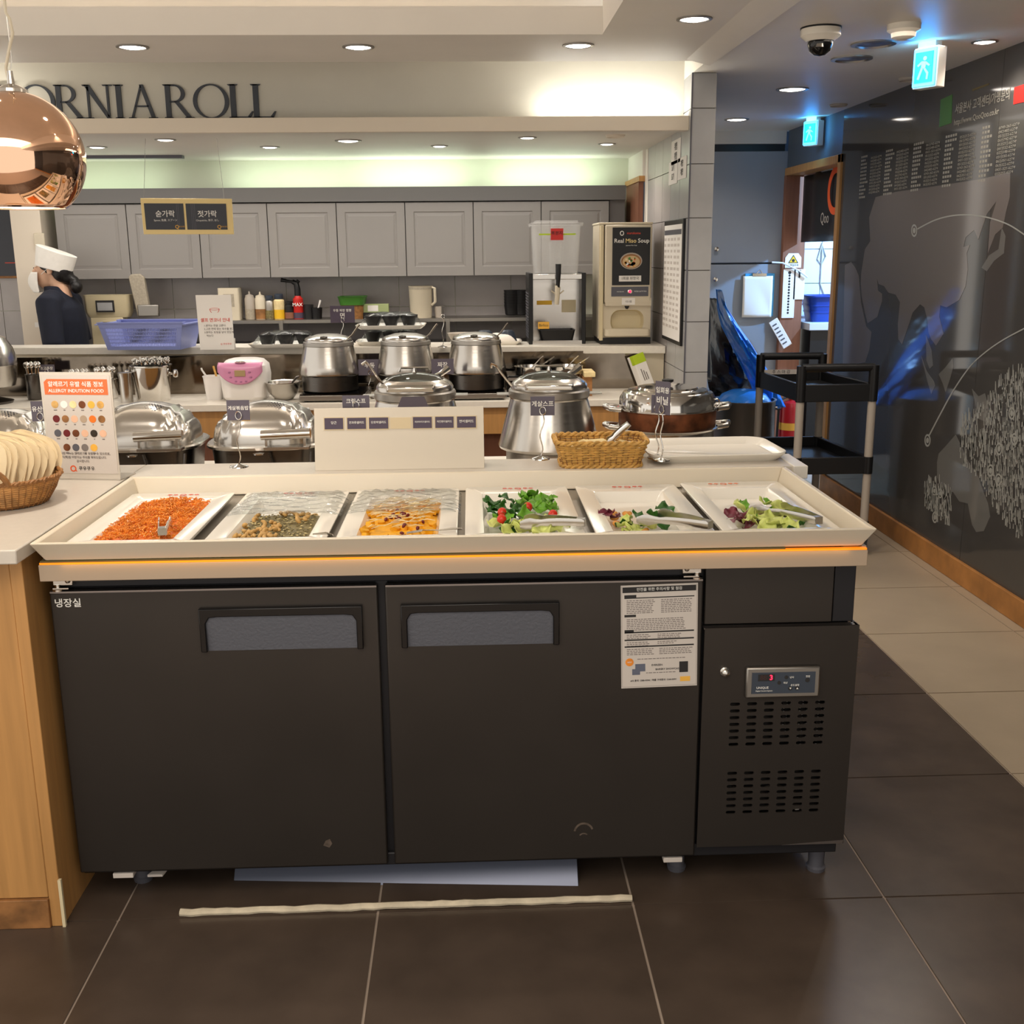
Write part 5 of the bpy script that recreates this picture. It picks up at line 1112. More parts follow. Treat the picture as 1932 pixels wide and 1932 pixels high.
for s in (-1, 1):
    b = B(); x0, x1 = s*bw_*.505, s*bt*.5
    b.hexa([(x0-.002, -.125, 0), (x0+.002, -.125, 0), (x0+.002, .125, 0), (x0-.002, .125, 0), (x1-.002, -.155, hb_*.93), (x1+.002, -.155, hb_*.93), (x1+.002, .155, hb_*.93), (x1-.002, .155, hb_*.93)])
    b.box(min(x1, x1+s*.02), max(x1, x1+s*.02), -.155, .155, hb_*.9, hb_*.94)
    b.box(x1-.004, x1+.004, -.155, -.1, hb_*.9, hb_); b.box(x1-.004, x1+.004, .1, .155, hb_*.9, hb_)
    part('short_wall', b, 'lilac', t)
# self service sign
a, c = sp(378, 660), sp(448, 657); w_ = c.x-a.x; ht = P(400, 557, Y=a.y).z-ZS
t = thing('corner_sign', 'white upright self service noodle sign right of the blue basket', 'sign', ((a.x+c.x)/2, a.y, ZS))
b = B(); b.hexa([(-w_/2, 0, 0), (w_/2, 0, 0), (w_/2, .004, 0), (-w_/2, .004, 0), (-w_/2-.012, .03, ht), (w_/2-.008, .03, ht), (w_/2-.008, .034, ht), (-w_/2-.012, .034, ht)]); part('sheet', b, 'paper', t)
b = B(); b.box(-w_/2, w_/2, .03, .033, 0, ht*.2); part('foot', b, 'paper', t)
tl = math.atan(.03/ht); TR_ = (PI/2-tl, 0, 0)
def ss(s, z, sz, m, x=-.008, **k): text(s, sz, m, t, (x*z/ht-.0, .03*z/ht-.001, z), TR_, **k)
ss('셀프 면코너 안내', ht*.54, .0225, 'redprint', bold=.0008)
for i, s in enumerate(('1.원하는 면을 고른다', '2.고른 면에 맞는 육수를 붓고', '3.원하는 토핑을 넣어 맛있게', '   먹는다')):
    q = ht*(.44-.062*i); text(s, .0135, 'ink_soft', t, (-w_*.34-.004, .03*q/ht-.001, q), TR_, al='LEFT')
text('Q 쿠우쿠우', .0125, 'redprint', t, (w_*.26, .0022, ht*.1), TR_)
b = B(); zc = ht*.74
yb_ = .03*zc/ht-.0012
for q in ring(-.006, zc, .026, .024, .0235, .0215, 180, 360, 20): b.prism(q, yb_-.0006, yb_+.0006)
for q in ring(-.006, zc+.001, .026, .006, .0235, .0045, 0, 360, 20): b.prism(q, yb_-.0006, yb_+.0006)
b.box(-.014, .002, yb_-.0006, yb_+.0006, zc-.03, zc-.0265)
part('bowl_print', b, 'redprint', t)
# trays of film wrapped black bowls
def wtray(px0, px1, py, z, depth, label):
    a, c = P(px0, py, Z=z), P(px1, py, Z=z); t = thing('plastic_tray', label, 'tray', ((a.x+c.x)/2, (a.y+c.y)/2+depth/2, z), group='white trays on the shelf')
    w_ = c.x-a.x
    part('tray_shell', B().loft([rr(w_*.9, depth*.86, .03, 0), rr(w_*1.02, depth, .04, .018), rr(w_*1.03, depth*1.01, .04, .022), rr(w_*1.0, depth*.98, .04, .022), rr(w_*.9, depth*.84, .03, .005)]), 'melamine', t); return t, w_
bowlm = None
def wrapped(px0, px1, py, z, depth, nx, label):
    t, w_ = wtray(px0, px1, py, z, depth, label)
    c = t.location
    for i in range(nx):
        for j in range(2):
            x, y = c.x+(i-(nx-1)/2)*w_*.8/nx, c.y+(j-.5)*depth*.4
            b = B(); r = min(w_*.38/nx, depth*.19); b.lathe([(r*.55, 0), (r*.6, .008), (r*.95, .05), (r, .062), (r*.92, .062), (r*.5, .012), (0, .012)], 20)
            o = single('black_bowl', b, 'black', 'black bowl wrapped in clear film '+label.split('tray')[-1], 'bowl', 'film wrapped bowls'+label.split('tray')[-1]); o.location = (x, y, z+.008)
    b = B(); q = random.Random(int(px0)); W3, D3 = w_*.9, depth*.8
    def fn(u, v):
        s = max(abs(u-.5), abs(v-.5))*2; k = max(0, 1-s**6)
        return (c.x+(u-.5)*W3, c.y+(v-.5)*D3, z+.012+.072*k+.006*math.sin(23*u+11*v)*math.sin(17*v-5*u)*k)
    b.grid(fn, 26, 18); single('cling_film', b, 'film', ('clear film over the black bowls of the single tray by the noodle sign') if 'stack' not in label else 'clear film over the bowls on the '+label.split(' white')[0]+' tray of the stack', 'film', solid=.0005)
wrapped(470, 600, 657, ZS, .24, 3, 'white tray on the shelf right of the noodle sign')
wrapped(672, 800, 652, ZS, .24, 3, 'lower white tray of the stack above the middle bell pot')
wrapped(672, 800, 622, ZS+.098, .24, 3, 'upper white tray of the stack above the middle bell pot')
card_stand(644, 652, ZS, (623, 577, 669, 609), ['우동 짜장 짬뽕', '면'], 'purple noodle card on a wire stand on the shelf', m='purple')
t, w_ = wtray(852, 984, 652, ZS, .2, 'white tray with a folded towel behind the right bell pot')
b = B(); q = t.location; b.grid(lambda u, v: (q.x+(u-.5)*w_*.86, q.y+(v-.5)*.17, ZS+.012+.04*max(0, 1-(abs(u-.5)*2)**6)*max(0, 1-(abs(v-.5)*2)**6)+.006*math.sin(14*u+6*v)), 22, 12); single('towel', b, 'tissue', 'folded white towel lying in the tray on the shelf', 'towel', solid=.004)
card_stand(835, 655, ZS, (833, 578, 838, 602), [], 'wire stand seen edge on at the shelf right of the tray stack', m='steel_dark')
# drinks dispenser
a, c = sp(998, 650), sp(1104, 648); w_ = (c.x-a.x); Yd = a.y
def dz(y): return P(1050, y, Y=Yd).z-ZS
t = thing('drinks_dispenser', 'clear drinks dispenser on a black framed base', 'drinks dispenser', ((a.x+c.x)/2, Yd+.16, ZS))
zb_, zt = dz(515), dz(420)
for s in (-1, 1):
    part('side_frame', B().box(s*w_/2-.012*(s > 0)*2+.0, s*w_/2+.012*(s < 0)*2, -.16, .16, 0, zb_), 'black', t, bev=.003)
b = B()
for k in range(16): b.box(-w_/2-.002, -w_/2+.003, -.14, .14, .03+.016*k, .037+.016*k)
part('side_vents', b, 'dgrey', t)
part('back_panel', B().box(-w_/2+.02, w_/2-.02, -.02, .15, .01, zb_-.03), 'steel', t, label='shiny steel back of the dispenser')
part('base_plate', B().box(-w_/2+.02, w_/2-.02, -.16, .1, .0, .02), 'steel', t)
part('drip_bowl', B().loft([rr(.17, .12, .02, .006, 4, 0, -.09), rr(.2, .14, .02, .075, 4, 0, -.09), rr(.205, .145, .02, .078, 4, 0, -.09), rr(.19, .13, .02, .078, 4, 0, -.09), rr(.165, .11, .02, .014, 4, 0, -.09)]), 'black', t)
part('top_plate', B().box(-w_/2+.012, w_/2-.012, -.155, .15, zb_-.035, zb_-.006), 'steel', t, bev=.003)
b = B(); b.loft([rr(w_*.74, .26, .02, zb_-.006), rr(w_*.82, .29, .02, zt-.02), rr(w_*.9, .31, .02, zt-.018), rr(w_*.9, .31, .02, zt-.008), rr(w_*.8, .285, .02, zt-.01), rr(w_*.72, .25, .02, zb_)]); part('tank', b, 'clear', t)
part('tank_lid', B().loft([rr(w_*.91, .32, .02, zt-.008), rr(w_*.91, .32, .02, zt), rr(w_*.74, .26, .02, zt), rr(w_*.74, .26, .02, zt+.012)]), 'clear', t, bev=.002)
part('cooling_column', B().lathe([(.035, zb_), (.035, zt-.1), (0, zt-.095)], 18), 'clear', t)
part('yellow_level', B().box(-.1, .1, -.152, -.15, dz(442)-.004, dz(442)+.004), 'lime', t)
tg_ = part('price_tag', B().box(-.036, .032, -.157, -.154, dz(453), dz(431)), 'red', t, label='red tag on the dispenser tank')
text('복분자', .024, 'ink', tg_, (-.002, -.1575, dz(440)))
b = B(); b.tube([(.0, -.18, dz(546)), (.002, -.185, dz(530)), (.003, -.19, dz(512)), (.003, -.19, dz(498))], [.011, .013, .017, .018], 12, flat=.7); part('tap_lever', b, 'black', t)
b = B(); b.tube([(0, -.12, dz(540)), (0, -.18, dz(542)), (-.003, -.185, dz(560)), (-.006, -.185, dz(574))], [.012, .015, .014, .012], 10); b.tube([(-.034+.068*k/10, -.17, dz(548)-.02*math.sin(PI*k/10)) for k in range(11)], .004, 6); part('tap', b, 'cream2', t)
part('warning_strip', B().box(-.105, -.02, -.0235, -.02, dz(577), dz(569)), 'yellow', t)
part('yellow_notice', B().box(.035, .115, -.0235, -.02, dz(592), dz(568)), 'cream', t)
lb_ = part('maker_label', B().box(-.107, -.045, -.1635, -.16, dz(620), dz(607)), 'goldp', t); text('Birlico', .02, 'ink', lb_, (-.076, -.164, dz(613.5)))
# miso soup machine
a, c = sp(1133, 650), sp(1234, 652); w_ = (c.x-a.x); Ym = a.y; dd = .34
def mz(y): return P(1185, y, Y=Ym).z-ZS
t = thing('soup_machine', 'cream miso soup machine with a black front panel', 'soup machine', ((a.x+c.x)/2, Ym+dd/2, ZS))
H_ = mz(419); fy = -dd/2
part('case', B().box(-w_/2-.01, w_/2, fy+.07, dd/2, .03, H_-.006), 'cream2', t, bev=.006)
part('lid', B().box(-w_/2-.014, w_/2+.003, fy+.02, dd/2, H_-.012, H_), 'cream2', t, bev=.004)
part('door', B().box(-w_/2+.02, w_/2-.004, fy, fy+.034, mz(572), H_-.014), 'cream2', t, bev=.008)
part('side_strip', B().box(-w_/2-.006, -w_/2+.014, fy+.008, fy+.04, .02, H_-.014), 'cream', t, bev=.004)
def mx(px): return P(px, 500, Y=Ym).x-(a.x+c.x)/2
pn = part('front_poster', B().box(mx(1155), mx(1226), fy-.003, fy+.002, mz(538), mz(429)), 'black', t, label='black picture panel of the soup machine')
xm = (mx(1155)+mx(1226))/2
def mtext(s, sz, m, y, x=0, **k): text(s, sz, m, pn, (xm+x, fy-.0038, mz(y)), **k)
mtext('Real', .031, 'inkw', 454.5, -.067, bold=.0015); mtext('Miso', .031, 'gold', 454.5, -.003, bold=.0015); mtext('Soup', .031, 'inkw', 454.5, .066, bold=.0015)
mtext('marukome', .017, 'redprint', 440, .012, bold=.001); mtext('Japanese Miso Soup', .0075, 'inkw', 463)
b = B(); b.tube([(xm-.052+.009*math.cos(a_), fy-.004, mz(440)+.011*math.sin(a_)) for a_ in (2*PI*k/12 for k in range(12))], .0025, 4, closed=True); part('chef_print', b, 'inkw', pn)
def disc_(cx, cz, rx, rz_, m, nm_, d): b = B(); b.prism([(cx+rx*math.cos(2*PI*k/26), cz+rz_*math.sin(2*PI*k/26)) for k in range(26)], fy-.003-d, fy-.002); part(nm_, b, m, pn)
disc_(xm, mz(492.5), .06, .044, 'plastic_grey', 'bowl_picture', .0005); disc_(xm, mz(493), .054, .038, 'wood_worn', 'bowl_picture', .001); disc_(xm, mz(494), .047, .032, 'soup', 'bowl_picture', .0015)
rg = random.Random(6)
for m_ in ('orange', 'bread', 'green', 'inkw', 'chicken'):
    b = B()
    for k in range(5): x, z = xm+rg.uniform(-.032, .032), mz(494)+rg.uniform(-.02, .02); b.prism(circ(x, z, rg.uniform(.004, .008), 7), fy-.0055, fy-.004)
    part('topping_picture', b, m_, pn)
sl_ = part('paper_strip', B().box(mx(1168), mx(1210), fy-.0042, fy-.002, mz(531), mz(520)), 'paper', pn); text('1회용 된장국', .018, 'ink', pn, ((mx(1168)+mx(1210))/2, fy-.0048, mz(525.5)))
bp_ = part('button_panel', B().box(mx(1154), mx(1224), fy-.003, fy+.002, mz(559), mz(541)), 'dgrey', t)
b = B(tr(mx(1189), fy-.003, mz(550)) @ rot('X', 90)); b.lathe([(.0125, 0), (.0125, .003), (.009, .004)], 18); part('button_ring', b, 'chrome', bp_)
b = B(tr(mx(1189), fy-.006, mz(550)) @ rot('X', 90)); b.lathe([(.008, 0), (.006, .003), (0, .0035)], 16); part('start_button', b, 'led', bp_)
text('marukome', .009, 'inkw', bp_, (mx(1171), fy-.0036, mz(550))); text('버튼을 눌러주세요', .009, 'inkw', bp_, (mx(1209), fy-.0036, mz(550)))
part('shutter_ribs', B().box(mx(1143), mx(1230), fy+.001, fy+.03, mz(577), mz(562)).box(mx(1143), mx(1230), fy-.002, fy+.02, mz(571), mz(568)), 'cream2', t)
nt = part('paper_note', B().box(mx(1174), mx(1199), fy-.004, fy-.002, mz(575), mz(562)), 'paper', t); text('1인 1컵', .012, 'ink', nt, (mx(1186.5), fy-.0045, mz(569)))
b = B(); b.lathe([(.014, .02), (.012, .01), (.006, 0), (0, 0)], 14, c=(mx(1185), fy+.02, mz(583))); part('nozzle', b, 'dark', t)
rc = [(x+mx(1186), z+mz(606)) for x, z, _ in rr(w_*.66, abs(mz(625)-mz(583)), .05, 0, 6)]
b = B(); b.loft([[(x, fy+.027, z) for x, z in rc], [(mx(1186)+(x-mx(1186))*.88, fy+.066, mz(606)+(z-mz(606))*.86) for x, z in rc]], False, True); part('cup_bay', b, 'cream', t)
holes_plate([(-w_/2-.008, .03), (w_/2-.001, .03), (w_/2-.001, mz(573)), (-w_/2-.008, mz(573))], [rc], fy+.024, fy+.03, 'lower_front', 'cream2', t)
part('side_walls', B().box(-w_/2-.01, -w_/2-.004, fy+.026, fy+.08, .03, H_-.01).box(w_/2-.006, w_/2, fy+.026, fy+.08, .03, H_-.01), 'cream2', t)
part('drip_shelf', B().loft([rr(w_*.84, .09, .02, .045, 4, .004, fy+.0), rr(w_*.88, .1, .02, .05, 4, .004, fy+.0), rr(w_*.88, .1, .02, .082, 4, .004, fy), rr(w_*.82, .09, .02, .085, 4, .004, fy)]), 'cream2', t)
part('foot_plinth', B().box(-w_/2, w_/2, fy+.01, dd/2-.02, 0, .035), 'black', t)
# ================================================================ BACK KITCHEN
YC = 7.05
zcb, zct = P(640, 522.5, Y=YC).z, P(640, 382, Y=YC).z
xs = [P(x, 452, Y=YC).x for x in (107, 242, 377, 506.5, 636.5, 765.5, 893.5, 1021, 1149)]
lbs = ['grey wall cupboard behind the cook, leftmost', 'grey wall cupboard behind the left half of the hanging sign', 'grey wall cupboard behind the right half of the hanging sign', 'grey wall cupboard above the torch', 'grey wall cupboard above the green basin', 'grey wall cupboard above the cream jug', 'grey wall cupboard left of the drinks dispenser', 'grey wall cupboard behind the dispenser and soup machine, rightmost']
cab0 = None
for i in range(8):
    w_ = xs[i+1]-xs[i]
    t = thing('wall_cupboard', lbs[i], 'cupboard', ((xs[i]+xs[i+1])/2, YC, zcb), group='row of grey wall cupboards')
    part('carcass', B().box(-w_/2, w_/2, .024, .25, 0, zct-zcb), 'cab_top', t)
    d = .022; x0, x1, z0, z1 = -w_/2+.003, w_/2-.003, .002, zct-zcb-.003
    def fr_(e, y): return [(x0+e, y, z0+e*1.1), (x1-e, y, z0+e*1.1), (x1-e, y, z1-e*1.1), (x0+e, y, z1-e*1.1)]
    b = B(); b.loft([fr_(0, d), fr_(0, .0), fr_(.050, .0), fr_(.055, .006), fr_(.060, .006), fr_(.072, .0015), fr_(.075, .0015)], False, True)
    part('door', b, 'cabinet', t, sharp=20)
struct('trim_5', B().box(xs[0]-.02, .98, 7.03, 7.05, zct+.004, P(640, 353, Y=7.03).z).box(xs[0]-.02, .98, 7.05, 7.3, zct+.004, 1.83), 'cab_top')
struct('trim_6', B().box(xs[-1]+.004, .98, 7.07, 7.3, zcb, zct+.004), 'cab_top')
# rear worktop and steel shelf
t = thing('rear_shelf', 'long stainless shelf against the tiles under the cupboards', 'shelf', (-.8, 7.1, 1.08))
zs = P(640, 603, Y=6.98).z
part('board', B().box(-2.3, .95, 6.98, 7.29, zs-.02, zs), 'steel_dull', t, **W_)
for px in (530, 845): part('bracket', B().box(P(px, 610, Y=6.97).x-.012, P(px, 610, Y=6.97).x+.012, 6.97, 6.99, .82, zs), 'steel_dull', t, **W_)
part('lower_board', B().box(-2.3, .95, 6.98, 7.28, .93, .945), 'steel_dark', t, **W_)
t = thing('rear_counter', 'dark stainless worktop under the rear shelf', 'counter', (-.8, 7.1, 0))
part('top', B().box(-4.0, .98, 7.03, 7.29, .84, .87), 'steel_dark', t, **W_); part('front', B().box(-4.0, .98, 7.05, 7.07, 0, .84), 'dgrey', t, **W_)
YR = 7.1
def rs(px): return Vector((P(px, 600, Y=YR).x, YR, zs))
def hz_(y): return P(640, y, Y=YR).z-zs
def bottle(px, top, r, m, capm, label, fill=None, nozzle=True, cat='bottle'):
    h = hz_(top); t = thing('squeeze_bottle' if nozzle else 'jar', label, cat, rs(px))
    if nozzle:
        part('body', B().lathe([(r*.95, 0), (r, .006), (r, h*.74), (r*.8, h*.82)], 20), m, t); part('nozzle', B().lathe([(r*.85, h*.81), (r*.8, h*.86), (r*.2, h*.9), (r*.12, h)], 14), capm, t)
    else:
        part('body', B().lathe([(r*.95, 0), (r, .006), (r, h*.72), (r*.7, h*.8)], 20), m, t); part('cap', B().lathe([(r*.75, h*.78), (r*.8, h*.8), (r*.8, h*.97), (r*.6, h)], 16), capm, t)
    if fill: part('contents', B().lathe([(r*1.01, .004), (r*1.01, h*.38)], 20), fill, t)
bottle(473, 548, .032, 'plastic_grey', 'plastic_grey', 'brownish squeeze bottle, leftmost on the rear shelf', 'post')
bottle(493, 549, .034, 'cream2', 'cream2', 'white squeeze bottle with brown foot on the rear shelf', 'wood_worn')
bottle(510, 556, .03, 'steel_dull', 'panelb', 'clear jar of green spice with dark cap', 'seed', False, 'jar'); bottle(528, 553, .034, 'bread', 'panelb', 'clear jar of yellow powder with dark cap', 'yellow', False, 'jar')
bottle(547, 567, .03, 'dark', 'dark', 'dark sauce jar with a red stripe left of the torch', 'wood_red', False, 'jar')
t = thing('gas_torch', 'red gas can with a black torch head', 'torch', rs(564))
h1, h2 = hz_(557), hz_(527)
part('can', B().lathe([(.03, 0), (.032, .004), (.032, h1*.86), (.02, h1*.95), (.018, h1)], 22), 'red', t); part('blue_base', B().lathe([(.0325, .005), (.0325, h1*.28)], 22), 'purple', t)
text('MAX', .03, 'inkw', t, (0, -.0335, h1*.62), bold=.002)
b = B(); b.tube([(0, 0, h1), (0, 0, h1+.04), (-.006, 0, h1+.075), (-.03, 0, h2-.01)], [.02, .019, .018, .014], 10); b.tube([(-.02, 0, h2-.014), (-.06, 0, h2-.008), (-.1, 0, h2)], [.008, .009, .013], 10); b.tube([(-.01, 0, h2-.03), (.01, 0, h2-.004)], .012, 8); part('torch_head', b, 'black', t)
def cup(px, top, r, m, label, dark=False, z=None, flare=1.15, flip=False):
    h = hz_(top); o = single('cup', B().lathe([(r*(flare if flip else 1), 0), (r*(1 if flip else flare), h), (r*(.93 if flip else flare*.93), h), (r*.9, .01), (0, .01)], 24), m, label, 'cup'); o.location = rs(px); return o
cup(583, 574, .028, 'dark', 'dark brown cup right of the red gas can'); cup(598, 580, .032, 'black', 'black cup with a white spoon on the rear shelf')
single('spoon', B().tube([rs(598)+Vector((0, 0, .03)), rs(606)+Vector((0, 0, hz_(566)))], [.004, .007], 6), 'whitep', 'white spoon standing in the black cup', 'spoon')
t = thing('green_basin', 'bright green plastic basin on the rear shelf', 'basin', rs(667)+Vector((0, 0, .0)))
wg = (P(693, 565, Y=YR).x-P(641, 565, Y=YR).x)/2; b = B(); z0, z1 = hz_(575), hz_(559)
b.loft([rr(wg*1.7, .18, .03, z0), rr(wg*1.95, .2, .03, z1-.006), rr(wg*2.05, .21, .03, z1), rr(wg*1.9, .19, .03, z1), rr(wg*1.6, .17, .03, z0+.006)]); part('basin', b, 'green', t)
b = B(); b.loft([rr(wg*1.5, .16, .03, 0), rr(wg*1.6, .17, .03, z0)]); part('lower_tub', b, 'wicker_d', t)
t = thing('film_dispenser', 'sage green film box above the wrapped bowls', 'box', rs(710))
z0, z1 = hz_(590), hz_(574); wg = (P(735, 580, Y=YR).x-P(686, 580, Y=YR).x)/2
part('carton', B().box(-wg, wg, -.03, .03, z0, z1), 'sage', t, bev=.002); part('white_print', B().box(-wg*.6, wg*.2, -.031, -.03, z0+.008, z1-.008), 'paper', t); part('base_box', B().box(-wg, wg*.98, -.05, .05, 0, z0), 'black', t)
t = thing('jug', 'tall cream plastic jug on the rear shelf', 'jug', rs(795)); hj = hz_(541)
part('jug_wall', B().lathe([(.066, 0), (.068, .006), (.076, hj*.97), (.08, hj), (.07, hj), (.06, .01)], 28), 'cream2', t)
b = B(); b.tube([(.07, -.02, hj*.95), (.09, -.03, hj*.93), (.092, -.03, hj*.5), (.07, -.02, hj*.4)], .009, 8); part('handle', b, 'cream2', t)
part('lid_band', B().lathe([(.0765, hj*.9), (.0785, hj*.97)], 28, cap0=False, cap1=False), 'post', t)
cup(829, 580, .026, 'plastic_grey', 'grey cup right of the cream jug')
for px, nm_, lb in ((966, 0, 'stack of black tumblers left of the drinks dispenser'), (984, 1, 'stack of black tumblers right behind the dispenser frame')):
    t = thing('tumbler_stack', lb, 'cups', rs(px)); h = hz_(556)
    for k in range(6): part('tumbler', B().lathe([(.036, .01+.018*k), (.042, .015+.018*k), (.05, h*.45+.018*k), (.052, h*.52+.018*k)], 22), 'black', t)
b = B(); b.box(-.11, .11, -.08, .1, 0, .12); t = thing('white_box', 'cream box on the rear shelf behind the noodle sign', 'box', rs(437)); part('carton', B().loft([rr(.13, .12, .01, 0), rr(.13, .12, .01, hz_(541))]), 'cream2', t); part('front_slot', B().box(-.03, .035, -.062, -.058, hz_(575), hz_(552)), 'post', t)
# lower shelf things
zl = .945
for px, lb in ((915, 'upturned black ribbed cup below the rear shelf, left of two'), (957, 'upturned black ribbed cup below the rear shelf, right of two')):
    prof = []; h = P(915, 604, Y=6.7).z-ZS
    for k in range(6): prof += [(.062-.004*k, .012*k), (.0605-.004*k, .012*k+.006)]
    b = B(); b.lathe(prof+[(.03, .075)], 26); o = single('ribbed_cup', b, 'panelb', lb, 'cup', 'upturned black cups'); o.location = (P(px, 640, Y=6.12).x, 6.16, ZS)
single('colander', B().lathe([(.03, 0), (.06, .02), (.08, .06), (.083, .062), (.076, .06), (.05, .02), (0, .01)], 26), 'plastic_grey', 'grey translucent bowl beside the upturned black cups', 'bowl').location = (P(872, 640, Y=6.3).x, 6.16, ZS)
# scale and folded lid at the left
Y = 7.07
t = thing('weighing_scale', 'cream kitchen scale with a display behind the blue basket', 'scale', (P(206, 600, Y=Y).x, Y, .87))
x0, x1 = P(165, 580, Y=Y).x-t.location.x, P(248, 580, Y=Y).x-t.location.x; za, zb2, zc = [P(200, y, Y=Y).z-.87 for y in (556, 598, 605)]
part('head', B().loft([rr((x1-x0)*.9, .1, .02, zb2, 4, (x0+x1)/2), rr((x1-x0)*.98, .12, .02, zb2+.03, 4, (x0+x1)/2), rr((x1-x0), .13, .02, za-.01, 4, (x0+x1)/2), rr((x1-x0)*1.03, .135, .02, za, 4, (x0+x1)/2)]), 'cream', t)
def bxp(a0, a1, c0, c1, d): return B().box(P(a0, 580, Y=Y).x-t.location.x, P(a1, 580, Y=Y).x-t.location.x, -.066-d, -.06, P(200, c1, Y=Y).z-.87, P(200, c0, Y=Y).z-.87)
part('display_frame', bxp(188, 222, 566, 588, .004), 'ink', t); part('display', bxp(191, 219, 570, 585, .006), 'tile_grey', t)
part('column', B().box(-.1, .1, -.05, .05, .0, zb2), 'cream', t, bev=.005)
part('blue_keys', B().box(-.04, -.005, -.056, -.05, .02, .03).box(-.04, -.005, -.056, -.05, -.03+.08, .06), 'bluec', t)
b = B(); q = [(P(x, 560, Y=7.05).x, P(200, y, Y=7.05).z) for x, y in ((247, 523), (252, 518), (268, 517), (276, 523), (283, 598), (258, 598))]
b.prism(q, 7.03, 7.07); single('upright_lid', b, 'post', 'beige upright lid panel behind the scale', 'lid', bev=.006)
single('door_closer', B().box(P(260, 585, Y=7.0).x, P(300, 585, Y=7.0).x, 6.99, 7.02, P(280, 597, Y=7.0).z, P(280, 575, Y=7.0).z), 'steel_dull', 'steel clamp beside the upright beige lid', 'clamp', bev=.006)
# menu board and switch box on the left wall
t = thing('menu_board', 'dark menu board at the left edge behind the cook', 'board', (P(5, 450, Y=7.27).x, 7.27, P(20, 525, Y=7.27).z))
x1 = P(46, 450, Y=7.27).x-t.location.x; hm = P(20, 388, Y=7.27).z-t.location.z
part('frame', B().box(-.5, x1, 0, .02, 0, hm), 'wood_worn', t, bev=.003); part('board', B().box(-.49, x1-.015, -.004, .0, .015, hm-.012), 'menu', t)
part('red_line', B().box(.0, x1-.02, -.006, -.004, hm*.21, hm*.22), 'redprint', t)
single('switch_box', B().box(P(64, 450, Y=6.99).x, P(84, 450, Y=6.99).x, 6.985, 7.0, P(70, 470, Y=6.99).z, P(70, 440, Y=6.99).z), 'cream2', 'small cream wall box on the post behind the cook', 'switch', bev=.004)
# ================================================================ THE COOK
xo = P(108, 540, Y=6.78).x
t = thing('person', 'cook in a white hat, face mask and navy top, facing left behind the shelf', 'person', (xo, 6.78, 0))
# built facing -x; k scales to the photographed height
k = 1.0
ZE = P(70, 502, Y=6.78).z   # eye height
def E(b, c, r, rt=None): b.ell(c, r, 18, 12, rt)
def limb(b, pts, rs_): b.tube(pts, rs_, 12)
hx = P(97, 510, Y=6.78).x-xo
hz = ZE-.012
body = B()
E(body, (hx+.012, 0, hz+.015), (.09, .073, .082)); E(body, (hx-.03, 0, hz-.035), (.062, .058, .085)); E(body, (hx-.045, 0, hz-.085), (.04, .042, .034))
body.tube([(hx-.088, 0, hz+.005), (hx-.108, 0, hz-.03), (hx-.088, 0, hz-.042)], [.01, .015, .011], 8)
for s in (-1, 1): E(body, (hx+.012, s*.074, hz-.012), (.018, .008, .03)); E(body, (hx-.082, s*.03, hz+.0), (.012, .013, .009))
limb(body, [(hx+.018, 0, hz-.04), (hx+.045, 0, hz-.12), (hx+.05, 0, hz-.2)], [.052, .05, .062])
tx = hx+.028
body.loft([[(tx+dx+ry*math.cos(2*PI*i/20), rx*math.sin(2*PI*i/20), z) for i in range(20)] for z, rx, ry, dx in ((.78, .16, .105, .02), (.9, .15, .1, .02), (1.02, .155, .105, .015), (1.12, .17, .108, .01), (1.2, .185, .1, .0), (hz-.19, .15, .075, -.005), (hz-.15, .07, .055, -.015))])
for s in (-1, 1):
    sh_ = (tx+.0, s*.185, hz-.2); el = (tx+.03, s*.23, hz-.47); wri = (tx-.19, s*.2, hz-.52)
    limb(body, [(tx, s*.13, hz-.19), sh_, tuple((sh_[i]+el[i])/2 for i in range(3)), el], [.055, .055, .046, .038]); limb(body, [el, tuple((wri[i]*.5+el[i]*.5) for i in range(3)), wri], [.038, .034, .025])
    pm = (wri[0]-.045, wri[1], wri[2]-.004); E(body, pm, (.045, .016, .036))
    for j, (dz_, L) in enumerate(((.026, .065), (.009, .075), (-.008, .07), (-.024, .052))):
        f0 = (pm[0]-.035, pm[1], pm[2]+dz_); body.tube([f0, (f0[0]-L*.5, f0[1], f0[2]-.006), (f0[0]-L*.85, f0[1]+s*-.012, f0[2]-.022)], [.0095, .009, .0075], 8)
    body.tube([(wri[0]-.015, wri[1], wri[2]+.02), (wri[0]-.045, wri[1]-s*.02, wri[2]+.042), (wri[0]-.075, wri[1]-s*.025, wri[2]+.044)], [.012, .0105, .009], 8)
    limb(body, [(tx+.02, s*.085, .82), (tx+.01, s*.09, .45), (tx+.03, s*.09, .08)], [.092, .062, .042]); E(body, (tx-.05, s*.09, .035), (.12, .042, .034))
def organic(nm_, b, m, vox, it, lab=None):
    o = part(nm_, b, m, t, label=lab, sharp=0)
    r = o.modifiers.new('r', 'REMESH'); r.mode = 'VOXEL'; r.voxel_size = vox; r.use_smooth_shade = True
    s = o.modifiers.new('s', 'SMOOTH'); s.iterations = it; s.factor = .5
    return o
organic('body', body, 'skin', .0075, 3)
shirt = B()
shirt.loft([[(tx+dx+ry*math.cos(2*PI*i/20), rx*math.sin(2*PI*i/20), z) for i in range(20)] for z, rx, ry, dx in ((.72, .185, .13, .02), (.9, .172, .124, .02), (1.02, .175, .126, .015), (1.12, .19, .128, .012), (1.2, .2, .118, .006), (hz-.185, .165, .088, .0), (hz-.14, .085, .066, -.012), (hz-.105, .066, .06, -.022))])
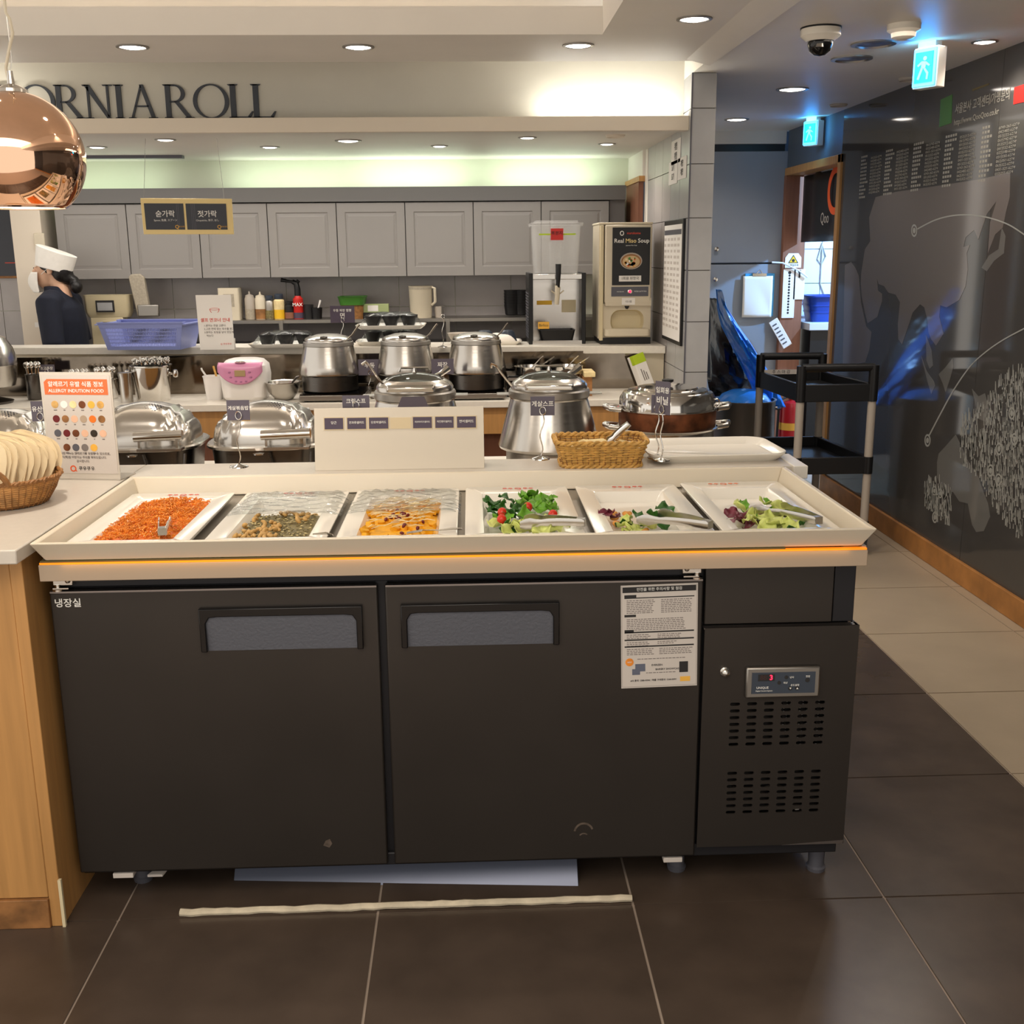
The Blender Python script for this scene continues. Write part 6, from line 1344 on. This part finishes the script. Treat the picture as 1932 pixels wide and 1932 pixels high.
for s in (-1, 1):
    sh_ = (tx+.0, s*.19, hz-.2); el = (tx+.028, s*.235, hz-.45)
    shirt.tube([(tx, s*.1, hz-.185), sh_, tuple((sh_[i]+el[i])/2 for i in range(3)), el], [.07, .07, .066, .062], 14)
organic('navy_top', shirt, 'navy', .011, 4, 'navy short sleeved work top')
tr_ = B()
for s in (-1, 1): tr_.tube([(tx+.02, s*.085, .86), (tx+.01, s*.092, .45), (tx+.03, s*.092, .09)], [.11, .08, .065], 14)
organic('trousers', tr_, 'trouser', .012, 3)
hair = B()
E(hair, (hx+.028, 0, hz+.015), (.086, .079, .075)); E(hair, (hx+.062, 0, hz-.02), (.062, .076, .075)); E(hair, (hx+.085, 0, hz-.055), (.045, .055, .045)); E(hair, (hx-.02, -.055, hz+.02), (.03, .02, .035)); E(hair, (hx-.02, .055, hz+.02), (.03, .02, .035)); E(hair, (hx-.005, -.074, hz+.005), (.01, .006, .045))
E(hair, (hx+.14, -.01, hz-.112), (.036, .042, .04)); E(hair, (hx+.125, 0, hz-.07), (.03, .035, .025))
organic('hair', hair, 'hair', .007, 2, 'black hair tied in a low bun')
hb0 = [(hx-.082, hz+.058), (hx+.108, hz+.006)]
b = B(); rings = []
for f, tilt0, grow in ((0, 0, 1.0), (.04, 0, 1.0), (1, 0, 1.09), (1.0, 0, .98)):
    rg_ = []
    for i in range(32):
        a = 2*PI*i/32; x = .0; ex = .103*grow; ey = .088*grow
        u = math.cos(a)
        base = (hx+.014+ex*u, ey*math.sin(a), hz-.006-.028*u)
        h = .104-.012*u
        rg_.append((base[0]+f*.028, base[1], base[2]+f*h))
    rings.append(rg_)
b.loft(rings, False, True); part('paper_hat', b, 'hat', t, label='tall white paper cook hat', solid=.002)
b = B()
def mask(u, v):
    a = (u-.5)*2.3; r = .078+.042*math.sin(PI*min(1, v*.8+.12))*(1-abs(u-.5)*1.2)
    return (hx-.024-r*math.cos(a), .08*math.sin(a)*(.95), hz-.022-.12*v)
b.grid(mask, 18, 12); part('face_mask', b, 'hat', t, solid=.003, label='white pleated face mask')
b = B()
for s in (-1, 1): b.tube([(hx-.035, s*.074, hz-.035), (hx-.0, s*.08, hz-.008), (hx+.026, s*.083, hz+.012)], .0016, 5)
part('mask_loops', b, 'hat', t)
b = B()
for s in (-1, 1): b.ell((hx-.09, s*.031, hz+.001), (.004, .008, .0045), 8, 6)
part('eyes', b, 'hair', t)
b = B(); p = P(77, 612, Y=6.7); b.box(p.x-xo-.018, p.x-xo+.018, -.125, -.118, p.z-.014, p.z+.014); part('name_badge', b, 'paper', t)
# ================================================================ HANGING SIGN AND PENDANT
YH = 5.9
def hp(px, py): q = P(px, py, Y=YH); return q
q0, q1, q2, q3 = hp(264.5, 374), hp(437, 375), hp(441, 442), hp(271, 442)
t = thing('hanging_sign', 'gold framed double sign hanging on two wires before the cupboards', 'sign', ((q2.x+q3.x)/2, YH, q3.z))
L0 = t.location
def hxy(u, v):   # on the tilted plate
    a = q3.lerp(q2, u); c = q0.lerp(q1, u); p = a.lerp(c, v)-L0; return p
def plate(u0, u1, v0, v1, d0, d1):
    b = B(); c = [hxy(u0, v0), hxy(u1, v0), hxy(u1, v1), hxy(u0, v1)]; b.loft([[p+Vector((0, -d1, 0)) for p in c], [p+Vector((0, -d0, 0)) for p in c]]); return b
part('plate', plate(0, 1, 0, 1, -.01, 0), 'gold', t, bev=.002)
for u0, u1, s, s2 in ((.035, .465, '숟가락', 'Spoon, 匙羹, スプーン'), (.49, .935, '젓가락', 'Chopsticks, 筷子, はし')):
    pn = part('panel', plate(u0, u1, .13, .86, 0, .002), 'menu', t)
    def tx_(s, sz, u, v, m, **k): text(s, sz, m, pn, hxy(u0+(u1-u0)*u, v)+Vector((0, -.003, 0)), **k)
    tx_(s, .036, .52, .56, 'inkw', bold=.0012); tx_(s2, .0125, .52, .39, 'inkw'); tx_('Q', .026, .80, .205, 'goldp', bold=.0006); tx_('쿠우쿠우', .0095, .93, .21, 'goldp')
    b = B()
    for u in ((.13, .17, .21) if s == '젓가락' else (.82, .86)): b.loft([[p+Vector((0, -.0025, 0)) for p in (hxy(u0+(u1-u0)*u, .14), hxy(u0+(u1-u0)*(u+.012), .14), hxy(u0+(u1-u0)*(u+.012), .85), hxy(u0+(u1-u0)*u, .85))], [p+Vector((0, -.0018, 0)) for p in (hxy(u0+(u1-u0)*u, .14), hxy(u0+(u1-u0)*(u+.012), .14), hxy(u0+(u1-u0)*(u+.012), .85), hxy(u0+(u1-u0)*u, .85))]])
    part('cutlery_print', b, 'dgrey', pn)
wz = 2.3
for u, px in ((.04, 275), (.92, 409)):
    a = hxy(u, 1); b = B(); b.tube([a+Vector((0, -.0, 0)), Vector((P(px, 268, Y=YH).x-L0.x, 0, 2.075-L0.z))], .0012, 5); part('wire', b, 'steel', t)
YP = 2.6
c = P(36, 298, Y=YP); r = (P(156, 298, Y=YP).x-c.x)
t = thing('pendant_lamp', 'copper mirror globe pendant lamp hanging at the left edge', 'lamp', (c.x, YP, c.z))
prof = []
zlo = P(36, 393, Y=YP).z-c.z
a0 = math.asin(max(-.95, zlo/r))
for k in range(29): a = a0+(PI/2-.2-a0)*k/28; prof.append((r*math.cos(a), r*math.sin(a)))
part('shade', B().lathe(prof, 64, cap0=False, cap1=True), 'copper', t, solid=.002)
part('inner_lining', B().lathe([(q*.975, z*.975) for q, z in prof], 48, cap0=False, cap1=True), 'inkw', t)
zt = prof[-1][1]
part('cap', B().lathe([(.034, zt-.002), (.033, zt+.006), (.02, zt+.014), (.008, zt+.018), (.006, zt+.045), (0, zt+.046)], 24), 'chrome', t)
part('bulb', B().lathe([(.0, zlo*.55), (.03, zlo*.45), (.04, zlo*.15), (.025, zlo*-.3)], 20), 'lens', t)
s_ = spot('pendant_bulb', (0, 0, zlo*.75), 10, ang=150, r=.03); s_.parent = t
def lp_(px, py): q = P(px, py, Y=YP); return q-c
b = B(); b.tube([(0, 0, zt+.04)]+[tuple(lp_(x, y)) for x, y in ((17, 155), (11, 128), (17, 95), (24, 62), (18, 35), (11, 24))]+[(lp_(8, 10).x, 0, 2.62-c.z)], .0035, 7); part('power_cord', b, 'cream2', t)
b = B(); b.tube([(0, 0, zt+.04), tuple(lp_(22, 115)), tuple(lp_(12, 28)), (lp_(8, -10).x, 0, 2.66-c.z)], .0012, 5); part('wire', b, 'steel', t)
# ================================================================ SIDE WALL AND CORRIDOR
XS = 1.049
def sw(px, py): q = P(px, py, X=XS); return q.y, q.z
a, c, d, e = sw(1258, 410), sw(1294, 410), sw(1291, 655), sw(1253, 640)
t = thing('wall_notice', 'black framed notice on the tiled side wall by the soup machine', 'notice', (XS, (a[0]+c[0])/2, d[1]))
wn = a[0]-c[0]; hn = a[1]-d[1]-.02
part('frame', B().box(-.012, 0, -wn/2, wn/2, 0, hn), 'black', t, bev=.003); part('sheet', B().box(-.0135, -.011, -wn/2+.02, wn/2-.02, .02, hn-.025), 'paper', t)
SWR = (PI/2, 0, -PI/2)
b = B(); rg = random.Random(5)
for k in range(16):
    for j in range(5): y = wn/2-.03-(wn-.07)*j/5; b.box(-.0142, -.013, y-(wn-.08)/5*rg.uniform(.5, .8), y, hn*.12+hn*.76*k/16, hn*.12+hn*.76*k/16+.014)
part('printed_rows', b, 'paper_grey', t, stuff=True, sharp=0); part('heading_bar', B().box(-.0143, -.013, -wn/2+.03, wn/2-.03, hn*.88, hn*.92), 'dgrey', t)
for px0, py0, px1, py1, s, lb in ((1268, 268, 1284, 305, '위험', 'paper note taped high on the side wall, upper one'), (1263, 308, 1278, 345, '요기', 'paper note taped on the side wall, lower left one'), (1280, 300, 1295, 335, '계량', 'paper note taped on the side wall, lower right one')):
    a, c = sw(px0, py0), sw(px1, py1)
    t = thing('paper_note', lb, 'note', (XS-.001, (a[0]+c[0])/2, c[1])); w_, h_ = abs(a[0]-c[0]), abs(a[1]-c[1])
    part('sheet', B().box(-.001, .0008, -w_/2, w_/2, 0, h_), 'paper', t)
    for i in range(2): text(s, h_*.35, 'ink', t, (-.0016, 0, h_*(.7-.4*i)), SWR, bold=.001)
# cupboard in the end wall
YE = 7.93
x0, x1 = P(1340, 400, Y=YE).x, P(1484, 400, Y=YE).x
t = thing('built_in_cupboard', 'tall blue grey built in cupboard at the end of the corridor', 'cupboard', ((x0+x1)/2, YE, 0)); w_ = x1-x0
zs_ = P(1410, 497, Y=YE).z; ztop = P(1410, 286, Y=YE).z
for z0, z1, kz in ((zs_+.006, ztop, P(1348, 470, Y=YE).z), (.02, zs_-.006, P(1348, 527, Y=YE).z)):
    d = part('door', B().box(-w_/2, w_/2, -.02, .01, z0, z1), 'blue_door', t, bev=.003)
    part('knob', B(tr(P(1349, 480, Y=YE).x-(x0+x1)/2, -.02, kz) @ rot('X', 90)).lathe([(.006, 0), (.006, .012), (.015, .018), (.016, .026), (0, .03)], 16), 'steel', d)
# clipboard
p0, p1 = P(1401, 516, Y=YE), P(1456, 596, Y=YE)
t = thing('clipboard', 'blue clipboard with crumpled papers hung on the cupboard door', 'clipboard', ((p0.x+p1.x)/2, YE-.022, p1.z)); w_, h_ = p1.x-p0.x, p0.z-p1.z
part('board', B().box(-w_/2+.012, w_/2, -.012, 0, -.0, h_), 'bluec', t, bev=.002)
b = B(); b.grid(lambda u, v: (-w_/2-.004+u*(w_-.012), -.02-.012*abs(math.sin(3*u+2*v))*(1-v), -.006+v*(h_-.012)), 12, 12); part('papers', b, 'paper', t, solid=.004)
b = B(); b.box(-.05, .05, -.024, -.01, h_-.02, h_); b.tube([(-.02, -.018, h_), (0, -.02, h_+.025), (.02, -.018, h_)], .004, 6); part('clip', b, 'steel', t)
# stickers and rails on the far jamb
YJ = 7.858
def jp(px, py): return P(px, py, Y=YJ)
a, c = jp(1482, 478), jp(1511, 505)
t = thing('warning_sticker', 'white sticker with a yellow warning triangle on the door jamb', 'sticker', ((a.x+c.x)/2, YJ, c.z)); w_, h_ = c.x-a.x, a.z-c.z
part('sheet', B().prism([(-w_/2, 0), (w_/2, 0), (w_/2, h_*.7), (w_*.3, h_), (-w_*.3, h_), (-w_/2, h_*.7)], -.002, 0), 'paper', t)
part('triangle_edge', B().prism([(-w_*.32, h_*.32), (w_*.32, h_*.32), (0, h_*.9)], -.003, -.0015), 'ink', t); part('triangle', B().prism([(-w_*.24, h_*.37), (w_*.24, h_*.37), (0, h_*.81)], -.0036, -.002), 'yellow', t); part('pinch_print', B().prism(circ(0, h_*.5, .011, 10), -.0042, -.003), 'ink', t)
text('손끼임주의', h_*.17, 'ink', t, (0, -.003, h_*.16))
def railpart(nm_, x0, x1, z0, z1, n, m, parent, y=-.006):
    return part(nm_, B().box(x0, x1, y, 0, z0, z1), m, parent, bev=.002)
for (px0, py0, px1, py1, n, lb) in ((1478, 508, 1497, 600, 15, 'long white perforated rail on the door jamb'), (1498, 508, 1516, 565, 4, 'short white perforated rail on the door jamb')):
    a, c = jp(px0, py0), jp(px1, py1)
    t = thing('card_rail', lb, 'rail', ((a.x+c.x)/2, YJ, c.z)); w_, h_ = c.x-a.x, a.z-c.z
    part('strip', B().box(-w_/2, w_/2, -.006, 0, 0, h_), 'whitep', t, bev=.002)
    for k in range(n): part('hole', B(tr(0, -.006, h_*(.93-.88*k/max(15, n))) @ rot('X', 90)).lathe([(.012 if k == 0 else .008, 0), (.0, .0008)], 12), 'dark', t)
a, c = jp(1470, 610), jp(1500, 648)
t = thing('broken_rail', 'loose white rail hanging askew at the foot of the jamb', 'rail', ((a.x+c.x)/2, YJ-.03, (a.z+c.z)/2-.09)); t.rotation_euler = (0, math.radians(-32), 0)
part('strip', B().box(-.035, .035, -.006, .0, 0, .22), 'whitep', t, bev=.003)
for k in range(6): part('slot', B().box(-.024, .01, -.0075, -.005, .03+.03*k, .04+.03*k), 'dgrey', t)
b = B(); pts = [jp(1455, 495), jp(1475, 496), jp(1490, 503), jp(1505, 510), jp(1522, 523)]; b.tube([p+Vector((0, -.02, 0)) for p in pts], .006, 6); single('white_cable', b, 'pipe', 'white cable drooping from the cupboard to the jamb', 'cable')
# noren curtain in the doorway
zn = P(1545, 456, X=2.33).z
t = thing('noren_curtain', 'black cloth curtain with an orange ring in the doorway', 'curtain', (2.34, 7.3, 2.0))
b = B(); b.grid(lambda u, v: (.012*math.sin(u*16), -.5+u*1.045, -(2.0-zn)*v), 40, 6); part('cloth', b, 'dark', t, solid=.003)
b = B(); b.tube([(0, -.55, .0), (0, .56, .0)], .01, 8); part('rod', b, 'steel', t)
yc_ = P(1570, 360, X=2.32).y-7.3; zc_ = P(1570, 360, X=2.32).z-2.0
b = B()
for q in ring(0, 0,   .15, .15, .105, .105, n=30): b.prism([(x+yc_-.06, z+zc_+.0) for x, z in q], -.0205, -.018, 'yz')
part('orange_ring', b, 'orangeq', t)
text('Qoo', .1, 'plastic_grey', t, (-.021, P(1556, 412, X=2.32).y-7.3, P(1556, 412, X=2.32).z-2.0), WR, sx=.9)
# dish room counter, basket
p = P(1545, 612, X=2.62)
t = thing('dish_counter', 'white topped dark sink unit seen through the doorway', 'counter', (2.75, 7.9, 0))
zq = P(1540, 610, Y=7.75).z
part('top', B().box(2.4, 3.6, 7.75, 8.28, zq-.05, zq), 'tile_blue', t, bev=.003, **W_); part('front', B().box(2.42, 3.6, 7.78, 8.28, 0, zq-.05), 'black', t, **W_)
x0, x1 = P(1527, 575, Y=7.85).x, P(1590, 575, Y=7.85).x
t = thing('blue_tub', 'dark blue plastic tub on the dish room counter', 'basket', ((x0+x1)/2, 7.98, zq)); w_ = x1-x0; h_ = P(1540, 558, Y=7.85).z-zq
part('tub_wall', B().loft([rr(w_*.7, .2, .04, 0), rr(w_*.96, .27, .05, h_*.93), rr(w_*1.04, .3, .05, h_*.95), rr(w_*1.04, .3, .05, h_), rr(w_*.9, .25, .05, h_), rr(w_*.66, .18, .04, .01)]), 'blueb', t)
for z in (.35, .6): part('band', B().loft([rr(w_*(.7+.28*z)+.008, .2+.07*z+.008, .045, h_*z), rr(w_*(.7+.28*z)+.01, .2+.07*z+.01, .045, h_*z+.012)], False, False), 'blueb', t)
b = B(); p = P(1552, 458, Y=8.28); b.tube([p, p+Vector((-.03, 0, -.12)), p+Vector((0, 0, -.16)), p+Vector((.03, 0, -.1)), p+Vector((.0, 0, -.02)), p+Vector((.0, 0, -.3)), p+Vector((.06, 0, -.44)), p+Vector((.12, 0, -.42))], .005, 6); single('dangling_wire', b, 'plastic_grey', 'thin grey cord hanging on the white tiles of the dish room', 'cord')
# stock pot with bags
YP2 = 6.6
R_ = (P(1462, 780, Y=YP2).x-P(1345, 780, Y=YP2).x)/2; xp = P(1402, 780, Y=YP2).x; zp = P(1400, 757, Y=YP2-.1).z
t = thing('stock_pot', 'tall steel stock pot holding a blue bag beside the column', 'pot', (xp, YP2, 0))
part('pot_wall', B().lathe([(R_*.98, 0), (R_, .01), (R_, zp-.01), (R_*1.04, zp), (R_*.97, zp), (R_*.95, .02), (0, .02)], 40), 'steel_dull', t)
b = B()
for s in (1,): b.tube([(R_, -.04, zp-.06), (R_+.03, -.03, zp-.06), (R_+.03, .03, zp-.06), (R_, .04, zp-.06)], .006, 6)
part('handle', b, 'steel', t)
def sheetobj(nm_, rows, Y, dy, m, label, cat, n=14):
    """crumpled sheet lofted through rows of (x0, x1, y) measured in the photograph"""
    rg = random.Random(len(rows)*7); b = B()
    def fn(u, v):
        s = v*(len(rows)-1); i = min(int(s), len(rows)-2); f = s-i
        r0, r1 = rows[i], rows[i+1]; xa = r0[0]+(r1[0]-r0[0])*f; xb = r0[1]+(r1[1]-r0[1])*f; y = r0[2]+(r1[2]-r0[2])*f
        p = P(xa+(xb-xa)*u, y, Y=Y); q = math.sin(PI*u)
        return (p.x, Y-dy*q*(.35+.65*math.sin(PI*min(1, v+.1)))+.03*math.sin(9*u+7*v)*q+.014*math.sin(23*u-17*v), p.z)
    b.grid(fn, n, 34); return single(nm_, b, m, label, cat, solid=.003)
sheetobj('black_bag', [(1338, 1346, 562), (1336, 1372, 600), (1334, 1400, 650), (1334, 1420, 700), (1336, 1428, 730), (1345, 1415, 755)], 7.0, .22, 'blackbag', 'black plastic rubbish bag behind the stock pot', 'bag')
sheetobj('blue_bag', [(1351, 1356, 546), (1352, 1370, 580), (1362, 1392, 615), (1378, 1418, 650), (1396, 1440, 685), (1412, 1458, 715), (1420, 1470, 740), (1400, 1482, 768)], 6.72, .14, 'blue', 'shiny blue plastic sheet sticking up out of the stock pot', 'bag')
b = B(); b.lathe([(R_*.9, 0), (R_*.7, .05), (R_*.4, .075), (0, .085)], 26, c=(xp, YP2, zp-.02)); o = single('blue_bag_mouth', b, 'blue', 'blue bag lining bulging from the stock pot rim', 'bag')
# fire extinguisher
pe = P(1492, 780, Y=7.4)
t = thing('fire_extinguisher', 'red fire extinguisher behind the black cart', 'extinguisher', (pe.x, 7.4, 0)); ze = P(1492, 755, Y=7.4).z
part('cylinder', B().lathe([(.075, 0), (.078, .01), (.078, ze-.05), (.06, ze-.015), (.02, ze), (.02, ze+.02)], 26), 'ext_red', t)
b = B(); b.box(-.02, .06, -.015, .015, ze+.02, ze+.04); b.tube([(0, 0, ze+.04), (.05, 0, ze+.075), (.1, 0, ze+.08)], .008, 6); b.tube([(-.02, 0, ze+.03), (-.09, -.02, ze), (-.095, -.02, ze-.25)], .009, 8); part('valve', b, 'dark', t)
part('label', B().lathe([(.0785, ze-.2), (.0785, ze-.15)], 26, cap0=False, cap1=False), 'goldp', t)
# black utility cart
A_, B_, C_, D_ = Vector((1.60, 5.25, 0)), Vector((1.955, 5.25, 0)), Vector((1.895, 5.86, 0)), Vector((1.56, 5.86, 0))
t = thing('utility_cart', 'black three shelf utility cart with grey posts by the printed wall', 'cart', (1.75, 5.55, 0))
O_ = Vector(t.location)
def quadslab(z0, z1, g=0, nm_='shelf'):
    ce = (A_+B_+C_+D_)/4; q = [p+(p-ce).normalized()*g-O_ for p in (A_, B_, C_, D_)]
    b = B(); b.loft([[(p.x, p.y, z0) for p in q], [(p.x, p.y, z1) for p in q]]); return b
for zt_ in (.86, .50, .17):
    part('shelf', quadslab(zt_-.07, zt_-.05), 'black', t)
    b = B(); q = [p-O_ for p in (A_, B_, C_, D_)]
    for p, n in zip(q, q[1:]+q[:1]):
        d = (n-p).normalized(); s = Vector((-d.y, d.x, 0))*.012
        b.hexa([(*(p-s)[:2], zt_-.085), (*(n-s)[:2], zt_-.085), (*(n+s)[:2], zt_-.085), (*(p+s)[:2], zt_-.085), (*(p-s)[:2], zt_), (*(n-s)[:2], zt_), (*(n+s)[:2], zt_), (*(p+s)[:2], zt_)])
    part('shelf_rim', b, 'black', t, bev=.004)
for p in (A_, B_, C_, D_):
    p = p-O_
    for z0, z1 in ((.17, .415), (.5, .775)): part('post', B().lathe([(.02, z0), (.02, z1)], 18, c=(p.x, p.y, 0)), 'plastic_grey', t)
    for z0, z1 in ((.08, .17), (.415, .5), (.775, .95)): part('corner_sleeve', B().lathe([(.024, z0), (.024, z1)], 16, c=(p.x, p.y, 0)), 'black', t)
    b = B(tr(p.x, p.y, .036) @ rot('Y', 90)); b.lathe([(.03, -.012), (.036, -.01), (.036, .01), (.03, .012)], 20); part('caster', b, 'black', t)
    b = B(); b.box(p.x-.02, p.x-.015, p.y-.015, p.y+.015, .03, .08); b.box(p.x+.015, p.x+.02, p.y-.015, p.y+.015, .03, .08); b.box(p.x-.02, p.x+.02, p.y-.018, p.y+.018, .076, .082); part('caster_fork', b, 'dgrey', t)
for a, c in ((A_, B_), (D_, C_)): part('push_handle', B().tube([a-O_+Vector((0, 0, .94)), c-O_+Vector((0, 0, .94))], .02, 14), 'black', t)
lb = part('blue_label', B().box(P(1442, 683, Y=5.84).x-O_.x, P(1507, 683, Y=5.84).x-O_.x, 5.843-O_.y, 5.846-O_.y, .845, .87), 'paper_grey', t); 
text('주 스 마 감', .022, 'ink', lb, (P(1475, 683, Y=5.84).x-O_.x, 5.8425-O_.y, .857))
single('banana_packet', B().box(1.66, 1.76, 5.34, 5.42, .8105, .8125), 'goldp', 'yellow and white packet lying on the top cart shelf', 'packet')
single('plastic_bag', B().ell((1.72, 5.6, .165), (.09, .12, .045), 12, 7), 'paper_grey', 'crumpled pale bag on the lowest cart shelf', 'bag')
# ---------------------------------------------------------------- turn all lettering into plain meshes
bpy.context.view_layer.update()
dg = bpy.context.evaluated_depsgraph_get()
made = {k: bpy.data.meshes.new_from_object(v[0].evaluated_get(dg)) for k, v in _tc.items()}
for k, (t_, old, m) in _tc.items():
    me = made[k]; me.materials.clear(); me.materials.append(M[m]); me.name = 'lettering'
    old.user_remap(me)
for t_, old, m in _tc.values():
    c = t_.data; bpy.data.objects.remove(t_); bpy.data.curves.remove(c); bpy.data.meshes.remove(old)
